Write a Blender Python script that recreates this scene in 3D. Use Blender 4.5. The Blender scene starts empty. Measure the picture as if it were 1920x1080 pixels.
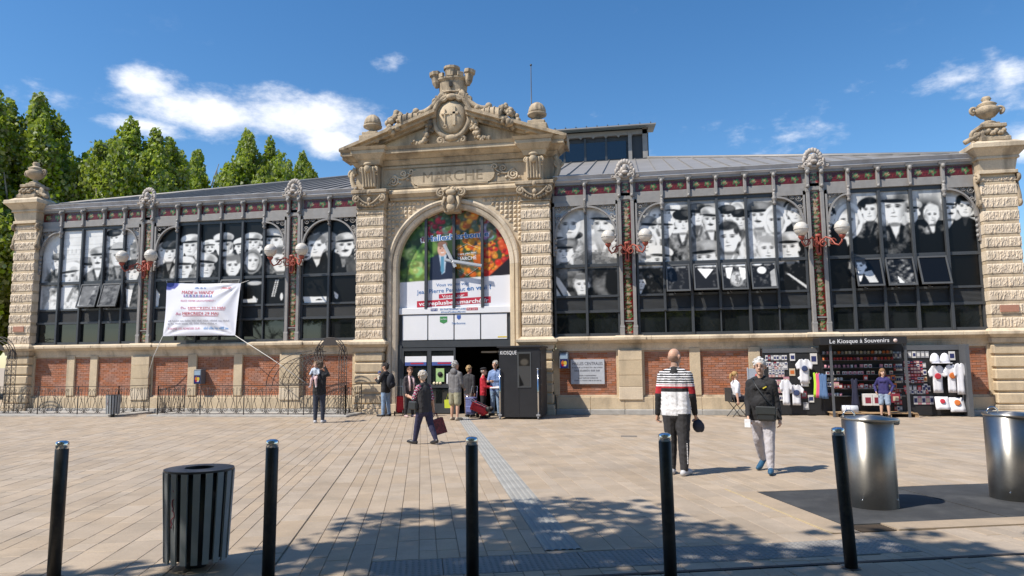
import bpy, bmesh, math, random
import numpy as np
from mathutils import Vector, Matrix, noise as mnoise
random.seed(7); RNG = np.random.default_rng(7)
R = math.radians
SC = bpy.context.scene
COL = SC.collection

# ------------------------------------------------------------------ camera
def unit(v): return Vector(v).normalized()
YAW, PITCH, ROLL = R(9.944), R(6.139), R(0.576)
CAM = Vector((6.012, -22.682, 1.70)); FPX = 1285.9
_F = Vector((-math.sin(YAW)*math.cos(PITCH), math.cos(YAW)*math.cos(PITCH), math.sin(PITCH)))
_r = Vector((math.cos(YAW), math.sin(YAW), 0)); _u = _r.cross(_F)
_R = _r*math.cos(ROLL) - _u*math.sin(ROLL); _U = _u*math.cos(ROLL) + _r*math.sin(ROLL)
cd = bpy.data.cameras.new('camera'); cam = bpy.data.objects.new('camera', cd); COL.objects.link(cam)
cam.matrix_world = Matrix(((_R.x, _U.x, -_F.x, CAM.x), (_R.y, _U.y, -_F.y, CAM.y), (_R.z, _U.z, -_F.z, CAM.z), (0, 0, 0, 1)))
cd.lens = 36.0*FPX/1920.0; cd.sensor_width = 36; cd.clip_start = 0.05; cd.clip_end = 5000
SC.camera = cam

# ------------------------------------------------------------------ world, sun, exposure
SUNV = Vector((0.60, 0.45, -1.0)).normalized()          # travel direction of the light
sun_d = bpy.data.lights.new('sun', 'SUN'); sun_d.energy = 5.0; sun_d.angle = R(0.53); sun_d.color = (1.0, 0.93, 0.82)
sun = bpy.data.objects.new('sun', sun_d); COL.objects.link(sun)
sun.rotation_euler = SUNV.to_track_quat('-Z', 'Y').to_euler(); sun.location = (-20, -30, 40)
W = bpy.data.worlds.new('World'); SC.world = W; W.use_nodes = True
wn = W.node_tree; wn.nodes.clear()
def wnode(t, **k):
    n = wn.nodes.new(t)
    for a, b in k.items(): setattr(n, a, b)
    return n
def wmath(op, a, b=None, c=None, clamp=False):
    n = wnode('ShaderNodeMath', operation=op, use_clamp=clamp)
    for i, x in enumerate((a, b, c)):
        if x is None: continue
        if isinstance(x, (int, float)): n.inputs[i].default_value = x
        else: wn.links.new(x, n.inputs[i])
    return n.outputs[0]
sky = wnode('ShaderNodeTexSky', sky_type='NISHITA', sun_disc=False)
sky.sun_elevation = math.asin(-SUNV.z); sky.sun_rotation = math.atan2(-SUNV.x, -SUNV.y)
sky.altitude = 20; sky.air_density = 1.0; sky.dust_density = 0.25; sky.ozone_density = 2.5
tc = wnode('ShaderNodeTexCoord'); sep = wnode('ShaderNodeSeparateXYZ'); wn.links.new(tc.outputs['Generated'], sep.inputs[0])
az = wmath('ARCTAN2', sep.outputs[0], sep.outputs[1]); el = wmath('ARCSINE', sep.outputs[2])
# cloud texture lives on the sky directions (stretched horizontally), several broad banks of cloud plus faint wisps all round
cmb = wnode('ShaderNodeCombineXYZ'); wn.links.new(az, cmb.inputs[0]); wn.links.new(wmath('MULTIPLY', el, 1.9), cmb.inputs[1])
def cnoise(scale, detail, rough, off):
    m = wnode('ShaderNodeMapping'); m.inputs['Location'].default_value = off; wn.links.new(cmb.outputs[0], m.inputs[0])
    n = wnode('ShaderNodeTexNoise'); n.inputs['Scale'].default_value = scale; n.inputs['Detail'].default_value = detail; n.inputs['Roughness'].default_value = rough
    wn.links.new(m.outputs[0], n.inputs['Vector']); return n.outputs['Fac']
n1 = cnoise(7.0, 9, .62, (0, 0, 0)); n2 = cnoise(22, 6, .6, (3, 1, 0)); n3 = cnoise(3.1, 8, .65, (9, 4, 2))
def pix_dir(px, py):
    v = (_F + _R*((px-960)/FPX) + _U*((540-py)/FPX)).normalized()
    return math.atan2(v.x, v.y), math.asin(v.z)
def blob(px, py, rx, ry, k=1.0):
    a, e = pix_dir(px, py)
    dx = wmath('DIVIDE', wmath('SUBTRACT', az, a), rx/FPX); dy = wmath('DIVIDE', wmath('SUBTRACT', el, e), ry/FPX)
    d = wmath('SQRT', wmath('ADD', wmath('MULTIPLY', dx, dx), wmath('MULTIPLY', dy, dy)))
    return wmath('MULTIPLY', wmath('SUBTRACT', 1.0, d), k)
banks = None
for b in ((570, 228, 200, 62, 1.3), (400, 215, 190, 44, 1.2), (275, 160, 70, 36), (620, 262, 95, 44, 1.3), (270, 235, 90, 20), (1785, 148, 50, 16, .38), (1895, 142, 75, 18, .30),
          (1935, 262, 60, 36), (120, 195, 80, 26, .3), (740, 124, 40, 18, .35), (1600, 240, 260, 30, .12), (1330, 290, 200, 24, .08), (2300, 200, 260, 70), (-620, 240, 300, 60), (2900, 260, 420, 90), (-1200, 200, 500, 80)):
    x = blob(*b); banks = x if banks is None else wmath('MAXIMUM', banks, x)
dens = wmath('ADD', wmath('MULTIPLY', banks, .92), wmath('ADD', wmath('MULTIPLY', wmath('SUBTRACT', n1, .5), 2.3), wmath('MULTIPLY', wmath('SUBTRACT', n2, .5), .7)))
mr = wnode('ShaderNodeMapRange', interpolation_type='SMOOTHSTEP'); wn.links.new(dens, mr.inputs[0]); mr.inputs[1].default_value = 0.04; mr.inputs[2].default_value = 0.85
wisp = wnode('ShaderNodeMapRange', interpolation_type='SMOOTHSTEP'); wn.links.new(wmath('ADD', n3, wmath('MULTIPLY', wmath('SUBTRACT', n2, .5), .25)), wisp.inputs[0]); wisp.inputs[1].default_value = .58; wisp.inputs[2].default_value = .86; wisp.inputs[4].default_value = .16
cover = wmath('MAXIMUM', wmath('MULTIPLY', mr.outputs[0], .96), wisp.outputs[0])
up = wnode('ShaderNodeMapRange'); wn.links.new(el, up.inputs[0]); up.inputs[1].default_value = 0.0; up.inputs[2].default_value = .05
cover = wmath('MULTIPLY', cover, up.outputs[0])
mix = wnode('ShaderNodeMix', data_type='RGBA'); wn.links.new(cover, mix.inputs[0])
shade = wnode('ShaderNodeMix', data_type='RGBA'); wn.links.new(n1, shade.inputs[0]); shade.inputs[6].default_value = (5.6, 6.1, 7.2, 1); shade.inputs[7].default_value = (9.6, 9.5, 9.4, 1)
hsv = wnode('ShaderNodeHueSaturation'); hsv.inputs['Saturation'].default_value = 1.27; hsv.inputs['Value'].default_value = 1.10; wn.links.new(sky.outputs[0], hsv.inputs['Color']); wn.links.new(hsv.outputs[0], mix.inputs[6]); wn.links.new(shade.outputs[2], mix.inputs[7])
bg = wnode('ShaderNodeBackground'); bg.inputs[1].default_value = 0.122
wn.links.new(mix.outputs[2], bg.inputs[0]); wo = wnode('ShaderNodeOutputWorld'); wn.links.new(bg.outputs[0], wo.inputs[0])
vs = SC.view_settings; vs.view_transform = 'Standard'; vs.look = 'None'; vs.gamma = 1; vs.exposure = 0.26; vs.use_curve_mapping = False
SC.cycles.max_bounces = 6; SC.cycles.diffuse_bounces = 3; SC.cycles.glossy_bounces = 3; SC.cycles.transmission_bounces = 4; SC.cycles.transparent_max_bounces = 6
SC.cycles.caustics_reflective = False; SC.cycles.caustics_refractive = False; SC.cycles.use_denoising = True

# ------------------------------------------------------------------ helpers
def tag(o, label=None, cat=None, group=None, kind=None):
    if label: o['label'] = label
    if cat: o['category'] = cat
    if group: o['group'] = group
    if kind: o['kind'] = kind
    return o
def empty(name, loc=(0, 0, 0), rz=0, label=None, cat=None, group=None):
    o = bpy.data.objects.new(name, None); COL.objects.link(o); o.location = loc; o.rotation_euler = (0, 0, rz); o.empty_display_size = .2
    return tag(o, label, cat, group)
def copy_tree(o, parent=None):
    c = o.copy(); COL.objects.link(c)
    if parent is not None: c.parent = parent
    for ch in list(o.children): copy_tree(ch, c)
    return c

class MB:
    """collects faces for one mesh object"""
    def __init__(s): s.v = []; s.f = []; s.m = []; s.mi = 0; s.sm = []
    def add(s, vs, fs, smooth=False):
        n = len(s.v); s.v.extend([tuple(x) for x in vs])
        for f in fs: s.f.append(tuple(i+n for i in f)); s.m.append(s.mi); s.sm.append(smooth)
        return n
    def mark(s): return len(s.v)
    def xf(s, start, M):
        for i in range(start, len(s.v)): s.v[i] = tuple(M @ Vector(s.v[i]))
    def box(s, x0, x1, y0, y1, z0, z1, c=0.0):
        if x0 > x1: x0, x1 = x1, x0
        if y0 > y1: y0, y1 = y1, y0
        if z0 > z1: z0, z1 = z1, z0
        if c <= 0:
            return s.add([(x0,y0,z0),(x1,y0,z0),(x1,y1,z0),(x0,y1,z0),(x0,y0,z1),(x1,y0,z1),(x1,y1,z1),(x0,y1,z1)],
                         [(0,3,2,1),(4,5,6,7),(0,1,5,4),(1,2,6,5),(2,3,7,6),(3,0,4,7)])
        c = min(c, (x1-x0)*.49, (y1-y0)*.49, (z1-z0)*.49); V = []; idx = {}
        for i, (x, sx) in enumerate(((x0, 1), (x1, -1))):
            for j, (y, sy) in enumerate(((y0, 1), (y1, -1))):
                for k, (z, sz) in enumerate(((z0, 1), (z1, -1))):
                    idx[i,j,k] = len(V)
                    V += [(x, y+sy*c, z+sz*c), (x+sx*c, y, z+sz*c), (x+sx*c, y+sy*c, z)]
        F = []; I = idx
        for i in (0, 1): F.append([I[i,0,0], I[i,1,0], I[i,1,1], I[i,0,1]])
        for j in (0, 1): F.append([I[0,j,0]+1, I[1,j,0]+1, I[1,j,1]+1, I[0,j,1]+1])
        for k in (0, 1): F.append([I[0,0,k]+2, I[1,0,k]+2, I[1,1,k]+2, I[0,1,k]+2])
        for j in (0, 1):
            for k in (0, 1): F.append([I[0,j,k]+1, I[1,j,k]+1, I[1,j,k]+2, I[0,j,k]+2])
        for i in (0, 1):
            for k in (0, 1): F.append([I[i,0,k], I[i,1,k], I[i,1,k]+2, I[i,0,k]+2])
        for i in (0, 1):
            for j in (0, 1): F.append([I[i,j,0], I[i,j,1], I[i,j,1]+1, I[i,j,0]+1])
        for q in I.values(): F.append([q, q+1, q+2])
        ctr = Vector(((x0+x1)/2, (y0+y1)/2, (z0+z1)/2)); G = []
        for f in F:
            a, b, d = (Vector(V[f[t]]) for t in (0, 1, 2)); nn = (b-a).cross(d-a)
            fc = sum((Vector(V[t]) for t in f), Vector())/len(f)
            G.append(tuple(f) if nn.dot(fc-ctr) > 0 else tuple(reversed(f)))
        return s.add(V, G)
    def frus(s, x0, x1, yf, yb, z0, z1, p0, p1, sides=True):
        """block with front at yf-p (p0 at z0, p1 at z1), sides flared as well"""
        q0, q1 = (p0, p1) if sides else (0, 0)
        return s.add([(x0-q0,yf-p0,z0),(x1+q0,yf-p0,z0),(x1+q0,yb,z0),(x0-q0,yb,z0),(x0-q1,yf-p1,z1),(x1+q1,yf-p1,z1),(x1+q1,yb,z1),(x0-q1,yb,z1)],
                     [(0,3,2,1),(4,5,6,7),(0,1,5,4),(1,2,6,5),(2,3,7,6),(3,0,4,7)])
    def prism(s, poly, y0, y1):
        n = len(poly); a = sum(poly[i][0]*poly[(i+1) % n][1]-poly[(i+1) % n][0]*poly[i][1] for i in range(n))
        if a < 0: poly = poly[::-1]
        V = [(x, y0, z) for x, z in poly]+[(x, y1, z) for x, z in poly]
        F = [tuple(range(n)), tuple(range(2*n-1, n-1, -1))]+[((i+1) % n, i, i+n, (i+1) % n+n) for i in range(n)]
        return s.add(V, F)
    def prismz(s, poly, z0, z1):
        n = len(poly); a = sum(poly[i][0]*poly[(i+1) % n][1]-poly[(i+1) % n][0]*poly[i][1] for i in range(n))
        if a < 0: poly = poly[::-1]
        V = [(x, y, z0) for x, y in poly]+[(x, y, z1) for x, y in poly]
        return s.add(V, [tuple(range(n-1, -1, -1)), tuple(range(n, 2*n))]+[(i, (i+1) % n, (i+1) % n+n, i+n) for i in range(n)])
    def lathe(s, prof, seg=16, c=(0, 0, 0), sx=1, sy=1, rib=0, ribs=0, smooth=True):
        V = []; F = []; n = len(prof)
        for j in range(seg):
            a = 2*math.pi*j/seg; k = 1+(rib*math.cos(ribs*a) if rib else 0)
            for r, z in prof: V.append((c[0]+r*k*math.cos(a)*sx, c[1]+r*k*math.sin(a)*sy, c[2]+z))
        for j in range(seg):
            b = (j+1) % seg
            for i in range(n-1): F.append((j*n+i, b*n+i, b*n+i+1, j*n+i+1))
        if prof[0][0] > 1e-5: F.append(tuple(j*n for j in range(seg-1, -1, -1)))
        if prof[-1][0] > 1e-5: F.append(tuple(j*n+n-1 for j in range(seg)))
        return s.add(V, F, smooth)
    def ball(s, c, r, seg=10, rings=6, M=None):
        rr = (r, r, r) if isinstance(r, (int, float)) else r
        V = [(0, 0, -1)]; F = []
        for i in range(1, rings):
            t = -math.pi/2+math.pi*i/rings
            for j in range(seg):
                a = 2*math.pi*j/seg; V.append((math.cos(t)*math.cos(a), math.cos(t)*math.sin(a), math.sin(t)))
        V.append((0, 0, 1)); top = len(V)-1
        for j in range(seg):
            b = (j+1) % seg; F.append((0, 1+b, 1+j)); F.append((top, top-seg+j, top-seg+b))
            for i in range(rings-2): F.append((1+i*seg+j, 1+i*seg+b, 1+(i+1)*seg+b, 1+(i+1)*seg+j))
        V = [Vector((x*rr[0], y*rr[1], z*rr[2])) for x, y, z in V]
        if M is not None: V = [M @ v for v in V]
        V = [v+Vector(c) for v in V]
        return s.add(V, F, True)
    def tube(s, pts, r, seg=6, closed=False):
        pts = [Vector(p) for p in pts]; n = len(pts); rs = r if isinstance(r, (list, tuple)) else [r]*n
        V = []; F = []; prev = None
        for i, p in enumerate(pts):
            if closed: t = pts[(i+1) % n]-pts[i-1]
            else: t = pts[min(i+1, n-1)]-pts[max(i-1, 0)]
            t = t.normalized() if t.length > 1e-9 else Vector((0, 0, 1))
            if prev is None: a = t.orthogonal().normalized()
            else:
                a = prev-t*prev.dot(t); a = a.normalized() if a.length > 1e-6 else t.orthogonal().normalized()
            prev = a; b = t.cross(a)
            for j in range(seg):
                q = 2*math.pi*j/seg; V.append(p+(a*math.cos(q)+b*math.sin(q))*rs[i])
        for i in range(n if closed else n-1):
            k = (i+1) % n
            for j in range(seg):
                b = (j+1) % seg; F.append((i*seg+j, i*seg+b, k*seg+b, k*seg+j))
        if not closed: F.append(tuple(range(seg-1, -1, -1))); F.append(tuple((n-1)*seg+j for j in range(seg)))
        return s.add(V, F, True)
    def bar(s, a, b, w, d=None):
        """square bar from a to b"""
        a = Vector(a); b = Vector(b); d = d or w; t = (b-a).normalized(); u = t.orthogonal().normalized()
        if abs(t.z) > .9: u = Vector((1, 0, 0))-t*t.x; u.normalize()
        else: u = Vector((0, 0, 1)).cross(t).normalized()
        v = t.cross(u); V = []
        for p in (a, b):
            for su, sv in ((-1, -1), (1, -1), (1, 1), (-1, 1)): V.append(p+u*su*w/2+v*sv*d/2)
        return s.add(V, [(3,2,1,0),(4,5,6,7),(0,1,5,4),(1,2,6,5),(2,3,7,6),(3,0,4,7)])
    def build(s, name, mats, parent=None, loc=None, mesh_only=False):
        me = bpy.data.meshes.new(name); me.from_pydata(s.v, [], s.f)
        if not isinstance(mats, (list, tuple)): mats = [mats]
        for m in mats: me.materials.append(m)
        if len(mats) > 1: me.polygons.foreach_set('material_index', s.m)
        me.polygons.foreach_set('use_smooth', s.sm)
        me.validate(); me.update()
        if mesh_only: return me
        o = bpy.data.objects.new(name, me); COL.objects.link(o)
        if parent is not None: o.parent = parent
        if loc is not None: o.location = loc
        return o
def obj(name, me, parent=None, loc=(0, 0, 0), rot=(0, 0, 0)):
    o = bpy.data.objects.new(name, me); COL.objects.link(o); o.parent = parent; o.location = loc; o.rotation_euler = rot; return o
def spiral(c, r0, turns, n=22, start=0, sgn=1, plane='xz', shrink=.12):
    P = []
    for i in range(n):
        t = i/(n-1); a = start+sgn*turns*2*math.pi*t; r = r0*(1-t*(1-shrink))
        x, y = r*math.cos(a), r*math.sin(a)
        P.append((c[0]+x, c[1], c[2]+y) if plane == 'xz' else (c[0]+x, c[1]+y, c[2]) if plane == 'xy' else (c[0], c[1]+x, c[2]+y))
    return P

# ------------------------------------------------------------------ materials
def ramp(nt, fac, stops):
    n = nt.nodes.new('ShaderNodeValToRGB'); e = n.color_ramp.elements
    while len(e) < len(stops): e.new(.5)
    for x, (p, c) in zip(e, stops): x.position = p; x.color = (*c, 1) if len(c) == 3 else c
    nt.links.new(fac, n.inputs[0]); return n.outputs[0]
def material(name, col, rough=.7, metal=0, var=.12, scale=3.0, bump=0.0, bscale=30, island=0.0, objrand=0.0, stain=None, stain_amt=.5, streak=False, attr=None, spec=.5, coat=0.0, emit=0.0, fine=0.0, grime=0.0):
    m = bpy.data.materials.new(name); m.use_nodes = True; nt = m.node_tree; b = nt.nodes['Principled BSDF']
    b.inputs['Roughness'].default_value = rough; b.inputs['Metallic'].default_value = metal; b.inputs['Specular IOR Level'].default_value = spec
    if coat: b.inputs['Coat Weight'].default_value = coat; b.inputs['Coat Roughness'].default_value = .1
    def N(t, **k):
        n = nt.nodes.new(t)
        for a, v in k.items(): setattr(n, a, v)
        return n
    tcn = N('ShaderNodeTexCoord'); vec = tcn.outputs['Object']
    def noise(sc, det=6, ro=.6, mapping=None):
        n = N('ShaderNodeTexNoise'); n.inputs['Scale'].default_value = sc; n.inputs['Detail'].default_value = det; n.inputs['Roughness'].default_value = ro
        v = vec
        if mapping:
            mp = N('ShaderNodeMapping'); mp.inputs['Scale'].default_value = mapping; nt.links.new(vec, mp.inputs[0]); v = mp.outputs[0]
        nt.links.new(v, n.inputs['Vector']); return n.outputs['Fac']
    if attr:
        a = N('ShaderNodeAttribute', attribute_name=attr); cur = a.outputs['Color']
    else:
        r = N('ShaderNodeRGB'); r.outputs[0].default_value = (*col, 1); cur = r.outputs[0]
    def mult(cur, facsock, lo, hi):
        mr = N('ShaderNodeMapRange'); nt.links.new(facsock, mr.inputs[0]); mr.inputs[1].default_value = .25; mr.inputs[2].default_value = .75
        mr.inputs[3].default_value = lo; mr.inputs[4].default_value = hi
        mx = N('ShaderNodeVectorMath', operation='SCALE'); nt.links.new(cur, mx.inputs[0]); nt.links.new(mr.outputs[0], mx.inputs['Scale']); return mx.outputs[0]
    if var: cur = mult(cur, noise(scale), 1-var, 1+var)
    if fine: cur = mult(cur, noise(bscale*1.3, 3), 1-fine, 1+fine)
    if island or objrand:
        if island: g = N('ShaderNodeNewGeometry'); src = g.outputs['Random Per Island']; amt = island
        else: g = N('ShaderNodeObjectInfo'); src = g.outputs['Random']; amt = objrand
        mr = N('ShaderNodeMapRange'); nt.links.new(src, mr.inputs[0]); mr.inputs[3].default_value = 1-amt; mr.inputs[4].default_value = 1+amt
        mx = N('ShaderNodeVectorMath', operation='SCALE'); nt.links.new(cur, mx.inputs[0]); nt.links.new(mr.outputs[0], mx.inputs['Scale']); cur = mx.outputs[0]
        hs = N('ShaderNodeHueSaturation'); nt.links.new(cur, hs.inputs['Color'])
        wn2 = N('ShaderNodeTexWhiteNoise', noise_dimensions='1D'); nt.links.new(src, wn2.inputs['W'])
        mr2 = N('ShaderNodeMapRange'); nt.links.new(wn2.outputs['Value'], mr2.inputs[0]); mr2.inputs[3].default_value = 1-amt*1.3; mr2.inputs[4].default_value = 1+amt*1.3
        nt.links.new(mr2.outputs[0], hs.inputs['Saturation']); cur = hs.outputs[0]
    if stain:
        f = noise(scale*.8, 8, .65, (1, 1, .22) if streak else None)
        mr = N('ShaderNodeMapRange', interpolation_type='SMOOTHSTEP'); nt.links.new(f, mr.inputs[0]); mr.inputs[1].default_value = .46; mr.inputs[2].default_value = .68; mr.inputs[4].default_value = stain_amt
        mx = N('ShaderNodeMix', data_type='RGBA'); nt.links.new(mr.outputs[0], mx.inputs[0]); nt.links.new(cur, mx.inputs[6]); mx.inputs[7].default_value = (*stain, 1); cur = mx.outputs[2]
    if grime:
        f = noise(.55, 9, .7); mr = N('ShaderNodeMapRange', interpolation_type='SMOOTHSTEP'); nt.links.new(f, mr.inputs[0]); mr.inputs[1].default_value = .48; mr.inputs[2].default_value = .70; mr.inputs[4].default_value = grime
        f2 = noise(9.0, 4, .6); mr2 = N('ShaderNodeMapRange'); nt.links.new(f2, mr2.inputs[0]); mr2.inputs[1].default_value = .68; mr2.inputs[2].default_value = .74; mr2.inputs[4].default_value = .6*grime
        ad = N('ShaderNodeMath', operation='MAXIMUM'); nt.links.new(mr.outputs[0], ad.inputs[0]); nt.links.new(mr2.outputs[0], ad.inputs[1])
        mx = N('ShaderNodeMix', data_type='RGBA'); nt.links.new(ad.outputs[0], mx.inputs[0]); nt.links.new(cur, mx.inputs[6]); mx.inputs[7].default_value = (col[0]*.55, col[1]*.55, col[2]*.56, 1); cur = mx.outputs[2]
    nt.links.new(cur, b.inputs['Base Color'])
    if emit: nt.links.new(cur, b.inputs['Emission Color']); b.inputs['Emission Strength'].default_value = emit
    if bump:
        bp = N('ShaderNodeBump'); bp.inputs['Strength'].default_value = bump; bp.inputs['Distance'].default_value = .02
        nt.links.new(noise(bscale, 5, .6), bp.inputs['Height']); nt.links.new(bp.outputs[0], b.inputs['Normal'])
    return m
ST = (.63, .515, .37)
M = {}
M['stone'] = material('limestone', ST, .85, var=.14, scale=1.7, bump=.35, bscale=22, stain=(.24, .19, .135), stain_amt=.75, streak=True, fine=.12)
M['stone_blk'] = material('limestone_blocks', ST, .85, var=.12, scale=2.2, bump=.4, bscale=20, island=.14, stain=(.30, .24, .17), stain_amt=.6, streak=True, fine=.08)
M['stone_drip'] = material('carved_limestone', (.70, .58, .44), .9, var=.16, scale=6, bump=.5, bscale=40, stain=(.36, .30, .22), stain_amt=.5, streak=True, fine=.15)
M['stone_old'] = material('weathered_limestone', (.43, .34, .235), .9, var=.3, scale=3.2, bump=.6, bscale=26, stain=(.09, .075, .06), stain_amt=.85, streak=True, fine=.15)
M['stone_up'] = material('weathered_portal_stone', (.52, .415, .285), .88, var=.22, scale=1.5, bump=.5, bscale=24, stain=(.17, .135, .10), stain_amt=.8, streak=True, fine=.14)
M['stone_grey'] = material('grey_kerb_stone', (.42, .40, .37), .85, var=.15, scale=3, bump=.3, stain=(.25, .24, .22), stain_amt=.5)
M['brick'] = material('red_brick', (.41, .175, .105), .85, var=.16, scale=2.5, bump=.3, bscale=60, island=.13, fine=.1, stain=(.30, .16, .11), stain_amt=.5)
M['mortar'] = material('mortar', (.50, .36, .26), .95, var=.15, scale=8, bump=.3, bscale=60)
M['iron'] = material('grey_painted_cast_iron', (.285, .27, .255), .5, var=.15, scale=5, bump=.12, bscale=30, stain=(.26, .23, .21), stain_amt=.5, streak=True)
M['frame'] = material('anthracite_frame', (.055, .06, .066), .42, var=.1, scale=4)
M['louvre'] = material('louvre_slats', (.075, .078, .08), .5, var=.1)
M['glass'] = material('dark_window_glass', (.012, .015, .015), .03, var=0, spec=.8)
M['black'] = material('dark_interior', (.012, .012, .013), .8, var=.1)
M['print'] = material('printed_film', (1, 1, 1), .38, var=0, attr='Col', spec=.4)
M['tile'] = material('glazed_tile', (1, 1, 1), .25, var=.12, scale=14, attr='Col', spec=.5)
M['zinc'] = material('zinc_roof', (.29, .275, .26), .55, metal=.25, var=.12, scale=.8, stain=(.25, .235, .22), stain_amt=.5, island=.05)
M['gutter'] = material('grey_zinc_gutter', (.47, .47, .49), .5, metal=.1, var=.14, scale=2.5, stain=(.27, .26, .26), stain_amt=.6)
M['slab'] = material('beige_paving_stone', (.405, .325, .245), .6, var=.12, scale=2.3, bump=.12, bscale=35, objrand=.09, stain=(.30, .245, .185), stain_amt=.5, fine=.10, grime=.42)
M['slab_far'] = material('beige_paving_stone_far', (.405, .325, .245), .6, var=.12, scale=2.3, bump=.12, bscale=35, island=.09, stain=(.30, .245, .185), stain_amt=.5, fine=.10, grime=.42)
M['joint'] = material('paving_joint', (.28, .23, .175), .95, var=.2, scale=6)
M['tact'] = material('grey_tactile_stone', (.25, .24, .23), .7, var=.12, scale=4, bump=.2, bscale=50, objrand=.07)
M['rib'] = material('grey_guide_strip', (.31, .305, .29), .75, var=.18, scale=3, stain=(.3, .29, .27), stain_amt=.5)
M['plate'] = material('dark_steel_plate', (.05, .052, .056), .75, var=.3, scale=2.0, spec=.25, stain=(.11, .11, .11), stain_amt=.5, bump=.1)
M['steel'] = material('brushed_steel', (.46, .445, .42), .40, metal=1.0, var=.16, scale=3, fine=.06)
_b = M['steel'].node_tree.nodes['Principled BSDF']; _b.inputs['Anisotropic'].default_value = .8; _b.inputs['Anisotropic Rotation'].default_value = .25; _t = M['steel'].node_tree.nodes.new('ShaderNodeTangent'); _t.direction_type = 'RADIAL'; _t.axis = 'Z'; M['steel'].node_tree.links.new(_t.outputs[0], _b.inputs['Tangent'])
M['chrome'] = material('polished_steel', (.72, .72, .72), .12, metal=1.0, var=.02)
M['bollard'] = material('black_bollard_paint', (.017, .018, .021), .46, var=.3, scale=9, spec=.5, stain=(.06, .055, .05), stain_amt=.6, fine=.2)
M['binmetal'] = material('dark_bin_metal', (.03, .032, .04), .4, var=.15)
M['slat'] = material('grey_bin_slat', (.31, .325, .335), .6, var=.12, scale=6, objrand=.08)
M['wrought'] = material('wrought_iron', (.045, .036, .033), .6, var=.3, scale=12)
M['white'] = material('white_sheet', (.80, .80, .82), .6, var=.02)
M['red_lamp'] = material('red_lamp_iron', (.33, .07, .045), .5, var=.15, scale=12)
M['globe'] = material('frosted_lamp_globe', (.62, .58, .52), .25, var=.12, scale=4, spec=.6)
M['skin'] = material('skin', (.56, .33, .23), .55, var=.06, scale=9)
M['wood'] = material('pallet_wood', (.42, .28, .15), .8, var=.2, scale=8)
def plain(name, col, rough=.7, **k):
    if name not in M: M[name] = material(name, col, rough, **({'var': .08, 'scale': 12} | k))
    return M[name]
# ------------------------------------------------------------------ prints (colour rasters on real surfaces)
def raster(name, x0, x1, z0, z1, arr, mat, parent, y=0.0, step=.021, tilt=0.0, local=None):
    """flat printed sheet facing -Y, row 0 of arr is the top; colours are sRGB 0..1"""
    nx = max(2, int((x1-x0)/step)); nz = max(2, int((z1-z0)/step)); H, Wd = arr.shape[:2]
    xs = np.linspace(x0, x1, nx+1); zs = np.linspace(z0, z1, nz+1)
    u = np.clip((xs-x0)/(x1-x0)*(Wd-1), 0, Wd-1); v = np.clip((z1-zs)/(z1-z0)*(H-1), 0, H-1)
    ui = np.minimum(u.astype(int), Wd-2); vi = np.minimum(v.astype(int), H-2); fu = (u-ui)[None, :, None]; fv = (v-vi)[:, None, None]
    a = arr[vi][:, ui]; b = arr[vi][:, ui+1]; c = arr[vi+1][:, ui]; d = arr[vi+1][:, ui+1]
    colr = (a*(1-fu)+b*fu)*(1-fv)+(c*(1-fu)+d*fu)*fv
    X, Z = np.meshgrid(xs, zs); V = np.stack([X, np.full_like(X, y), Z], -1).reshape(-1, 3)
    i = np.arange(nx*nz); r_ = i//nx; c_ = i % nx; q = r_*(nx+1)+c_
    F = np.stack([q, q+1, q+nx+2, q+nx+1], 1)
    me = bpy.data.meshes.new(name); me.from_pydata(V.tolist(), [], F.tolist())
    at = me.color_attributes.new('Col', 'FLOAT_COLOR', 'POINT')
    lin = np.clip(colr, 0, 1).reshape(-1, 3)**2.2*.88
    at.data.foreach_set('color', np.concatenate([lin, np.ones((len(lin), 1))], 1).astype(np.float32).ravel())
    me.materials.append(mat); me.update()
    o = bpy.data.objects.new(name, me); COL.objects.link(o); o.parent = parent
    return o
def fbm(shape, sc, seed, octv=4):
    rg = np.random.default_rng(seed); H, Wd = shape; out = np.zeros(shape); amp = 1; tot = 0
    for o in range(octv):
        n = max(2, int(sc*2**o)); m = max(2, int(n*Wd/H)); g = rg.random((n+2, m+2))
        y = np.linspace(0, n, H, endpoint=False); x = np.linspace(0, m, Wd, endpoint=False); yi = y.astype(int); xi = x.astype(int)
        fy = (y-yi)[:, None]; fx = (x-xi)[None]; fy = fy*fy*(3-2*fy); fx = fx*fx*(3-2*fx)
        out += amp*((g[yi][:, xi]*(1-fx)+g[yi][:, xi+1]*fx)*(1-fy)+(g[yi+1][:, xi]*(1-fx)+g[yi+1][:, xi+1]*fx)*fy); tot += amp; amp *= .55
    return out/tot
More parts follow.
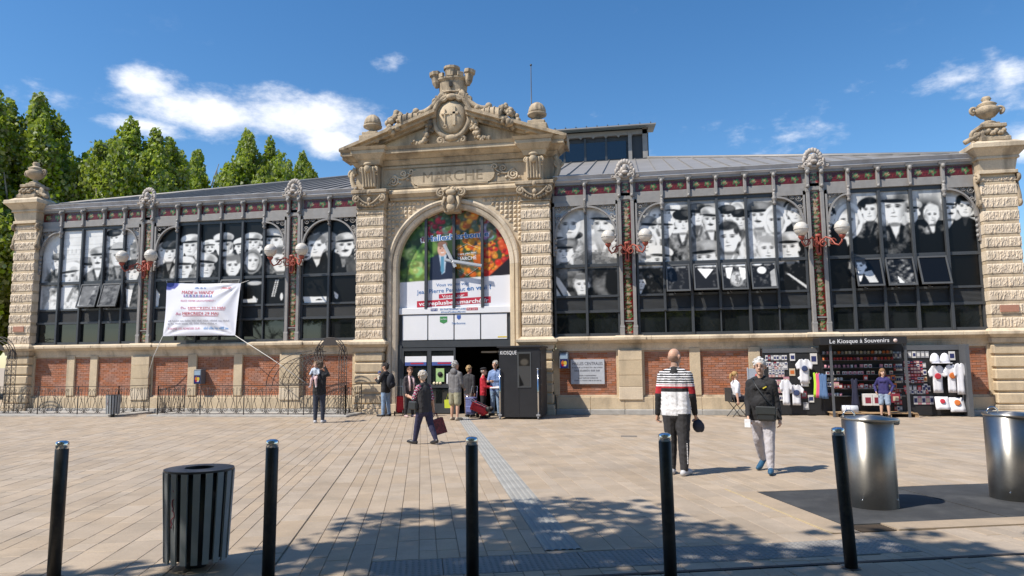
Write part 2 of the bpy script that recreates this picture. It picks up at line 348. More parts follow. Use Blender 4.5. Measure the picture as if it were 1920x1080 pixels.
class Canvas:
    """painter working in the coordinates of the box x0..x1, y0..y1 (y down)"""
    def __init__(s, x0, x1, y0, y1, k, bg, seed=1):
        s.k = k; s.x0 = x0; s.y0 = y0; s.W = int((x1-x0)*k); s.H = int((y1-y0)*k)
        s.a = np.ones((s.H, s.W, 3))*np.array(bg if not isinstance(bg, (int, float)) else (bg,)*3)
        s.X, s.Y = np.meshgrid(np.arange(s.W)/k+x0, np.arange(s.H)/k+y0); s.seed = seed
        s.tex = fbm((s.H, s.W), 26, seed+50, 3); s.tex2 = fbm((s.H, s.W), 7, seed+90, 4)
    def put(s, m, val):
        v = np.array(val if not isinstance(val, (int, float)) else (val,)*3); m = np.clip(m, 0, 1)[..., None]
        s.a = s.a*(1-m)+v*m
    def puta(s, m, val): m = np.clip(m, 0, 1)[..., None]; s.a = s.a*(1-m)+val*m
    def ell(s, cx, cy, rx, ry, val, soft=.12, ang=0.0, amt=1.0):
        c, n = math.cos(ang), math.sin(ang); dx = s.X-cx; dy = s.Y-cy
        d = np.sqrt(((dx*c+dy*n)/rx)**2+((-dx*n+dy*c)/ry)**2)
        m = np.clip((1-d)/soft+.5, 0, 1)*amt
        s.put(m, val); return m
    def poly(s, pts, val, soft=2.0, amt=1.0):
        m = np.ones_like(s.X); n = len(pts); A = sum(pts[i][0]*pts[(i+1) % n][1]-pts[(i+1) % n][0]*pts[i][1] for i in range(n))
        for i in range(n):
            (xa, ya), (xb, yb) = pts[i], pts[(i+1) % n]; L = math.hypot(xb-xa, yb-ya)+1e-9
            d = ((xb-xa)*(s.Y-ya)-(yb-ya)*(s.X-xa))/L*(1 if A > 0 else -1); m = np.minimum(m, np.clip(d/soft+.5, 0, 1))
        s.put(m*amt, val); return m
    def head(s, cx, cy, fw, kind='cap', hv=.5, bv=.2, mous=False, fv=.95, look=0.0, body=1.0, collar=None):
        fw *= 1.17; rg = random.Random(int(cx*7+cy*3)); look = look or rg.uniform(-1, 1); ang = rg.uniform(-.13, .13); rx = fw*.5*rg.uniform(.93, 1.04); ry = fw*.68; W = fw; dark = rg.uniform(.2, .45); side = rg.choice((-1, 1))
        if body:
            sw = W*rg.uniform(1.1, 1.35); d = np.sqrt(((s.X-cx)/sw)**2+(np.minimum(s.Y-(cy+W*2.2), 0)/(W*1.5))**2); m = np.clip((1-d)/.08+.5, 0, 1)*(s.Y > cy)
            tx = (s.tex-.5)*.7*min(1, bv+.3)+(s.tex2-.5)*.5*min(1, bv+.2)
            s.puta(m, np.clip(bv+tx, 0, 1)[..., None]*np.ones(3))
            cv = collar if collar is not None else (rg.choice((.92, .92, .5, .25)) if bv < .6 else .5)
            o = rg.uniform(-.1, .1)*W
            s.poly([(cx-W*.30, cy+W*.5), (cx+W*.30, cy+W*.5), (cx+o+W*.07, cy+W*rg.uniform(1.0, 1.4)), (cx+o-W*.07, cy+W*1.3)], cv, W*.08, .9)
            for e in (-1, 1): s.poly([(cx+e*W*.40, cy+W*.78), (cx+e*W*.24, cy+W*.66), (cx+o+e*W*.04, cy+W*1.5), (cx+o+e*W*.18, cy+W*1.55)], max(.03, bv*.45), W*.07, .8)
            s.ell(cx+side*W*.8, cy+W*1.5, W*.16, W*.9, max(.02, bv*.4), .9, side*.2, .6)
        if kind in ('hood', 'bonnet'): s.ell(cx, cy-.02*W, rx*1.42, ry*1.38, hv, .1, ang); s.ell(cx, cy, rx*1.12, ry*1.12, hv*.4, .2, ang, .6)
        if kind == 'hair': s.ell(cx, cy-W*.16, rx*1.18, ry*1.08, hv, .22, ang); s.puta(np.clip((s.tex-.45)*3, 0, .5)*np.clip(1.2-np.hypot((s.X-cx)/(rx*1.2), (s.Y-cy+W*.2)/(ry*1.1)), 0, 1)*3*(s.Y < cy-W*.2), np.ones(3)*min(1, hv*1.8))
        for e in (-1, 1): s.ell(cx+e*rx, cy+.04*W, rx*.16, ry*.2, fv*(.8 if e != side else .45), .4)
        fm = np.maximum(s.ell(cx, cy-W*.10, rx, ry*.84, fv, .09, ang), s.ell(cx+look*W*.03, cy+W*.2, rx*.80, ry*.70, fv, .09, ang))
        sx = (s.X-cx)*side/rx
        sh = fm*np.clip(sx*1.3-.25+.18*np.sin((s.Y-cy)/ry*4), 0, 1)*dark+fm*np.clip(((s.Y-cy)/ry-.62)*1.5, 0, 1)*.35+fm*np.clip((-.30-(s.Y-cy)/ry)*(2.6 if kind in ('cap', 'hat') else .6), 0, .75)
        s.a = s.a*(1-np.clip(sh, 0, .85)[..., None])
        ex = look*W*.07; ey = cy-W*.09
        for e in (-1, 1):
            s.ell(cx+e*W*.20+ex, ey-W*.02, W*.135, W*.085, fv*.38, .9, 0, .75); s.ell(cx+e*W*.20+ex, ey+W*.005, W*.07, W*.026, .06, .7, 0, .9)
            s.ell(cx+e*W*.21+ex, ey-W*.085, W*.14, W*.024, .15, .9, e*.18+ang, .75)
        nx_ = cx+ex*1.3; s.poly([(nx_+side*W*.01, ey), (nx_+side*W*.10, cy+W*.15), (nx_+side*W*.02, cy+W*.19)], fv*.45, W*.08, .65); s.ell(nx_, cy+W*.185, W*.085, W*.022, .2, .9, 0, .8); s.ell(nx_-side*W*.03, cy+W*.08, W*.03, W*.12, min(1, fv*1.05), .9, 0, .5)
        s.ell(cx+ex, cy+W*.335, W*.14, W*.02, .12, .9, ang, .85); s.ell(cx+ex, cy+W*.40, W*.10, W*.025, fv*.55, 1.0, 0, .6)
        if mous: s.ell(cx+ex, cy+W*.265, W*.20, W*.05, .1, .6, ang)
        s.ell(cx, cy+W*.70, W*.30, W*.09, fv*.25, .7, 0, .7)
        if kind == 'cap':
            t = rg.uniform(-.14, .14)+ang; s.ell(cx+W*.03, cy-W*.55, rx*rg.uniform(1.22, 1.42), ry*rg.uniform(.44, .56), hv, .1, t); s.ell(cx-side*rx*.35, cy-W*.64, rx*.8, ry*.26, min(.97, hv*1.3+.06), .7, t, .7); s.ell(cx+side*rx*.6, cy-W*.5, rx*.5, ry*.3, hv*.55, .8, t, .7)
            s.ell(cx+look*W*.06, cy-W*.345, rx*1.10, ry*.115, max(.03, hv*.22), .3, t*.6)
        elif kind == 'hat': s.ell(cx, cy-W*.42, rx*1.85, ry*.2, hv, .15, -.1); s.ell(cx, cy-W*.7, rx*1.0, ry*.45, hv*.9, .1); s.ell(cx, cy-W*.5, rx*1.1, ry*.10, .1, .2)
        elif kind == 'hair': s.ell(cx+ex, cy-W*.60, rx*.98, ry*.30, hv, .35, ang); s.ell(cx-side*rx*.75, cy-W*.40, rx*.28, ry*.34, hv, .5)
    def crowd(s, x0, x1, ys, fw, seed, light):
        rg = random.Random(seed)
        for y in ys:
            x = x0+rg.uniform(0, fw)
            while x < x1:
                s.head(x, y+rg.uniform(-.25, .25)*fw, fw*rg.uniform(.85, 1.1), rg.choice(('cap', 'cap', 'hair', 'cap', 'hood', 'hair')), rg.choice((.2, .35, .6, .8, .95)), rg.choice((.45, .65, .85, .95) if rg.random() < light else (.12, .25, .4)), rg.random() < .3); x += fw*rg.uniform(1.25, 1.75)
    def out(s, grain=.16, tint=(1, 1, .985), con=1.4):
        a = (s.a-.5)*con+.5+((s.tex-.5)*grain+(s.tex2-.5)*grain)[..., None]
        return np.clip(a, .015, 1)**.85*np.array(tint)

# ------------------------------------------------------------------ ground
def uv2xy(u, v): return (.9537*u-.3007*v, .3007*u+.9537*v)
def xy2uv(x, y): return (.9537*x+.3007*y, -.3007*x+.9537*y)
gm = MB(); gm.add([(-900, -900, -.03), (900, -900, -.03), (900, 900, -.03), (-900, 900, -.03)], [(0, 1, 2, 3)])
gmat = material('distant_paving', (.42, .335, .245), .85, var=.15, scale=.6, stain=(.33, .27, .2), stain_amt=.4)
ground = tag(gm.build('ground', gmat), kind='structure')
jm = MB(); jm.add([(-22, -23.5, -.012), (26, -23.5, -.012), (26, -.2, -.012), (-22, -.2, -.012)], [(0, 1, 2, 3)])
paving = tag(jm.build('pavement', M['joint']), kind='structure')
def to_px(p):
    d = Vector(p)-CAM; z = d.dot(_F)
    if z < .3: return None
    return 960+FPX*d.dot(_R)/z, 540-FPX*d.dot(_U)/z
PL = (2.9, 7.6, -17.0, -14.82)      # container plates with their border, in slab coordinates
slabs = []
U_J = xy2uv(.6, -9.6)[0]           # the wide dark joint
ur = random.Random(3); us = [-26.0]
while us[-1] < 24: us.append(us[-1]+ur.choice((.16, .2, .2, .24, .3, .3)))
k = min(range(len(us)), key=lambda i: abs(us[i]-U_J)); us[k] = U_J
STRIP = (xy2uv(.77, -1.78)[0]-.17, xy2uv(.77, -1.78)[0]+.17)
for e_ in (STRIP[0], STRIP[1], PL[0], PL[1], -1.505, 3.305):
    us = [t for t in us if abs(t-e_) > .05 or abs(t-U_J) < 1e-6]+[e_]
us.sort()
for ua, ub in zip(us[:-1], us[1:]):
    v = -24-ur.random()
    while v < 7:
        L = ur.choice((.25, .3, .4, .4, .5, .6, .7, .9)); va, vb = v, v+L; v = vb
        ga = .010 if abs(ua-U_J) < 1e-6 else .0022; gb = .010 if abs(ub-U_J) < 1e-6 else .0022
        x, y = uv2xy((ua+ub)/2, (va+vb)/2)
        if y > -.32-L*.5 or y < -22.6 or x < -21 or x > 25: continue
        p = to_px((x, y, 0))
        if p is None or not (-420 < p[0] < 2340) or p[1] > 1500: continue
        um, vm = (ua+ub)/2, (va+vb)/2
        ex = [(-17.935, -17.88)]
        if PL[0] < um < PL[1]: ex.append((PL[2], PL[3]))
        if STRIP[0] < um < STRIP[1]: ex.append((-17.12, 90))
        if -1.5 < um < 3.3: ex.append((-17.70, -17.20))
        parts = [(va, vb)]
        for e0, e1 in ex: parts = [q_ for a_, b_ in parts for q_ in ((a_, min(b_, e0)), (max(a_, e1), b_)) if q_[1]-q_[0] > .03]
        for a_, b_ in parts: slabs.append((p[1] if 0 <= p[0] <= 1920 and p[1] < 1110 else -p[1], ua+ga, ub-gb, a_+.0026, b_-.0026))
slabs.sort(reverse=True)
def slab_geo(mb, ua, ub, va, vb, dz):
    c = .004; P = [uv2xy(ua, va), uv2xy(ub, va), uv2xy(ub, vb), uv2xy(ua, vb)]; Q = [uv2xy(ua+c, va+c), uv2xy(ub-c, va+c), uv2xy(ub-c, vb-c), uv2xy(ua+c, vb-c)]
    V = [(x, y, -.02) for x, y in P]+[(x, y, dz-.004) for x, y in P]+[(x, y, dz) for x, y in Q]
    F = [(8, 9, 10, 11)]
    for i in range(4): j = (i+1) % 4; F += [(i, j, j+4, i+4), (i+4, j+4, j+8, i+8)]
    mb.add(V, F)
for s_ in slabs[:300]:
    mb = MB(); slab_geo(mb, *s_[1:], ur.uniform(-.002, .002)); mb.build('paving_slab', M['slab'], paving)
mb = MB()
for s_ in slabs[300:]: slab_geo(mb, *s_[1:], ur.uniform(-.002, .002))
tag(mb.build('paving_slabs', M['slab_far'], paving), kind='stuff')
# ribbed guide strip running to the entrance
gs = MB(); v0, v1 = -17.12, xy2uv(.77, -1.7)[1]; n = int((v1-v0)/.6)
strip = tag(empty('guide_strip'), kind='structure')
for i in range(n):
    mb = MB(); a, b = v0+(v1-v0)*i/n+.003, v0+(v1-v0)*(i+1)/n-.003
    def q(u, v, z): x, y = uv2xy(u, v); return (x, y, z)
    u0, u1 = STRIP; W_ = u1-u0
    prof = [(u0, -.01), (u0, .001)]
    for r_ in range(5):
        c_ = u0+W_*(r_+.5)/5; prof += [(c_-.024, .001), (c_-.016, .008), (c_+.016, .008), (c_+.024, .001)]
    prof += [(u1, .001), (u1, -.01)]
    V = [q(u, a, z) for u, z in prof]+[q(u, b, z) for u, z in prof]; m_ = len(prof)
    mb.add(V, [(j, j+1, j+1+m_, j+m_) for j in range(m_-1)]); mb.build('ribbed_tile', M['rib'], strip)
# dotted warning slabs by the roadside and the slot drain
warn = tag(empty('warning_paving'), kind='structure')
dots = None
for i in range(8):
    ua = -1.5+i*.6; mb = MB(); slab_geo(mb, ua+.004, ua+.596, -17.69, -17.21, .001)
    for a in range(11):
        for b in range(9):
            u_, v_ = ua+.04+a*.052, -17.66+b*.052; x, y = uv2xy(u_, v_)
            st = mb.mark(); mb.add([(x+.017*math.cos(t), y+.017*math.sin(t), .001) for t in (0, 1.05, 2.09, 3.14, 4.19, 5.24)]+[(x+.01*math.cos(t), y+.01*math.sin(t), .006) for t in (0, 1.05, 2.09, 3.14, 4.19, 5.24)],
                   [(6, 7, 8, 9, 10, 11)]+[(j, (j+1) % 6, (j+1) % 6+6, j+6) for j in range(6)])
    mb.build('dotted_slab', M['tact'], warn)
mb = MB(); P = [uv2xy(-6, -17.93), uv2xy(9, -17.93), uv2xy(9, -17.885), uv2xy(-6, -17.885)]; mb.prismz(P, -.02, .0035)
tag(mb.build('slot_drain', plain('drain_black', (.02, .02, .022), .6)), kind='structure')
# steel plates carrying the waste columns, with their stone border
for i, (ua, ub) in enumerate(((3.22, 5.10), (5.13, 7.05))):
    mb = MB(); P = [uv2xy(ua, -16.68), uv2xy(ub, -16.68), uv2xy(ub, -14.86), uv2xy(ua, -14.86)]; mb.prismz(P, -.02, .002)
    mb.build('steel_plate', M['plate'], paving)
mb = MB(); mb.prismz([uv2xy(2.92, -16.98), uv2xy(3.20, -16.98), uv2xy(3.20, -14.83), uv2xy(2.92, -14.83)], -.02, .004)
mb.prismz([uv2xy(3.62, -16.98), uv2xy(7.5, -16.98), uv2xy(7.5, -16.70), uv2xy(3.62, -16.70)], -.02, .010)
mb.build('border_stone', M['slab'], paving)
mb = MB(); mb.prismz([uv2xy(2.89, -16.98), uv2xy(2.915, -16.98), uv2xy(2.915, -14.6), uv2xy(2.89, -14.6)], -.01, .006)
mb.build('edge_line', plain('faded_yellow_edge', (.47, .37, .22), .8, stain=(.34, .28, .2), stain_amt=.8), paving)
mb = MB()
for i in range(7): mb.prismz([uv2xy(3.23, -16.97+i*.036), uv2xy(3.60, -16.97+i*.036), uv2xy(3.60, -16.955+i*.036), uv2xy(3.23, -16.955+i*.036)], -.02, .004)
mb.build('drain_grate', plain('rusty_grate', (.10, .075, .055), .8), paving)
mb = MB(); x, y = 5.86, -6.7; mb.box(x-.18, x+.18, y-.12, y+.12, -.01, .004); mb.build('inspection_cover', plain('cover_grey', (.16, .145, .13), .8), paving)

# ------------------------------------------------------------------ market hall
hall = empty('market_hall', (0, 0, 0), 0, 'long stone and brick market hall with arched portal and tall photo-printed windows', 'market hall')
PAN = ((3.6, 5.45), (6.35, 7.77), (8.1, 9.57), (9.92, 11.36), (12.24, 13.65), (13.96, 14.62), (14.95, 16.36))
def brick_panel(x0, x1, z0, z1, parent):
    mb = MB(); bw, bh, p = .215, .0605, .0725; row = 0; z = z0+.006
    while z+bh < z1:
        x = x0+.006-(bw+.01)*(.5 if row % 2 else 0)
        while x < x1:
            a, b = max(x, x0+.004), min(x+bw, x1-.004)
            if b-a > .03:
                d = random.uniform(-.002, .003); mb.box(a, b, .0-d-.007, .03, z, z+bh)
            x += bw+.011
        z += p; row += 1
    o = mb.build('brickwork', M['brick'], parent); tag(o, kind='stuff'); return o
for sg in (-1, 1):
    base = MB()
    base.box(sg*3.45, sg*16.6, .012, .3, 0, 2.1)
    wall = base.build('wing_wall', M['mortar'], hall)
    for a, b in PAN: brick_panel(min(sg*a, sg*b), max(sg*a, sg*b), .6, 2.03, wall)
    # stone posts between the panels, piers below the columns
    edges = [3.42]+[t for p_ in PAN for t in p_]+[16.5]
    for a, b in zip(edges[0::2], edges[1::2]):
        w = b-a; mb = MB(); x0, x1 = min(sg*a, sg*b), max(sg*a, sg*b)
        if w > .6:
            mb.box(x0, x1, -.035, .1, .45, 2.09, .006); zz = .45
            for h in (.42, .36, .48, .34):
                mb.box(x0+.07, x1-.07, -.16, .0, zz+.004, min(zz+h-.004, 2.085), .012); zz += h
            mb.build('pier', M['stone_blk'], wall)
        else: mb.box(x0, x1, -.075, .1, .6, 2.09, .008); mb.build('stone_post', M['stone_blk'], wall)
    mb = MB(); mb.box(sg*3.46, sg*16.5, -.045, .2, 2.03, 2.10); mb.box(sg*3.46, sg*16.5, -.04, .2, .535, .6, .01); mb.build('panel_border', M['stone'], wall)
    x = 3.5; seg = []
    while x < 16.4: L = random.choice((1.1, 1.3, 1.5, .9)); seg.append((x, min(x+L, 16.5))); x += L
    for a, b in seg:
        mb = MB(); mb.box(sg*(a+.003), sg*(b-.003), -.12, .2, .15, .54, .012); mb.build('base_stone', M['stone_blk'], wall)
        mb = MB(); mb.box(sg*(a+.003), sg*(b-.003), -.30, .2, -.02, .152, .015); mb.build('kerb_stone', M['stone_grey'], wall)
        # string course, moulded, block by block
        mb = MB(); A, B = min(sg*a, sg*b)+.002, max(sg*a, sg*b)-.002
        mb.frus(A, B, -.05, .3, 2.10, 2.22, 0, .03, False); mb.box(A, B, -.10, .3, 2.22, 2.27); mb.frus(A, B, -.10, .3, 2.27, 2.36, .02, .14, False); mb.box(A, B, -.27, .3, 2.36, 2.455, .012); mb.frus(A, B, -.2, .3, 2.455, 2.50, .06, -.05, False)
        mb.build('string_course', M['stone'], wall)
    for cx in (5.9, 11.8):
        mb = MB(); mb.frus(sg*cx-.4, sg*cx+.4, -.16, .2, 2.27, 2.36, .02, .14); mb.box(sg*cx-.53, sg*cx+.53, -.325, .2, 2.362, 2.458, .012); mb.frus(sg*cx-.45, sg*cx+.45, -.2, .2, 2.458, 2.515, .08, -.02); mb.build('string_course_break', M['stone'], wall)

# --- window bays
BAYS = {'half': (3.47, 5.62, (4.55,)), 'B': (6.2, 11.5, (7.07, 7.93, 8.80, 9.70, 10.58)), 'A': (12.1, 16.46, (12.80, 13.68, 14.60, 15.54))}
OPEN = {('B', 1): (1, 2, 3, 4), ('A', 1): (1, 2, 3), ('A', -1): (2, 3), ('B', -1): (1, 3), ('half', 1): (), ('half', -1): ()}
def mural(key, sg):
    if (key, sg) == ('B', 1):
        c = Canvas(30, 1570, 90, 960, .21, .5, 1); c.puta(np.clip((330-c.X)/250, 0, 1)*.8, np.ones(3)*.62); c.puta(np.clip((c.tex2-.5)*2, 0, 1)*(c.Y < 300), np.ones(3)*.25)
        c.crowd(30, 1570, (230, 330, 450), 105, 71, .7)
        for h in ((150, 350, 130, 'cap', .45, .93), (400, 310, 110, 'hair', .75, .55, True), (600, 240, 115, 'cap', .22, .45), (870, 265, 115, 'cap', .22, .75), (990, 300, 110, 'cap', .12, .28), (1160, 270, 135, 'cap', .32, .8, True),
                  (1475, 255, 110, 'hair', .28, .13), (310, 350, 115, 'cap', .9, .5), (720, 285, 120, 'cap', .62, .38, True), (465, 300, 120, 'cap', .15, .33), (1300, 320, 135, 'hood', .95, .95), (120, 480, 150, 'hood', .9, .93),
                  (885, 460, 165, 'hair', .2, .96), (1215, 575, 140, 'hair', .55, .28), (1415, 570, 145, 'cap', .62, .3), (655, 640, 165, 'cap', .45, .15), (250, 650, 150, 'cap', .96, .10)): c.head(*h)
        low = np.clip((c.Y-690)/25, 0, 1)*.9; c.puta(low, np.clip(.11+(c.tex-.5)*.25, 0, 1)[..., None]*np.ones(3))
        c.head(60, 850, 75, 'hair', .2, .1); c.poly([(570, 720), (740, 730), (650, 840)], .9); c.ell(930, 850, 65, 80, .62, .3); c.poly([(820, 720), (900, 715), (860, 850), (830, 830)], .9); c.poly([(960, 715), (1030, 730), (1020, 850), (980, 870)], .88)
        c.poly([(1370, 795), (1400, 800), (1580, 940), (1560, 955)], .8); c.ell(1150, 760, 45, 40, .85, .3); c.poly([(1230, 780), (1300, 730), (1310, 940), (1230, 940)], .5)
        m = ((c.tex > .5)*np.clip(1-np.hypot((c.X-930)/70, (c.Y-850)/85), 0, 1)*2); c.puta(np.clip(m, 0, .7), np.ones(3)*.2)
    elif (key, sg) == ('A', 1):
        c = Canvas(45, 1400, 110, 1000, .21, .72, 2); c.puta(np.clip(np.sin(c.X*.05)*.5, 0, .35), np.ones(3)*.45); c.ell(960, 330, 130, 130, .2, .8); c.poly([(850, 380), (1120, 400), (1120, 720), (850, 720)], .12)
        c.crowd(45, 1400, (330,), 120, 72, .4)
        for h in ((85, 320, 90, 'hair', .15, .1), (455, 285, 125, 'hair', .15, .3), (1290, 290, 115, 'hair', .1, .05), (255, 375, 150, 'hood', .97, .06), (670, 275, 175, 'cap', .5, .2)): c.head(*h)
        c.poly([(850, 520), (1400, 470), (1400, 1000), (850, 1000)], .06, 30); low = np.clip((c.Y-640)/60, 0, 1)*.9; c.puta(low*(abs(c.X-670) > 130), np.ones(3)*.06)
        c.head(300, 790, 110, 'hair', .3, .1); c.poly([(330, 850), (420, 830), (470, 970), (380, 970)], .7); c.poly([(630, 900), (690, 980), (640, 980)], .9); c.puta(np.clip(c.tex-.55, 0, 1)*(abs(c.X-720) < 120)*(c.Y > 700)*2, np.ones(3)*.55)
    elif (key, sg) == ('half', 1):
        c = Canvas(35, 645, 90, 1010, .2, .72, 3); c.crowd(35, 645, (450,), 110, 73, .8); c.head(190, 290, 170, 'hair', .6, .66, False, .8); c.head(500, 300, 170, 'cap', .75, .85, True); c.ell(480, 420, 120, 60, .6, .6); c.head(135, 560, 130, 'cap', .35, .3)
        c.poly([(370, 560), (640, 640), (640, 720), (210, 720), (230, 600)], .4, 20); c.puta((c.tex > .5)*(c.Y > 540)*(c.Y < 720)*(c.X > 215)*.6, np.ones(3)*.2)
        c.puta(np.clip((c.Y-715)/15, 0, 1), np.clip(.2+(c.tex2-.5)*.5, 0, 1)[..., None]*np.ones(3)); c.poly([(30, 780), (80, 820), (190, 1010), (30, 1010)], .75); c.poly([(40, 850), (120, 1010), (100, 1010), (30, 880)], .1); c.head(290, 900, 125, 'hair', .3, .2); c.ell(580, 880, 70, 140, .08, .4)
    elif (key, sg) == ('A', -1):
        c = Canvas(60, 1125, 90, 970, .2, .80, 4)
        for y in (175, 260, 310, 360, 410): c.poly([(60, y), (1125, y-20), (1125, y-14), (60, y+7)], .55, 4, .6)
        for x in range(330, 700, 45): c.poly([(x, 300), (x+14, 300), (x+14, 345), (x, 345)], .5, 3, .6)
        c.poly([(60, 90), (270, 90), (230, 640), (60, 650)], .70, 30, .8); c.ell(90, 620, 110, 170, .45, .8, 0, .6)
        c.crowd(300, 1125, (520,), 110, 74, .6)
        for h in ((815, 205, 105, 'cap', .2, .4), (235, 440, 95, 'cap', .4, .35), (1080, 380, 140, 'hair', .35, .3, False, .5), (880, 400, 135, 'hat', .65, .35), (665, 420, 130, 'cap', .55, .3, True), (1030, 590, 130, 'hat', .2, .3), (355, 610, 155, 'cap', .95, .75)): c.head(*h)
        low = np.clip((c.Y-690)/15, 0, 1); c.puta(low*.55*(c.X > 690), np.ones(3)*.2); c.puta(low*.5*(c.X < 190), np.ones(3)*.6); c.poly([(970, 760), (1040, 770), (1010, 960), (985, 960)], .9); c.poly([(270, 720), (410, 720), (300, 950), (230, 950)], .93); c.poly([(520, 700), (670, 700), (640, 960), (540, 960)], .28)
    elif (key, sg) == ('B', -1):
        c = Canvas(60, 1345, 60, 920, .17, (.055, .06, .075), 5)
        c.crowd(80, 1345, (330, 470), 100, 75, .35)
        for h in ((190, 345, 125, 'cap', .25, .12), (395, 290, 125, 'cap', .75, .5), (1310, 270, 95, 'cap', .85, .3), (1000, 285, 110, 'cap', .7, .3), (1185, 275, 130, 'cap', .68, .3), (715, 300, 140, 'cap', .72, .09, True), (340, 520, 135, 'cap', .8, .22),
                  (550, 510, 145, 'cap', .72, .8), (815, 510, 125, 'hair', .42, .22), (1000, 470, 115, 'bonnet', .5, .08), (1270, 470, 145, 'hair', .35, .18)): c.head(*h)
        c.puta(np.clip((c.Y-640)/25, 0, 1)*.9, np.ones(3)*.08); c.ell(1030, 690, 70, 25, .7, .4); c.poly([(900, 860), (1060, 850), (1060, 895), (900, 895)], .9); c.poly([(1020, 820), (1070, 870), (1010, 880)], .9)
        for t in range(9): c.ell(1235-t*4, 670+t*20, 8, 8, .9, .4); c.ell(1255-t*4, 670+t*20, 8, 8, .9, .4)
        c.ell(1290, 840, 14, 40, .85, .3); c.poly([(60, 700), (110, 780), (100, 920), (40, 920)], .85)
    else:
        c = Canvas(60, 475, 50, 770, .26, (.045, .05, .06), 6); c.crowd(60, 475, (330,), 80, 76, .4); c.head(250, 260, 90, 'hair', .5, .1, False, .6); c.head(475, 235, 95, 'cap', .75, .35); c.head(160, 290, 112, 'hair', .38, .1); c.head(365, 295, 115, 'cap', .6, .08, True)
        c.poly([(370, 400), (475, 370), (475, 560), (385, 560)], .3); c.puta(np.clip((c.Y-520)/20, 0, 1)*.85, np.ones(3)*.06); c.poly([(65, 710), (240, 715), (240, 768), (80, 768)], .9); c.ell(185, 740, 25, 6, .1); c.poly([(290, 670), (325, 700), (320, 740), (300, 730)], .8)
    a_ = c.out(); return a_**(.62 if (key, sg) in (('B', 1), ('A', -1), ('half', 1)) else .8)
ZT, ZM1, ZM0, ZL1, ZL0, ZB1, ZB0 = 6.90, 4.90, 4.80, 3.84, 3.36, 3.28, 2.60
YG = .05
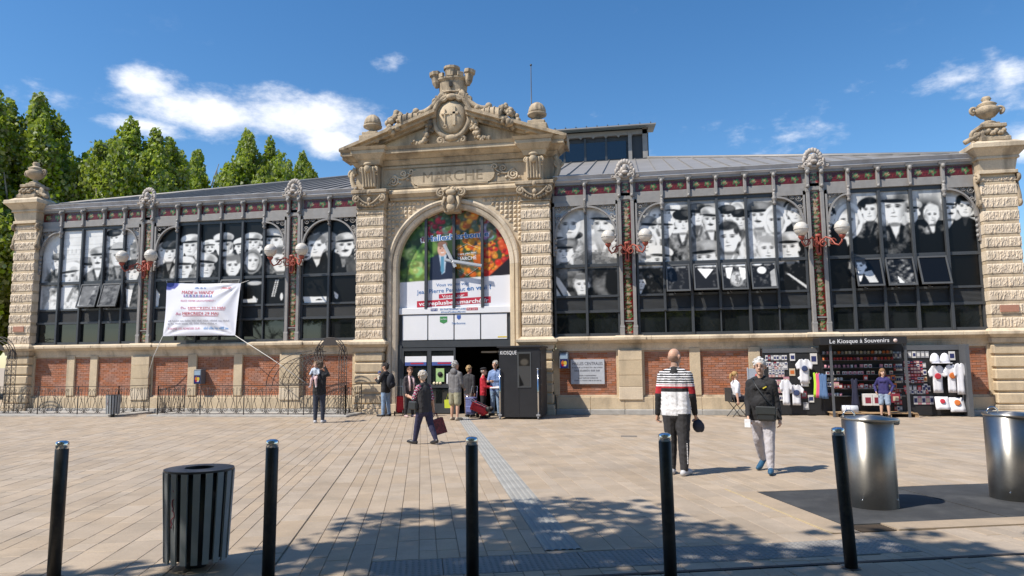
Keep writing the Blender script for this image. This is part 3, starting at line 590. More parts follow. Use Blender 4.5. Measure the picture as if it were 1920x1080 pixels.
for sg in (-1, 1):
    for key, (xa, xb, muls) in BAYS.items():
        bay = MB(); X = [xa]+list(muls)+[xb]; X = sorted(sg*t for t in X); x0, x1 = X[0], X[-1]
        # fixed frame: transoms, mullions
        bay.box(x0, x1, YG-.05, YG+.08, ZM0, ZM1); bay.box(x0, x1, YG-.05, YG+.08, ZL1-.05, ZL1+.02); bay.box(x0, x1, YG-.07, YG+.08, ZB1, ZL0); bay.box(x0, x1, YG-.08, YG+.08, 2.50, ZB0); bay.box(x0, x1, YG-.04, YG+.08, ZT-.02, 7.02)
        for t in (x0+.03, x1-.03): bay.box(t-.035, t+.035, YG-.04, YG+.08, 2.6, ZT)
        fr = bay.build('window_bay', M['frame'], hall)
        for i, t in enumerate(X[1:-1]):
            mb = MB(); mb.box(t-.04, t+.04, YG-.12, YG+.075, 2.52 if (key != 'B' or i % 2) else 3.3, ZT, .006); mb.build('mullion', M['frame'], fr)
            if key == 'B' and not i % 2: mb = MB(); mb.box(t-.018, t+.018, YG-.06, YG+.07, 2.6, 3.285); mb.build('mullion', M['frame'], fr)
        arr = mural(key, sg); H, Wd = arr.shape[:2]; zb = ZL1
        def crop(a, b, z0, z1):
            i0 = int((a-x0)/(x1-x0)*(Wd-1)); i1 = max(i0+2, int((b-x0)/(x1-x0)*(Wd-1))+1); j0 = int((ZT-z1)/(ZT-zb)*(H-1)); j1 = max(j0+2, int((ZT-z0)/(ZT-zb)*(H-1))+1)
            return arr[j0:j1, i0:i1]
        ns = len(X)-1
        for i in range(ns):
            a, b = X[i]+.04, X[i+1]-.04
            raster('printed_pane', a, b, ZM1, ZT, crop(a, b, ZM1, ZT), M['print'], fr, YG)
            if i in OPEN[key, sg]:
                h = ZM0-ZL1-.02; o = raster('vent_pane', a+.055, b-.055, -h+.055, -.055, crop(a, b, ZL1, ZM0), M['print'], fr, -.006)
                mb = MB()
                for q in ((a+.012, a+.06), (b-.06, b-.012)): mb.box(q[0], q[1], -.03, .02, -h, -.005, .004)
                mb.box(a+.06, b-.06, -.03, .02, -h, -h+.06, .004); mb.box(a+.06, b-.06, -.03, .02, -.065, -.005, .004)
                f2 = mb.build('vent_frame', M['louvre'], fr)
                for t in (o, f2): t.location = (0, YG-.06, ZM0-.01); t.rotation_euler = (-R(random.uniform(15, 19)), 0, 0)
                f2.rotation_euler = o.rotation_euler
                mb = MB()
                mb.bar((a+(b-a)*.35, YG, ZL1+.05), (a+(b-a)*.35, YG-.30, ZL1-.02), .018); mb.build('stay_arm', M['iron'], fr)
            else: raster('printed_pane', a, b, ZL1+.02, ZM0, crop(a, b, ZL1, ZM0), M['print'], fr, YG)
            mb = MB(); mb.box(a, b, YG+.03, YG+.06, ZL0, ZL1-.05)
            z = ZL0+.012
            while z < ZL1-.07: mb.add([(a, YG+.03, z+.028), (b, YG+.03, z+.028), (b, YG-.006, z), (a, YG-.006, z), (a, YG-.006, z+.006), (b, YG-.006, z+.006), (b, YG+.03, z+.034), (a, YG+.03, z+.034)], [(3, 2, 1, 0), (4, 5, 6, 7), (3, 2, 5, 4)]); z += .037
            mb.build('louvre', M['louvre'], fr)
            mb = MB(); mb.box(a-.02, b+.02, YG+.02, YG+.035, ZB0, ZB1); mb.build('glass_pane', M['glass'], fr)
        # arched cast-iron corner brackets with scrolls and pendants
        for side in (0, 1):
            xc = x0 if side == 0 else x1; xm = X[1] if side == 0 else X[-2]; dr = 1 if side == 0 else -1
            wd = abs(xm-xc)-.02; zt = 7.0; zsp = 5.95 if key != 'half' else 5.85; mb = MB(); n = 14
            arc = [(xc+dr*(.10+(wd-.14)*(1-math.cos(t*math.pi/2/n))), zsp+(6.80-zsp)*math.sin(t*math.pi/2/n)) for t in range(n+1)]
            rim = [(xc+dr*(.04+(wd-.02)*(1-math.cos(t*math.pi/2/n))), zsp+(6.87-zsp)*math.sin(t*math.pi/2/n)) for t in range(n+1)]
            for (p_, p2), (r1, r2) in zip(zip(arc[:-1], arc[1:]), zip(rim[:-1], rim[1:])):
                mb.prism([p_, p2, r2, r1], YG-.16, YG-.06)
            mb.box(xc, xc+dr*.06, YG-.15, YG-.05, 5.2, zt); mb.box(xc, xm, YG-.15, YG-.05, 6.87, zt)
            for cx_, cz_, r_ in ((.16, 6.78, .10), (.34, 6.83, .075), (.13, 6.50, .085), (.50, 6.86, .05), (.10, 6.26, .055)):
                mb.tube(spiral((xc+dr*cx_*wd/.8, YG-.10, cz_), r_*min(1.25, wd/.8), 1.6, 18, 0, dr), .017, 5)
                mb.ball((xc+dr*cx_*wd/.8, YG-.11, cz_), .026, 6, 4)
            for zz in (5.82, 5.66, 5.5, 5.36): mb.ball((xc+dr*.075, YG-.12, zz), (.05, .05, .065), 7, 5)
            mb.lathe([(.0, -.14), (.05, -.10), (.062, -.05), (.035, .0), (.075, .05), (.085, .10), (.05, .16), (.06, .22), (.045, .30)], 10, (xm-dr*.0, YG-.13, 6.72))
            mb.build('arched_bracket', M['iron'], fr)
    # --- columns with glazed tile strips and crests
    def tile_art(w, h, seed, horizontal=False):
        c = Canvas(0, w, 0, h, 1, (.34, .12, .10), seed); rg = random.Random(seed)
        n = max(1, int(round((w if horizontal else h)/(50.0 if horizontal else 34.0))))
        for i in range(n):
            cx, cy = ((i+.5)*w/n, h/2) if horizontal else (w/2, (i+.5)*h/n); s_ = min(w, h)*.5
            for q in range(10):
                a = q*.628+rg.random()*.3; rr = s_*(.62 if q % 2 else .95); c.ell(cx+math.cos(a)*rr*.75, cy+math.sin(a)*rr*(.9 if not horizontal else .6), s_*.26, s_*.13, rg.choice(((.25, .50, .26), (.34, .60, .36), (.66, .66, .50), (.18, .36, .22))), .4, a)
            for q in range(5): a = q*1.257; c.ell(cx+math.cos(a)*s_*.22, cy+math.sin(a)*s_*.22, s_*.12, s_*.11, (.66, .56, .46), .5)
            c.ell(cx, cy, s_*.14, s_*.14, (.62, .42, .16), .4)
            for q in (-1, 1):
                if horizontal: c.ell(cx+q*w/n*.40, cy+h*.15, h*.2, h*.2, (.50, .16, .14), .3); c.ell(cx+q*w/n*.40, cy+h*.15, h*.11, h*.11, (.26, .08, .07), .3)
                else: c.ell(cx, cy+q*h/n*.44, w*.3, w*.09, (.66, .60, .52), .4); c.ell(cx+w*.25*q, cy+h/n*.4, w*.09, w*.09, (.6, .12, .12), .4)
        c.puta(np.minimum(np.minimum(c.X, w-c.X), np.minimum(c.Y, h-c.Y)) < min(w, h)*.07, np.array((.42, .12, .10))); return np.clip(c.a+(c.tex[..., None]-.5)*.25, 0, 1)
    art_v = tile_art(34, 34*14, 11); art_h = tile_art(100, 34, 12, True)
    for cx in (5.9, 11.8):
        x = sg*cx; mb = MB()
        for e in (-1, 1):
            mb.box(x+e*.21-.055, x+e*.21+.055, -.12, .14, 2.51, 7.06, .01); mb.box(x+e*.21-.075, x+e*.21+.075, -.13, .14, 2.51, 2.78, .015); mb.frus(x+e*.21-.05, x+e*.21+.05, -.10, .14, 2.78, 2.9, .03, .0)
            mb.box(x+e*.21-.07, x+e*.21+.07, -.125, .1, 6.95, 7.08, .01)
            mb.box(x+e*.21-.045, x+e*.21+.045, -.16, .1, 7.10, 7.66, .01); mb.ball((x+e*.21, -.17, 7.13), (.055, .05, .06), 8, 6); mb.ball((x+e*.21, -.19, 7.58), (.07, .07, .08), 8, 6); mb.box(x+e*.21-.075, x+e*.21+.075, -.21, .1, 7.64, 7.74, .01)
        mb.box(x-.16, x+.16, .0, .14, 2.51, 7.06); mb.box(x-.16, x+.16, -.08, .1, 2.96, 3.0); mb.box(x-.16, x+.16, -.08, .1, 7.02, 7.08)
        colm = mb.build('iron_column', M['iron'], hall)
        raster('tile_strip', x-.15, x+.15, 3.02, 7.0, art_v, M['tile'], colm, -.035, .03)
        raster('tile_square', x-.15, x+.15, 2.58, 2.94, art_v[:36], M['tile'], colm, -.036, .03)
        raster('tile_square', x-.15, x+.15, 7.14, 7.6, art_v[:46], M['tile'], colm, -.06, .03)
        cr = MB(); y = -.12
        for q in range(-4, 5):
            a = q*.36; cr.ball((x+math.sin(a)*.24, y+.02, 8.02+math.cos(a)*.28), (.075, .06, .09), 8, 6)
        cr.lathe([(.02, 0), (.17, .03), (.2, .14), (.14, .24), (.0, .3)], 12, (x, y+.04, 7.86), 1, .6)
        cr.ball((x, y-.08, 8.06), (.085, .08, .115), 10, 8); cr.ball((x, y-.10, 7.9), (.12, .07, .07), 8, 6)
        for e in (-1, 1):
            cr.tube(spiral((x+e*.23, y-.06, 7.83), .11, 1.5, 18, R(90), e), .035, 6); cr.tube(spiral((x+e*.40, y-.02, 7.80), .075, 1.4, 16, R(90), e), .028, 6)
            cr.ball((x+e*.13, y-.09, 7.80), .07, 8, 6); cr.ball((x+e*.30, y-.05, 7.95), (.05, .05, .09), 8, 6)
        cr.box(x-.34, x+.34, -.18, .1, 7.72, 7.80, .01)
        cr.build('column_crest', plain('crest_paint', (.43, .385, .345), .6, var=.3, scale=9, stain=(.22, .17, .13), stain_amt=.7), colm)
    # --- frieze, consoles, gutter
    fz = MB(); fz.box(sg*3.46, sg*16.46, .02, .3, 7.02, 7.7); fz.box(sg*3.46, sg*16.46, -.06, .02, 7.0, 7.25, .01); fz.box(sg*3.46, sg*16.46, -.05, .02, 7.60, 7.68)
    frz = fz.build('frieze', M['iron'], hall)
    for key, (xa, xb, muls) in BAYS.items():
        X = sorted(sg*t for t in ([xa+(-.02 if key != 'half' else 0)]+list(muls)+[xb]))
        for a, b in zip(X[:-1], X[1:]): raster('frieze_tile', a+.06, b-.06, 7.27, 7.565, art_h, M['tile'], frz, -.012, .03)
        for t in X[1:-1]:
            mb = MB(); mb.box(t-.045, t+.045, -.12, .02, 7.06, 7.64, .01); mb.ball((t, -.10, 7.05), (.05, .05, .06), 8, 6); mb.ball((t, -.15, 7.56), (.06, .07, .08), 8, 6); mb.frus(t-.05, t+.05, -.06, .02, 7.62, 7.70, .04, .06); mb.build('console', M['iron'], frz)
    gt = MB(); A, B = min(sg*3.5, sg*16.5), max(sg*3.5, sg*16.5)
    gt.frus(A, B, -.06, .3, 7.68, 7.74, .0, .05, False); gt.box(A, B, -.13, .3, 7.74, 7.77); gt.frus(A, B, -.08, .3, 7.77, 7.88, .04, .09, False); gt.box(A, B, -.185, -.14, 7.88, 7.90); gt.box(A, B, -.13, .3, 7.83, 7.86)
    gt.build('gutter', M['gutter'], hall)
    bk = MB(); bk.box(sg*3.0, sg*16.6, .62, .7, 2.4, 7.6); bk.box(sg*3.0, sg*16.6, .2, .7, 2.40, 2.5); bk.box(sg*3.0, sg*16.6, .3, .7, 7.55, 7.6); bk.build('dark_backing', M['black'], hall)  # added black backing: keeps light out and stands in for the unlit interior
    sd = MB(); sd.box(sg*16.7, sg*17.2, .2, 27, 0, 7.75); sd.build('side_wall', M['stone'], hall)

# --- hipped zinc roof
rf = empty('roof'); rf.parent = hall
S_ = .345; E0 = (-.12, 7.86)
def zr(y): return E0[1]+(y-E0[0])*S_
pw = .6; n = int(33.2/pw)
for i in range(n):
    xa = -16.6+33.2*i/n; xb = -16.6+33.2*(i+1)/n
    ya, yb = min(12., 16.6-abs(xa)+E0[0]+.0), min(12., 16.6-abs(xb)+E0[0])
    ya = max(ya, E0[0]+.02); yb = max(yb, E0[0]+.02)
    mb = MB(); mb.add([(xa, E0[0], zr(E0[0])), (xb, E0[0], zr(E0[0])), (xb, yb, zr(yb)), (xa, ya, zr(ya))], [(0, 1, 2, 3)])
    if ya > .3:
        mb.add([(xa-.014, E0[0], zr(E0[0])), (xa+.014, E0[0], zr(E0[0])), (xa+.014, ya, zr(ya)), (xa-.014, ya, zr(ya)),
                (xa-.010, E0[0], zr(E0[0])+.055), (xa+.010, E0[0], zr(E0[0])+.055), (xa+.010, ya, zr(ya)+.055), (xa-.010, ya, zr(ya)+.055)], [(4, 5, 6, 7), (0, 1, 5, 4), (1, 2, 6, 5), (3, 0, 4, 7), (2, 3, 7, 6)])
    mb.build('roof_panel', M['zinc'], rf)
mb = MB(); zt = zr(12)
for sg in (-1, 1):
    mb.add([(sg*16.6, E0[0], zr(E0[0])), (sg*16.6, 27, zr(E0[0])), (sg*4.5, 15, zt), (sg*4.5, 12, zt)], [(0, 1, 2, 3) if sg > 0 else (3, 2, 1, 0)])
    mb.tube([(sg*16.6, E0[0], zr(E0[0])+.02), (sg*4.6, 11.9, zt)], .07, 6)
mb.add([(-4.6, 12, zt), (4.6, 12, zt), (4.6, 15, zt), (-4.6, 15, zt), (16.6, 27, zr(E0[0])), (-16.6, 27, zr(E0[0]))], [(0, 1, 2, 3), (3, 2, 4, 5)])
mb.build('roof_slope', M['zinc'], rf)
# --- raised glazed lantern
lan = MB(); ly = 9.6; lan.box(-7.0, 7.0, ly+.1, 13.5, 10.9, 12.75); lan.box(-7.1, 7.1, ly-.1, ly+.12, 10.95, 11.22); lanm = lan.build('lantern', plain('lantern_dark', (.05, .052, .058), .5), hall)
xx = -6.0
while xx < 6.0:
    mb = MB(); mb.box(xx+.05, xx+.95, ly+.03, ly+.06, 11.28, 12.15); mb.build('lantern_pane', plain('sky_glass', (.03, .04, .05), .02, var=0, spec=1.0, metal=.55), lanm)
    mb = MB(); mb.box(xx-.05, xx+.05, ly-.04, ly+.1, 11.22, 12.35); mb.build('lantern_mullion', M['frame'], lanm); xx += 1.0
mb = MB(); mb.box(6.05, 6.22, ly-.12, ly+.1, 11.0, 12.6); mb.box(6.72, 6.95, ly-.1, ly+.12, 11.0, 12.7); mb.box(-7, 7, ly-.1, ly+.1, 12.40, 12.62)
for i in range(24):
    x = -7.1+i*.6; mb.prism([(x, 12.40), (x+.1, 12.30), (x+.2, 12.40)], ly-.09, ly-.03)
mb.build('lantern_valance', M['iron'], lanm)
mb = MB(); mb.add([(-7.5, ly-.6, 12.66), (7.35, ly-.6, 12.66), (7.35, 13, 13.6), (-7.5, 13, 13.6), (-7.5, ly-.6, 12.72), (7.35, ly-.6, 12.72), (7.35, 13, 13.68), (-7.5, 13, 13.68)], [(3, 2, 1, 0), (4, 5, 6, 7), (0, 1, 5, 4), (1, 2, 6, 5), (2, 3, 7, 6), (3, 0, 4, 7)])
x = -7.4
while x < 7.3: mb.box(x, x+.03, ly-.6, ly-.55, 12.72, 12.78); mb.add([(x, ly-.6, 12.72), (x+.03, ly-.6, 12.72), (x+.03, 13, 13.68), (x, 13, 13.68), (x, ly-.6, 12.79), (x+.03, ly-.6, 12.79), (x+.03, 13, 13.75), (x, 13, 13.75)], [(4, 5, 6, 7), (0, 1, 5, 4), (1, 2, 6, 5), (3, 0, 4, 7)]); x += .5
mb.build('lantern_roof', M['zinc'], lanm)
mb = MB(); mb.tube([(2.07, 5, 9), (2.07, 5, 14.2)], [.035, .018], 6); mb.ball((2.07, 5, 14.22), .05, 8, 6); mb.build('lightning_rod', M['frame'], hall)
# ------------------------------------------------------------------ carved blocks and portal
def text_mesh(txt, size, bold=0.0, extr=.002, align='CENTER', shear=0.0, spacing=1.0):
    cu = bpy.data.curves.new('lettering', 'FONT'); cu.body = txt; cu.size = size; cu.extrude = extr; cu.offset = bold*.25; cu.align_x = align; cu.shear = shear; cu.space_character = spacing; cu.resolution_u = 3
    o = bpy.data.objects.new('lettering', cu); COL.objects.link(o)
    dg = bpy.context.evaluated_depsgraph_get(); me = bpy.data.meshes.new_from_object(o.evaluated_get(dg)); bpy.data.objects.remove(o); bpy.data.curves.remove(cu)
    return me
def lettering(txt, size, x, y, z, mat, parent, bold=0.0, extr=.002, align='CENTER', shear=0.0, roll=0.0, spacing=1.0, width=None, rz=0.0):
    me = text_mesh(txt, size, bold, extr, align, shear, spacing)
    if width and len(me.vertices):
        xs = [v.co.x for v in me.vertices]; k = width/(max(xs)-min(xs))
        for v in me.vertices: v.co.x *= k
    me.transform(Matrix.Translation((x, y, z)) @ Matrix.Rotation(rz, 4, 'Z') @ Matrix.Rotation(R(90), 4, 'X') @ Matrix.Rotation(roll, 4, 'Z'))
    me.materials.clear(); me.materials.append(mat); o = bpy.data.objects.new('lettering', me); COL.objects.link(o); o.parent = parent; return o
def drip_block(x0, x1, yf, yb, z0, z1, seed, amp=.028, side=True):
    """rusticated block with carved icicle-like vertical relief on the front (and right/left faces)"""
    amp = .036; rg = np.random.default_rng(seed); nx = max(6, int((x1-x0)/.023)); nz = max(4, int((z1-z0)/.04)); mb = MB()
    colh = rg.random(nx+1); cut = rg.random(nx+1); V = []
    for j in range(nz+1):
        for i in range(nx+1):
            t = j/nz; e = 1.0 if 0 < i < nx and 0 < j < nz else 0.0
            d = amp*(colh[i]*.6+.4*rg.random())*(1.0 if t > cut[i]*.75 else .25)*e
            V.append((x0+(x1-x0)*i/nx+(rg.random()-.5)*.01*e, yf-d, z0+(z1-z0)*t))
    mb.add(V, [(j*(nx+1)+i, j*(nx+1)+i+1, (j+1)*(nx+1)+i+1, (j+1)*(nx+1)+i) for j in range(nz) for i in range(nx)])
    mb.add([(x0, yf, z0), (x1, yf, z0), (x1, yb, z0), (x0, yb, z0), (x0, yf, z1), (x1, yf, z1), (x1, yb, z1), (x0, yb, z1)], [(0, 3, 2, 1), (4, 5, 6, 7), (1, 2, 6, 5), (3, 0, 4, 7)])
    return mb
def drip_shaft(parent, x0, x1, yf, z0, z1, seed):
    core = MB(); core.box(x0+.03, x1-.03, yf+.03, .3, z0, z1); core.build('shaft_core', M['stone'], parent)
    z = z0; i = 0
    while z < z1-.05:
        h = .40; b = min(z+h, z1); mb = drip_block(x0, x1, yf, .25, z+.006, b-.10, seed+i); mb.build('carved_block', M['stone_drip'], parent)
        if b-.095 < z1: mb = MB(); mb.box(x0+.012, x1-.012, yf+.012, .25, b-.098, b-.004, .008); mb.build('joint_band', M['stone_blk'], parent)
        z = b; i += 1
def rustic_pedestal(parent, x0, x1, yf, z1=2.12):
    mb = MB(); mb.box(x0+.05, x1-.05, yf+.06, .3, 0, z1); mb.build('pedestal_core', M['stone'], parent)
    z = .32
    for h in (.36, .34, .36, .38, .34):
        mb = MB(); mb.box(x0, x1, yf, .25, z+.02, min(z+h-.03, z1-.01), .035); mb.build('rustic_block', M['stone_blk'], parent); z += h
    mb = MB(); mb.box(x0-.06, x1+.06, yf-.10, .25, -.02, .16, .015); mb.box(x0-.03, x1+.03, yf-.05, .25, .16, .31, .02); mb.build('pedestal_base', M['stone'], parent)
    mb = MB(); mb.frus(x0, x1, yf+.02, .3, 2.12, 2.26, .02, .05); mb.frus(x0, x1, yf, .3, 2.27, 2.36, .05, .15); mb.box(x0-.17, x1+.17, yf-.17, .3, 2.36, 2.46, .012); mb.frus(x0, x1, yf, .3, 2.46, 2.55, .10, .01); mb.build('pedestal_cap', M['stone'], parent)
portal = empty('portal'); portal.parent = hall; portal.scale = (.986, 1, .987)
YP = -.34
for sg in (-1, 1):
    a, b = (2.45, 3.45); x0, x1 = min(sg*a, sg*b), max(sg*a, sg*b); xc = sg*2.95
    rustic_pedestal(portal, x0-.02, x1+.02, YP-.02)
    drip_shaft(portal, x0, x1, YP, 2.56, 7.14, 100+sg*10)
    cp = MB(); cp.box(x0-.02, x1+.02, YP-.04, .3, 7.14, 7.20, .01); cp.frus(x0, x1, YP, .3, 7.20, 7.62, .0, .09); cp.box(x0-.12, x1+.12, YP-.14, .3, 7.62, 7.70, .01); cp.box(x0-.16, x1+.16, YP-.18, .3, 7.70, 7.82, .015)
    for e in (-1, 1):
        cp.tube(spiral((xc+e*.47, YP-.12, 7.50), .14, 1.7, 22, R(90), -e), .04, 6); cp.ball((xc+e*.47, YP-.13, 7.50), .055, 8, 6)
        cp.tube([(xc+e*(.44-.4*t), YP-.12-.02*math.sin(t*3), 7.60-.28*math.sin(t*1.5)) for t in np.linspace(0, 1, 9)], [.045-.02*t for t in np.linspace(0, 1, 9)], 6)
        for t in range(4): cp.ball((xc+e*(.12+.09*t), YP-.08, 7.27+.035*t), (.06, .05, .075), 7, 5)
    cp.ball((xc, YP-.14, 7.72), (.09, .08, .11), 8, 6); cp.ball((xc, YP-.12, 7.45), (.08, .07, .1), 8, 6); cp.ball((xc, YP-.10, 7.3), (.07, .06, .09), 8, 6)
    cp.build('capital', M['stone_old'], portal)
    # console over the capital
    cs = MB(); cs.box(xc-.29, xc+.29, YP-.06, .3, 7.84, 8.72, .015); n = 12
    for i in range(5):
        xx = xc-.2+.1*i; cs.tube([(xx, YP-.10-.16*(1-math.cos(t*2.4))/2-.05*t, 7.9+.7*t) for t in np.linspace(0, 1, n)], .05, 6)
    cs.ball((xc, YP-.28, 8.55), (.13, .11, .16), 10, 8); cs.ball((xc, YP-.30, 8.70), (.16, .10, .07), 8, 6)
    for e in (-1, 1): cs.tube(spiral((xc+e*.24, YP-.20, 8.52), .10, 1.5, 18, R(90), -e), .035, 6)
    cs.build('console', M['stone_up'], portal)
    vt = MB(); xs = sg*3.52
    vt.tube([(xs+sg*(.05+.18*math.sin(t*2.8)), -.1, 7.88+.85*t) for t in np.linspace(0, 1, 12)], .09, 8); vt.tube(spiral((xs+sg*.22, -.12, 8.50), .17, 1.6, 22, R(0), -sg), .055, 6); vt.tube(spiral((xs+sg*.12, -.12, 8.0), .10, 1.4, 18, R(180), sg), .04, 6); vt.box(min(xs-sg*.1, xs+sg*.12), max(xs-sg*.1, xs+sg*.12), -.05, .3, 7.84, 8.75)
    vt.build('side_volute', M['stone_up'], portal)
# wall around the arch
CZ, RI = 5.06, 2.0
arcp = [(RI*math.cos(t), CZ+RI*math.sin(t)) for t in np.linspace(0, math.pi, 41)]
mb = MB(); mb.prism([(2.5, 0), (2.5, 7.5), (-2.5, 7.5), (-2.5, 0), (-2.0, 0)]+[(x, z) for x, z in reversed(arcp)]+[(2.0, 0)], -.02, .52); mb.build('arch_wall', M['stone'], portal)
# archivolt, stepped mouldings cut into voussoirs
prof = [(2.005, .35), (2.005, -.06), (2.06, -.10), (2.16, -.13), (2.20, -.10), (2.22, -.16), (2.30, -.19), (2.36, -.16), (2.39, -.02)]
NV = 15
def arch_piece(t0, t1, n=4):
    mb = MB(); ts = np.linspace(t0, t1, n+1); m_ = len(prof)
    V = [(r*math.cos(t), y, CZ+r*math.sin(t)) for t in ts for r, y in prof]
    mb.add(V, [(i*m_+j, i*m_+j+1, (i+1)*m_+j+1, (i+1)*m_+j) for i in range(n) for j in range(m_-1)]+[tuple(range(m_)), tuple(range((n+1)*m_-1, n*m_-1, -1))]); return mb
for i in range(NV):
    arch_piece(math.pi*i/NV+.0015, math.pi*(i+1)/NV-.0015).build('voussoir', M['stone_blk'], portal)
for sg in (-1, 1):
    z = .32
    mb = MB(); mb.box(sg*2.0, sg*2.42, -.17, .3, 0, .32, .01); mb.build('jamb_base', M['stone'], portal)
    while z < CZ-.02:
        h = min(.78, CZ-z); mb = MB(); V = [(sg*r, y, zz) for zz in (z+.002, z+h-.002) for r, y in prof]; m_ = len(prof)
        mb.add(V, [(j, j+1, j+1+m_, j+m_) if sg < 0 else (j+1, j, j+m_, j+1+m_) for j in range(m_-1)]); mb.build('jamb_stone', M['stone_blk'], portal); z += h
# diamond-point spandrels
for sg in (-1, 1):
    dm = MB(); s_ = .155; nx = 11
    for i in range(15):
        for j in range(13):
            x = sg*(2.36-i*s_); z = 7.36-j*s_
            if math.hypot(x, z-CZ) < 2.50 or z < 5.4 or abs(x) < .35: continue
            dm.add([(x-s_*.47, -.022, z-s_*.47), (x+s_*.47, -.022, z-s_*.47), (x+s_*.47, -.022, z+s_*.47), (x-s_*.47, -.022, z+s_*.47), (x, -.085, z)], [(0, 1, 4), (1, 2, 4), (2, 3, 4), (3, 0, 4)])
    tag(dm.build('diamond_points', M['stone_blk'], portal), kind='stuff')
# keystone
ks = MB(); ks.prism([(-.26, 6.92), (.26, 6.92), (.36, 7.66), (-.36, 7.66)], -.30, .1); ks.ball((0, -.34, 7.35), (.15, .13, .2), 10, 8); ks.ball((0, -.36, 7.6), (.2, .12, .13), 10, 6); ks.ball((0, -.34, 7.08), (.17, .08, .16), 8, 6)
for e in (-1, 1):
    ks.tube(spiral((e*.36, -.32, 7.60), .16, 1.7, 22, R(90), -e), .045, 6); ks.tube([(e*.22, -.33, 7.45), (e*.30, -.35, 7.2), (e*.2, -.33, 6.98)], [.06, .05, .03], 6)
    for q in range(3): ks.ball((e*(.08+.07*q), -.36, 7.74-.03*q), .07, 7, 5)
ks.build('keystone', M['stone_up'], portal)
# lower cornice over arch
mb = MB()
for a, b in ((-2.31, 2.31),): mb.box(a, b, -.12, .3, 7.46, 7.56, .01); mb.frus(a, b, -.12, .3, 7.56, 7.66, .02, .10, False); mb.box(a, b, -.25, .3, 7.66, 7.76, .01); mb.frus(a, b, -.18, .3, 7.76, 7.85, .06, -.04, False)
mb.build('architrave', M['stone_up'], portal)
# inscription frieze
mb = MB(); mb.box(-3.6, 3.6, -.10, .3, 7.83, 8.76); mb.build('frieze_wall', M['stone_up'], portal)
mb = MB()
for a, b in ((-2.62, -2.54), (2.54, 2.62)): mb.box(a, b, -.145, -.09, 7.9, 8.7)
mb.box(-2.54, 2.54, -.145, -.09, 8.62, 8.70, .006); mb.box(-2.54, 2.54, -.145, -.09, 7.88, 7.94, .006)
tab = [(x*1.0, z) for x, z in [(1.22+.30*math.cos(t), 8.26+.30*math.sin(t)) for t in np.linspace(-math.pi/2, math.pi/2, 9)]+[(-1.22-.30*math.cos(t), 8.26+.30*math.sin(t)) for t in np.linspace(math.pi/2, -math.pi/2, 9)]]
mb.prism(tab, -.17, -.09); mb.box(-1.28, 1.28, -.17, -.09, 7.93, 7.97)
mb.build('inscription_tablet', M['stone_up'], portal)
lettering('MARCHE', .52, 0, -.172, 8.06, plain('cut_letters', (.27, .21, .14), .9), portal, .0, .004, width=2.16)
for sg in (-1, 1):
    mb = MB(); mb.tube(spiral((sg*2.18, -.13, 8.18), .20, 2.0, 30, R(90), sg), .035, 6); mb.tube(spiral((sg*1.82, -.13, 8.42), .13, 1.6, 24, R(-90), -sg), .03, 6); mb.tube([(sg*(1.5+.7*t), -.13, 8.42-.18*math.sin(t*3.1)) for t in np.linspace(0, 1, 10)], .03, 6)
    for q in range(9): a = q*.7; mb.ball((sg*(1.65+.09*q), -.12, 8.22+.14*math.sin(a*2)), (.06, .03, .05), 7, 5)
    mb.tube(spiral((sg*1.52, -.15, 8.48), .12, 1.3, 18, R(200), -sg), .035, 6)
    mb.build('carved_scroll', M['stone'], portal)
# main cornice
mb = MB(); mb.frus(-3.62, 3.62, -.14, .5, 8.74, 8.86, .0, .08); mb.box(-3.72, 3.72, -.24, .5, 8.86, 8.92, .01); mb.frus(-3.62, 3.62, -.14, .5, 8.92, 9.06, .14, .30); mb.box(-3.98, 3.98, -.52, .5, 9.06, 9.20, .015); mb.frus(-3.62, 3.62, -.14, .5, 9.20, 9.30, .38, .46); mb.build('main_cornice', M['stone_up'], portal)
for e in (-1, 1):
    mb = MB(); xc = e*2.95; mb.frus(xc-.36, xc+.36, -.46, .0, 8.72, 8.9, .0, .08); mb.frus(xc-.36, xc+.36, -.46, .0, 8.9, 9.06, .10, .22); mb.box(xc-.62, xc+.62, -.70, .0, 9.062, 9.205, .015); mb.frus(xc-.36, xc+.36, -.46, .0, 9.206, 9.305, .26, .34); mb.build('cornice_break', M['stone_up'], portal)
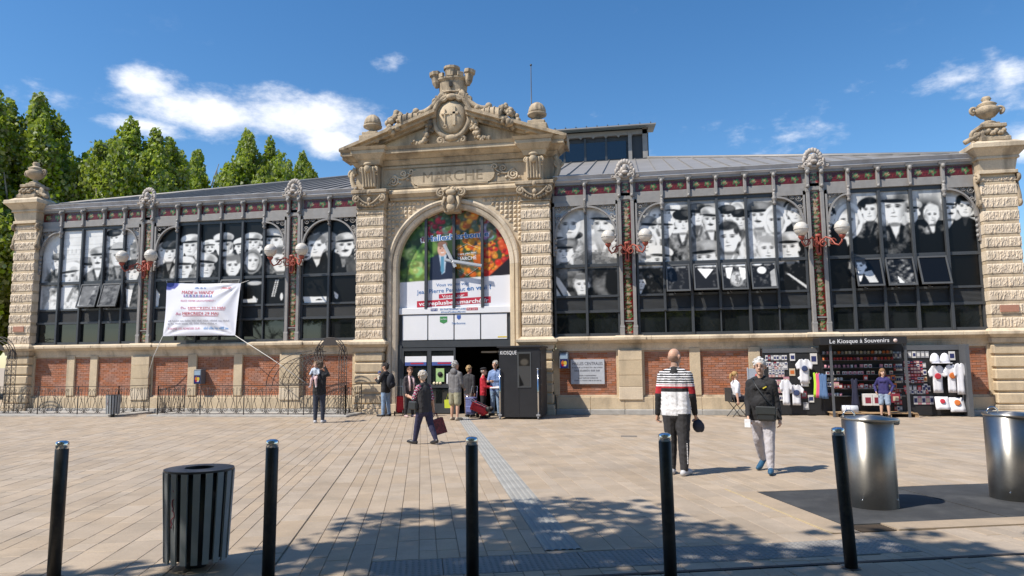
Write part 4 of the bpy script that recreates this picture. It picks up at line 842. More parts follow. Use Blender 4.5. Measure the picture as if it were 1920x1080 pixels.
# tympanum and raking cornices
sl = .345
mb = MB(); mb.prism([(-3.8, 9.20), (3.8, 9.20), (0, 9.06+3.8*sl)], -.08, .45); mb.build('tympanum', M['stone_up'], portal)
for sg in (-1, 1):
    mb = MB()
    for d0, d1, yf in ((-.02, .08, -.26), (.08, .20, -.42), (.20, .30, -.56), (.30, .34, -.50)):
        x0, x1 = 4.08, .55
        P = [(sg*x0, 9.05+d0), (sg*x1, 9.05+(x0-x1)*sl+d0), (sg*x1, 9.05+(x0-x1)*sl+d1), (sg*x0, 9.05+d1)]; mb.prism(P, yf, .5)
    mb.build('raking_cornice', M['stone_old'], portal)
    # finial: pedestal with gadrooned acorn
    fx = sg*3.02; fb = MB(); fb.box(fx-.38, fx+.38, -.40, .34, 9.55, 9.86, .02); fb.box(fx-.30, fx+.30, -.33, .27, 9.86, 10.0, .02)
    fb.tube(spiral((fx-sg*.42, -.1, 9.82), .14, 1.5, 18, R(90), sg), .05, 6)
    fb.lathe([(.20, 10.0), (.26, 10.03), (.14, 10.10), (.14, 10.14), (.33, 10.24), (.34, 10.30), (.30, 10.31)], 20, (fx, -.03, 0))
    fb.lathe([(.295, 10.31), (.30, 10.40), (.27, 10.52), (.20, 10.63), (.10, 10.70), (.0, 10.72)], 40, (fx, -.03, 0), 1, 1, .05, 12)
    fb.build('finial', M['stone_old'], portal)
    # cornucopia with fruit
    cc = MB(); pts = [(sg*(.85+1.0*t), -.24-.1*t, 10.36-.16*t+.10*math.sin(t*3)) for t in np.linspace(0, 1, 12)]
    cc.tube(pts, [.10+.17*t for t in np.linspace(0, 1, 12)], 12); cc.ball((sg*.93, -.2, 10.62), .12, 10, 8)
    for i in range(0, 12, 2): p = pts[i]; cc.tube([(p[0], p[1]+(.12+.17*i/11)*math.cos(a), p[2]+(.12+.17*i/11)*math.sin(a)) for a in np.linspace(0, 6.28, 13)], .022, 5, False)
    rg = random.Random(20+sg)
    for i in range(85):
        a, b = rg.uniform(0, 6.28), rg.uniform(-1.2, 1.4); rr = rg.uniform(.6, 1); r_ = rg.uniform(.06, .12)
        cc.ball((sg*(2.05+.36*rr*math.cos(a)*math.cos(b)), -.34+.24*rr*math.sin(a)*math.cos(b), 10.16+.36*rr*math.sin(b)-.12*math.cos(a)), (r_, r_, r_*rg.uniform(.8, 1.3)), 8, 6)
    for i in range(14): t = i/13; cc.ball((sg*(2.3+.4*t), -.36, 9.92-.14*t+rg.uniform(-.04, .04)), rg.uniform(.05, .08), 7, 5)
    cc.build('cornucopia', M['stone_old'], portal)
    # garland beside the shield
    g = MB()
    for i in range(46):
        t = i/45; x = sg*(.80+.12*math.sin(t*3)+.9*max(0, t-.62)**1.2*2.0); z = 10.25-.78*min(1, t*1.35); r_ = rg.uniform(.05, .10)*(1-.3*max(0, t-.6))
        g.ball((x+rg.uniform(-.08, .08), -.24+rg.uniform(-.08, .04), z+rg.uniform(-.06, .06)), (r_, r_*.9, r_*rg.uniform(.8, 1.4)), 7, 5)
    g.tube([(sg*(.62+.3*math.sin(t*2.2)), -.26, 10.3-.8*t) for t in np.linspace(0, 1, 10)], .06, 6); g.tube(spiral((sg*.98, -.22, 9.44), .14, 1.5, 20, R(90), -sg), .05, 6)
    g.build('fruit_garland', M['stone_old'], portal)
# shield, frame, crown
sh = MB(); sh.prism([(.72*math.cos(t), 10.36+.86*math.sin(t)) for t in np.linspace(0, 2*math.pi, 33)[:-1]], -.16, .45); sh.build('cartouche_back', M['stone_up'], portal)
sh = MB(); sh.ball((0, -.16, 10.36), (.50, .17, .60), 24, 14)
sh.box(-.235, -.205, -.36, -.26, 10.0, 10.62); sh.box(-.36, -.08, -.36, -.27, 10.42, 10.455); sh.tube([(-.22+.06*math.cos(t), -.34, 9.98+.06*math.sin(t)) for t in np.linspace(0, 6.28, 14)], .018, 5)
sh.box(.06, .16, -.35, -.2, 10.02, 10.70); sh.box(-.04, .26, -.35, -.2, 10.42, 10.50)
sh.build('shield', M['stone_up'], portal)
fr_ = MB(); fr_.tube([(.66*math.cos(t), -.22, 10.36+.78*math.sin(t)) for t in np.linspace(0, 2*math.pi, 41)[:-1]], .095, 8, True)
for sg in (-1, 1):
    fr_.tube(spiral((sg*.34, -.24, 11.10), .20, 1.6, 24, R(90 if sg < 0 else 90), sg), .065, 8); fr_.tube([(sg*(.35+.35*t), -.2, 11.2-.75*t+.12*math.sin(t*3)) for t in np.linspace(0, 1, 10)], .085, 8)
    fr_.tube(spiral((sg*.66, -.22, 10.02), .17, 1.5, 22, R(-90), sg), .06, 8); fr_.tube(spiral((sg*.40, -.22, 9.50), .16, 1.5, 22, R(-90), -sg), .06, 8)
for sg in (-1, 1):
    fr_.tube([(sg*(.30+1.0*t), -.18, 11.26-.62*t-.22*math.sin(t*3.0)) for t in np.linspace(0, 1, 14)], [.13-.05*t for t in np.linspace(0, 1, 14)], 8); fr_.ball((sg*1.33, -.18, 10.66), .13, 10, 8); fr_.tube(spiral((sg*.60, -.20, 10.98), .16, 1.5, 20, R(90), sg), .06, 6)
fr_.ball((0, -.26, 11.08), (.2, .12, .12), 10, 8); fr_.ball((0, -.25, 9.56), (.26, .14, .14), 10, 8); fr_.box(-.3, .3, -.30, .2, 9.32, 9.48, .03)
fr_.build('cartouche_frame', M['stone_old'], portal)
cw = MB(); cw.lathe([(.50, 11.22), (.55, 11.26), (.50, 11.30), (.54, 11.66), (.64, 11.74), (.64, 11.80), (.52, 11.80)], 20, (0, -.02, 0), 1, .62, smooth=False)
for a in np.linspace(0, 2*math.pi, 11)[:-1]:
    x, y = .585*math.cos(a+.3), -.02+.585*.62*math.sin(a+.3); st = cw.mark(); cw.box(-.11, .11, -.05, .05, 11.80, 11.95, .01); cw.xf(st, Matrix.Translation((x, y, 0)) @ Matrix.Rotation(a+.3+math.pi/2, 4, 'Z'))
for x in (-.56, .56):
    st = cw.mark(); cw.lathe([(.08, 11.5), (.15, 11.66), (.16, 11.9), (.21, 11.94), (.21, 12.06), (.13, 12.06)], 8, (0, -.14, 0), smooth=False); cw.xf(st, Matrix.Translation((x, 0, 11.5)) @ Matrix.Rotation(.16 if x > 0 else -.16, 4, 'Y') @ Matrix.Translation((0, 0, -11.5)))
cw.lathe([(.2, 11.74), (.24, 11.85), (.26, 12.06), (.30, 12.08), (.30, 12.16), (.2, 12.16)], 12, (0, -.2, 0), smooth=False)
cw.mi = 1; cw.box(-.05, .05, -.395, -.3, 11.42, 11.60)
cw.build('mural_crown', [M['stone_old'], M['black']], portal)

# --- poster, clock, doors inside the arch
arch_in = MB(); arch_in.box(-2.0, 2.0, .30, .42, 2.22, 2.44); arch_in.box(-1.98, -1.84, .26, .4, 0, 2.3); arch_in.box(1.86, 1.98, .26, .4, 0, 2.3); arch_in.box(-2, 2, .36, .42, 2.44, 3.4)
entr = arch_in.build('entrance_frame', M['frame'], hall, (0, -.26, 0))
c = Canvas(38, 905, 40, 860, .20, (.10, .16, .07), 9)
rg = random.Random(5)
def veg(x0, x1, y0, y1, n, cols, r0, r1):
    for _ in range(n):
        x, y, r_ = rg.uniform(x0, x1), rg.uniform(y0, y1), rg.uniform(r0, r1); cl = rg.choice(cols); c.ell(x, y, r_, r_*rg.uniform(.6, 1.1), tuple(t*rg.uniform(.7, 1.1) for t in cl), .5, rg.uniform(0, 3)); c.ell(x-r_*.25, y-r_*.3, r_*.4, r_*.3, tuple(min(1, t*1.5+.08) for t in cl), .9, 0, .6)
veg(30, 300, 60, 640, 70, ((.10, .20, .07), (.20, .34, .10), (.30, .48, .16), (.07, .12, .06)), 20, 60)
veg(120, 300, 380, 620, 26, ((.45, .62, .20), (.60, .72, .34), (.30, .5, .14)), 20, 46)
veg(270, 520, 40, 250, 80, ((.45, .06, .10), (.62, .10, .14), (.15, .22, .12), (.25, .32, .28)), 12, 34)
veg(480, 720, 60, 600, 120, ((.85, .38, .06), (.92, .50, .10), (.70, .24, .05), (.25, .25, .18)), 12, 36)
veg(690, 920, 70, 600, 150, ((.75, .08, .06), (.88, .20, .08), (.90, .40, .08), (.45, .05, .05)), 10, 32)
veg(660, 800, 150, 330, 22, ((.16, .20, .16), (.22, .3, .2), (.6, .55, .7)), 16, 40)
c.poly([(730, 600), (910, 440), (910, 620), (740, 620)], (.06, .05, .06), 10)
# the man on the poster
c.poly([(278, 440), (350, 412), (430, 415), (470, 450), (455, 620), (272, 625)], (.07, .09, .15), 8); c.poly([(345, 415), (405, 418), (392, 560), (368, 575)], (.72, .82, .93), 4); c.poly([(362, 432), (385, 432), (388, 545), (372, 575), (358, 545)], (.22, .46, .62), 3)
c.ell(372, 375, 38, 56, (.86, .58, .46), .15); c.ell(372, 335, 38, 26, (.42, .26, .2), .3); c.ell(357, 368, 7, 4, (.2, .1, .1), .5); c.ell(388, 368, 7, 4, (.2, .1, .1), .5); c.ell(373, 402, 15, 5, (.95, .9, .88), .4); c.ell(372, 385, 6, 12, (.75, .45, .36), .6)
yl = 628-(c.X-38)*.042; c.puta(np.clip((c.Y-yl)/3, 0, 1), np.array((.93, .93, .96)))
poster = raster('arch_poster', -1.98, 1.99, 3.50, 7.10, np.clip(c.a, 0, 1)**.62, M['print'], entr, .40, .02)
bl = plain('ink_blue', (.03, .16, .42), .6, var=0); rd = plain('ink_red', (.50, .02, .05), .6, var=0); wt = plain('ink_white', (.85, .85, .87), .6, var=0); dkr = plain('ink_maroon', (.22, .01, .04), .6, var=0); orc = plain('ink_orange_outline', (.8, .45, .35), .6, var=0); gn = plain('ink_green', (.05, .25, .08), .6, var=0)
def pz(y): return 7.10-(y-40)/820*3.60
def pxx(x): return -1.98+(x-38)/867*3.97
def ptext(t, x, y, size, mat, bold=.006, roll=.04, width=None, dy=.0, align='CENTER', shear=0): return lettering(t, size, pxx(x), .396-dy, pz(y), mat, poster, bold, .001, align, shear, roll, 1.0, width)
ptext('#HallezNarbonne', 470, 300, .27, wt, .075, .045, 2.46); ptext('#', 228, 306, .27, dkr, .02, .045, None, .004); ptext('HallezNarbonne', 494, 299, .27, bl, .022, .045, 2.20, .004)
ptext('Votre plus beau', 565, 425, .10, wt, .003, .1, .66, .0, 'CENTER', .3); ptext('MARCHÉ', 568, 470, .17, wt, .004, .05, .66)
hexp = [(485, 385), (567, 342), (655, 383)]; hx2 = [(490, 545), (567, 593), (655, 535)]
for h in (hexp, hx2):
    fr2 = MB()
    for a, b in zip(h[:-1], h[1:]): fr2.bar((pxx(a[0]), .394, pz(a[1])), (pxx(b[0]), .394, pz(b[1])), .018, .004)
    fr2.build('poster_emblem', wt, poster)
fr2 = MB(); fr2.bar((pxx(485), .394, pz(446)), (pxx(645), .394, pz(425)), .012, .004); fr2.build('poster_line', wt, poster)
ptext('Vous voulez voir', 455, 670, .155, bl, .002, .03, 1.17); ptext('Jean Pierre Pernaut', 365, 722, .20, bl, .003, .04, 1.73); ptext('en vrai ?', 660, 708, .22, bl, .02, .04, .86)
rb = MB()
for (xa, ya), (xb, yb), h in (((348, 770), (572, 757), 34), ((176, 836), (748, 812), 50)):
    rb.add([(pxx(xa), .396, pz(ya)), (pxx(xb), .396, pz(yb)), (pxx(xb), .396, pz(yb-h)), (pxx(xa), .396, pz(ya-h))], [(0, 1, 2, 3)])
rb.build('poster_red_band', rd, poster)
ptext('Votez sur', 460, 762, .155, wt, .004, .04, .80, .003); ptext('votreplusbeaumarché.fr', 462, 815, .19, wt, .016, .03, 2.48, .003)
for i, t in enumerate((-1.0, 0.0, 1.0)):
    mb = MB(); ztop = CZ+math.sqrt(RI**2-t*t)+.02; mb.box(t-.045, t+.045, .28, .39, 3.55, ztop); mb.build('arch_mullion', M['frame'], entr)
# white fascia box under the poster with its small prints
mb = MB(); mb.box(-1.97, 1.97, .295, .36, 3.36, 3.58, .01); mb.build('fascia_box', M['white'], entr)
for i in range(4): mb = MB(); x = -1.86+i*.93; mb.box(x+.02, x+.91, .325, .358, 2.47, 3.33, .006); mb.build('fascia_panel', M['white'], entr)
lettering('EN PARTENARIAT AVEC', .09, -.02, .292, 3.48, bl, entr, .004, .001, width=.92); lettering('#VotrePlusBeauMarché', .085, -.02, .292, 3.39, bl, entr, .001, .001, width=.86)
mb = MB(); mb.box(.45, .84, .291, .2945, 3.46, 3.55); mb.build('fascia_logo', rd, entr); lettering('Midi Libre', .075, .645, .289, 3.48, wt, entr, .001, .001, width=.34)
mb = MB(); mb.box(-.82, -.58, .291, .2945, 3.46, 3.55); mb.build('fascia_logo', plain('logo_navy', (.04, .06, .22), .6), entr); lettering('TF1', .08, -.70, .289, 3.475, wt, entr, .002, .001, width=.2)
mb = MB(); mb.box(-.50, -.24, .321, .3245, 3.08, 3.27); mb.prism([(-.50, 3.08), (-.37, 3.02), (-.24, 3.08)], .321, .3245); mb.build('fascia_logo', gn, entr); lettering('Les Halles', .07, -.37, .319, 3.16, wt, entr, .001, .001, width=.22)
mb = MB(); mb.prism([(.10, 3.30), (.10, 3.2), (.17, 3.14), (.24, 3.2), (.24, 3.30)], .321, .3245); mb.build('fascia_logo', plain('crest_blue', (.05, .12, .4), .6), entr); lettering('Narbonne', .115, .16, .322, 2.99, bl, entr, .001, .001, width=.47)
mb = MB(); mb.box(1.52, 1.83, .321, .3245, 2.52, 2.56); mb.build('fascia_logo', plain('logo_yellow', (.75, .55, .02), .6), entr)
# clock hands
ch = MB()
for a, b, w in (((-.30, 5.74), (.10, 4.94), .11), ((-.28, 5.20), (1.02, 4.95), .11)):
    ch.bar((a[0], .13, a[1]), (b[0], .13, b[1]), .03, w); ch.bar((a[0], .105, a[1]), (b[0], .105, b[1]), .02, w*.45)
ch.lathe([(.0, -.06), (.07, -.05), (.07, .25)], 12); st = ch.mark(); ch.v = [v if i < st-36 else v for i, v in enumerate(ch.v)]
n0 = st-36; M0 = Matrix.Translation((0.02, .15, 5.12)) @ Matrix.Rotation(R(-90), 4, 'X'); ch.xf(n0, M0)
ch.build('clock_hands', plain('pale_clock_hand', (.55, .56, .57), .4, metal=.3), entr)
# doors: two glazed leaves on the left, dark open hall on the right
def door(x0, x1, y):
    mb = MB(); mb.box(x0, x0+.07, y-.03, y+.03, 0, 2.2); mb.box(x1-.07, x1, y-.03, y+.03, 0, 2.2); mb.box(x0+.07, x1-.07, y-.03, y+.03, 2.1, 2.2); mb.box(x0+.07, x1-.07, y-.03, y+.03, .85, .97); mb.box(x0+.07, x1-.07, y-.03, y+.03, 0, .32)
    d = mb.build('door_leaf', M['frame'], entr); g = MB(); g.box(x0+.07, x1-.07, y-.005, y+.005, .32, 2.1); g.build('door_glass', M['glass'], d); return d
d1 = door(-1.84, -.86, .30); d2 = door(-.86, .06, .30)
def sheet(x0, x1, z0, z1, mat, par, y=.26): mb = MB(); mb.box(x0, x1, y, y+.004, z0, z1); return mb.build('paper_notice', mat, par)
pb = plain('notice_blue', (.03, .22, .55), .6); ng = plain('notice_green', (.40, .60, .25), .6); nv = plain('notice_navy', (.06, .10, .32), .6)
for d, x0, x1 in ((d1, -1.72, -.96), (d2, -.76, .0)): sheet(x0, x1, 1.72, 1.92, wt, d); sheet(x0, x1, 1.60, 1.72, nv, d); sheet(x0+.2, x1-.1, 1.655, 1.70, rd, d, .255)
sheet(-1.20, -.98, 1.20, 1.45, pb, d1); sheet(-1.72, -1.42, .98, 1.24, wt, d1); sheet(-.62, -.33, 1.05, 1.50, ng, d2); sheet(-.25, -.02, .98, 1.32, wt, d2)
mb = MB(); mb.lathe([(.0, 0), (.09, .01), (.09, .012), (0, .02)], 14); mb.xf(0, Matrix.Translation((-.47, .255, 1.30)) @ Matrix.Rotation(R(90), 4, 'X')); mb.build('paper_notice', M['black'], d2)
for q in range(3): mb = MB(); mb.lathe([(.0, 0), (.05, .001), (.05, .004), (0, .005)], 12); mb.xf(0, Matrix.Translation((-.68+q*.11, .262, 1.0)) @ Matrix.Rotation(R(90), 4, 'X')); mb.build('paper_notice', plain('notice_cream', (.75, .66, .45), .6), d2)
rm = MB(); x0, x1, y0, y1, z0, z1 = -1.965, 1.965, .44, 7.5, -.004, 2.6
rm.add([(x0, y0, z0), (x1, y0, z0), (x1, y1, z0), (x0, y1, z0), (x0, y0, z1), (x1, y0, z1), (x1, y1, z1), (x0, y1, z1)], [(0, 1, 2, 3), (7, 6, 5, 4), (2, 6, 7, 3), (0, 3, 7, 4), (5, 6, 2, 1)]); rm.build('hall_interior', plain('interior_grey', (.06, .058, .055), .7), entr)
tl = MB(); tl.box(.75, 1.75, 1.2, 1.3, 2.02, 2.08); tl.build('light_tube_housing', M['white'], entr)
aw = MB(); aw.bar((1.5, .28, 2.05), (1.86, -.3, 1.6), .02); aw.build('awning_arm', M['chrome'], entr)

# --- corner pilasters with urns
for sg in (-1, 1):
    cp = empty('corner_pilaster'); cp.parent = hall; x0, x1 = (16.46, 17.45) if sg > 0 else (-17.40, -16.44); xc = (x0+x1)/2
    rustic_pedestal(cp, x0-.02, x1+.02, -.30)
    drip_shaft(cp, x0, x1, -.28, 2.56, 7.18, 300+sg*20)
    mb = MB(); mb.box(x0+.25, x1-.25, -.325, -.25, 3.02, 3.22); mb.build('red_inlay', M['brick'], cp)
    mb = MB(); mb.box(x0-.03, x1+.03, -.37, .3, 7.18, 7.28, .01); mb.frus(x0, x1, -.34, .3, 7.28, 7.62, -.02, .03); mb.box(x0-.08, x1+.08, -.42, .3, 7.62, 7.70, .01); mb.frus(x0, x1, -.34, .4, 7.70, 7.92, .06, .24); mb.box(x0-.28, x1+.28, -.62, .5, 7.92, 8.08, .02); mb.frus(x0, x1, -.34, .4, 8.08, 8.2, .2, .02); mb.build('pilaster_capital', M['stone'], cp)
    for e in (x0-.05, x1+.05):
        mb = MB(); mb.tube([(e, -.2-.05*math.sin(t*6), 6.2+.95*t) for t in np.linspace(0, 1, 10)], .07, 6); mb.tube(spiral((e, -.26, 7.05), .14, 1.5, 18, 0, 1, 'yz'), .05, 6); mb.tube(spiral((e, -.26, 6.3), .11, 1.5, 18, 0, -1, 'yz'), .045, 6)
        mb.build('side_scroll', M['stone_old'], cp)
    mb = MB(); mb.box(xc-.42, xc+.42, -.40, .40, 8.18, 8.32, .02); mb.frus(xc-.34, xc+.34, -.32, .34, 8.32, 8.62, .05, -.06); mb.box(xc-.36, xc+.36, -.34, .34, 8.62, 8.74, .02); mb.box(xc-.24, xc+.24, -.22, .22, 8.74, 8.82, .02)
    mb.tube(spiral((xc-sg*.48, -.22, 8.40), .15, 1.5, 20, R(90), sg), .06, 6); mb.tube([(xc-sg*(.35+.45*t), -.22, 8.45-.24*t) for t in np.linspace(0, 1, 6)], .08, 6)
    for q in range(8): mb.ball((xc-.25+.07*q, -.38, 8.45+.05*math.sin(q*2)), .07, 7, 5)
    mb.build('urn_pedestal', M['stone_old'], cp)
    mb = MB(); mb.lathe([(.22, 8.82), (.20, 8.86), (.09, 8.92), (.08, 8.98), (.20, 9.04), (.31, 9.16), (.34, 9.28), (.27, 9.33), (.21, 9.38), (.27, 9.42), (.22, 9.46), (.12, 9.52), (.10, 9.55), (.14, 9.60), (.10, 9.68), (.0, 9.71)], 24, (xc, 0, 0))
    for e in (-1, 1): mb.tube(spiral((xc+e*.36, 0, 9.27), .13, 1.3, 18, R(-90), e), .045, 6)
    mb.build('urn', M['stone_old'], cp)

# ------------------------------------------------------------------ wall lamps
lampm = MB(); lampm.mi = 0
def lamp_meshes():
    b = MB(); b.box(-.05, .05, -.10, .02, -.42, .10, .01); b.ball((0, -.06, .12), (.07, .07, .06), 8, 6); b.ball((0, -.06, -.44), (.06, .06, .06), 8, 6)
    b.tube([(.03, -.10, -.05), (.18, -.16, .06), (.30, -.26, -.02), (.38, -.36, -.20), (.47, -.43, -.25), (.55, -.47, -.14), (.57, -.48, -.02)], .028, 7)
    b.tube([(.10+.13*math.cos(t)*(1-t/14), -.13-.05*t/6, -.14+.13*math.sin(t)*(1-t/14)) for t in np.linspace(1.2, 9.5, 26)], .022, 6); b.tube([(.36+.09*math.cos(t), -.25, -.10+.09*math.sin(t)) for t in np.linspace(0, 5.2, 16)], .018, 6)
    b.lathe([(.05, -.05), (.07, -.02), (.10, .03), (.10, .06), (.0, .06)], 12, (.57, -.48, 0)); arm = b.build('bracket', M['red_lamp'], mesh_only=True)
    g = MB(); g.lathe([(.06, .05), (.13, .10), (.20, .19), (.222, .29), (.20, .39), (.13, .47), (.05, .505), (.0, .51)], 20, (.57, -.48, 0)); g.tube([(.57+.2235*math.cos(t), -.48+.2235*math.sin(t), .27) for t in np.linspace(0, 6.283, 25)[:-1]], .007, 4, True); gl = g.build('globe', M['globe'], mesh_only=True)
    return arm, gl
arm_me, globe_me = lamp_meshes()
for cx in (-11.8, -5.9, 5.9, 11.8):
    for e in (-1, 1):
        where = {-11.8: 'column next to the hanging white banner', -5.9: 'tiled column left of the arched portal', 5.9: 'tiled column above the stone plaque side of the portal', 11.8: 'tiled column above the souvenir stall'}[cx]
        L = empty('wall_lamp', (cx+e*.02, -.13, 5.40), 0, 'globe lamp on red iron bracket, on the '+{-11.8: 'column beside the white banner', -5.9: 'column between banner and portal', 5.9: 'column above the wall plaque', 11.8: 'column above the souvenir stall'}[cx]+(', portal side' if e*cx < 0 else ', outer side'), 'wall lamp', 'globe lamps on the iron columns')
        if e < 0: L.scale = (-1, 1, 1)
        obj('bracket', arm_me, L); obj('globe', globe_me, L)

# ------------------------------------------------------------------ hanging banner
bn = empty('hanging_banner', (-9.2, -.5, 2.7), 0, 'white cloth banner with red and blue lettering roped across the windows', 'banner')
A_, B_, C_, D_ = (Vector((-10.60, -.58, 2.74)), Vector((-7.80, -.52, 2.72)), Vector((-7.78, -.30, 4.60)), Vector((-10.74, -.30, 4.70)))
nx, nz = 60, 40; V = []; colr = []
c = Canvas(0, 290, 0, 190, 1, (.93, .93, .96), 21)
c.ell(8, 0, 40, 24, (.30, .33, .62), .06)
for i in range(nx+1):
    for j in range(nz+1):
        u, v = i/nx, j/nz; p = (A_*(1-u)+B_*u)*(1-v)+(D_*(1-u)+C_*u)*v
        sag = -.05*math.sin(math.pi*u)*(1 if v > .5 else -.3); d1 = math.hypot(u-1, v); d2 = math.hypot(u, v); d3 = math.hypot(u-1, v-1)
        w = .035*math.exp(-d1*1.6)*math.sin(math.atan2(v, 1-u)*12)*min(1, d1*5)+.03*math.exp(-d2*2.2)*math.sin(math.atan2(v, u)*11)*min(1, d2*5)+.035*math.exp(-d3*1.8)*math.sin(math.atan2(1-v, 1-u)*12)*min(1, d3*5)
        V.append(p+Vector((-.02*math.sin(math.pi*v)*(2*u-1), -.09*math.sin(math.pi*u)*math.sin(math.pi*v)-w, sag*.6-Vector((0, 0, bn.location.z)).z))-Vector((bn.location.x, bn.location.y, 0)))
me = bpy.data.meshes.new('cloth'); F = [(i*(nz+1)+j, (i+1)*(nz+1)+j, (i+1)*(nz+1)+j+1, i*(nz+1)+j+1) for i in range(nx) for j in range(nz)]
me.from_pydata([tuple(v) for v in V], [], F); at = me.color_attributes.new('Col', 'FLOAT_COLOR', 'POINT')
cl = np.zeros((len(V), 4), np.float32); cl[:, 3] = 1
for i in range(nx+1):
    for j in range(nz+1):
        yy = int((1-j/nz)*(c.H-1)); xx = int(i/nx*(c.W-1)); cl[i*(nz+1)+j, :3] = c.a[yy, xx]**2.2*.85
at.data.foreach_set('color', cl.ravel()); me.materials.append(M['print']); me.polygons.foreach_set('use_smooth', [True]*len(F)); cloth = obj('cloth', me, bn)
def bz(v): return -.0+v
def btext(t, u, v, size, mat, width, bold=.0, shear=0):
    bold = 0
    """text wrapped on the cloth: every vertex is dropped onto the sheet"""
    m_ = text_mesh(t, size, bold, 0.0, 'CENTER', shear); xs = [q.co.x for q in m_.vertices]; k = width/(max(xs)-min(xs)); Wd, Hh = 2.9, 1.92
    for q in m_.vertices:
        uu = u+q.co.x*k/Wd; vv = v+q.co.y/Hh; fi = min(max(uu, 0), .999)*nx; fj = min(max(vv, 0), .999)*nz; i, j = int(fi), int(fj); a, b = fi-i, fj-j
        p = (V[i*(nz+1)+j]*(1-a)+V[(i+1)*(nz+1)+j]*a)*(1-b)+(V[i*(nz+1)+j+1]*(1-a)+V[(i+1)*(nz+1)+j+1]*a)*b; q.co = p+Vector((0, -.013, 0))
    m_.materials.clear(); m_.materials.append(mat); obj('lettering', m_, cloth)
mg = plain('ink_magenta', (.45, .03, .16), .6, var=0); gy = plain('ink_grey', (.28, .28, .34), .6, var=0); bl2 = plain('ink_light_blue', (.12, .30, .60), .6, var=0); prp = plain('ink_purple', (.26, .06, .36), .6, var=0)
def on_cloth(uu, vv):
    fi = min(max(uu, 0), .999)*nx; fj = min(max(vv, 0), .999)*nz; i, j = int(fi), int(fj); a, b = fi-i, fj-j
    return (V[i*(nz+1)+j]*(1-a)+V[(i+1)*(nz+1)+j]*a)*(1-b)+(V[i*(nz+1)+j+1]*(1-a)+V[(i+1)*(nz+1)+j+1]*a)*b+Vector((0, -.013, 0))
def bmarks(name, quads, mat):
    """printed marks on the cloth that cannot be read in the photograph: plain strokes, no letters"""
    mb = MB()
    for q_ in quads: mb.add([on_cloth(*p_) for p_ in q_], [(0, 1, 2, 3)])
    tag(mb.build(name, mat, cloth), kind='stuff')
def strokes(u0, u1, v, h, seed):
    rg_ = random.Random(seed); u = u0; Q = []
    while u < u1:
        for _ in range(rg_.randint(3, 10)):
            hh = h*rg_.choice((.6, .6, .75, 1)); Q.append(((u, v), (u+.0055, v), (u+.0055, v+hh), (u, v+hh))); u += .0095
            if u > u1: break
        u += .014
    return Q
btext('MADE in VIANDE', .44, .80, .17, rd, 1.28, .008, .12); btext('ALLEZ VISITER GRATUITEMENT !', .46, .655, .088, mg, 1.40, .001)
btext('Du', .27, .50, .15, mg, .2, .002); btext('MERCREDI 22 MAI', .59, .50, .15, rd, 1.46, .006); btext('Au', .20, .385, .15, mg, .2, .002); btext('MERCREDI 29 MAI', .51, .385, .15, rd, 1.44, .006); btext('TOUTES LES ADRESSES SUR :', .30, .115, .10, mg, 1.36, .002)
for u0_, u1_, v_ in ((.345, .84, .478), (.265, .755, .363)): bmarks('underline', [((u0_+(u1_-u0_)*i/30, v_), (u0_+(u1_-u0_)*(i+1)/30, v_), (u0_+(u1_-u0_)*(i+1)/30, v_+.008), (u0_+(u1_-u0_)*i/30, v_+.008)) for i in range(30)], rd)
bmarks('small_print', strokes(.06, .92, .265, .030, 1), gy); bmarks('small_print', strokes(.06, .75, .215, .030, 2), gy); bmarks('small_print', strokes(.57, .90, .115, .050, 3), bl2); bmarks('small_print', strokes(.40, .55, .905, .032, 4), bl)
bmarks('small_logo', strokes(.76, .88, .912, .026, 5)+[((.74, .892), (.87, .898), (.87, .906), (.74, .900))], rd)
rg_ = random.Random(8)
for k_, m_ in enumerate((prp, bl, gy)):
    Q = []
    for i in range(k_, 17, 3):
        u = .255+i*.0235; w_ = rg_.uniform(-.008, .008); Q += [((u, .735), (u+.005, .735), (u+.010+w_, .79), (u+.004+w_, .79)), ((u+.014, .735), (u+.019, .735), (u+.012+w_, .79), (u+.006+w_, .79))]
    bmarks('figure_row', Q, m_)
for q, pts in enumerate((((-10.60, -.58, 2.74), (-11.02, -.48, 2.0), (-11.42, -.22, 1.25)), ((-7.80, -.52, 2.72), (-6.2, -.9, 1.9), (-4.66, -1.22, 1.02)), ((-10.74, -.30, 4.70), (-10.9, -.1, 4.82)), ((-7.78, -.30, 4.60), (-7.6, -.08, 4.72)))):
    mb = MB(); mb.tube([Vector(p)-bn.location for p in pts], .012, 5); mb.build('rope', plain('pale_rope', (.62, .60, .56), .8), bn)

# ------------------------------------------------------------------ wall fittings
def dispenser(x, z, label):
    o = empty('wall_dispenser', (x, -.10, z), 0, label, 'dispenser', 'blue machines on the wall'); mb = MB(); mb.box(-.15, .15, -.22, .06, 0, .52, .015); mb.build('housing', plain('dispenser_grey', (.12, .13, .15), .45), o)
    mb = MB(); mb.box(-.12, .12, -.226, -.22, .32, .48); mb.build('upper_label', plain('pale_blue_label', (.30, .40, .50), .5), o)
    c = Canvas(0, 24, 0, 30, 2, (.04, .10, .40), 31); c.ell(8, 12, 5, 8, (.8, .45, .2)); c.ell(16, 13, 5, 8, (.85, .75, .3)); c.ell(8, 20, 4, 4, (.7, .1, .1)); c.ell(15, 22, 4, 3, (.85, .8, .75)); p = raster('picture_label', -.12, .12, .03, .30, c.a, M['print'], o, -.227, .02); return o
dispenser(-9.35, 1.02, 'blue dispenser box fixed to brick panel behind the long railing'); dispenser(3.78, 1.46, 'blue dispenser box fixed beside the stone plaque')
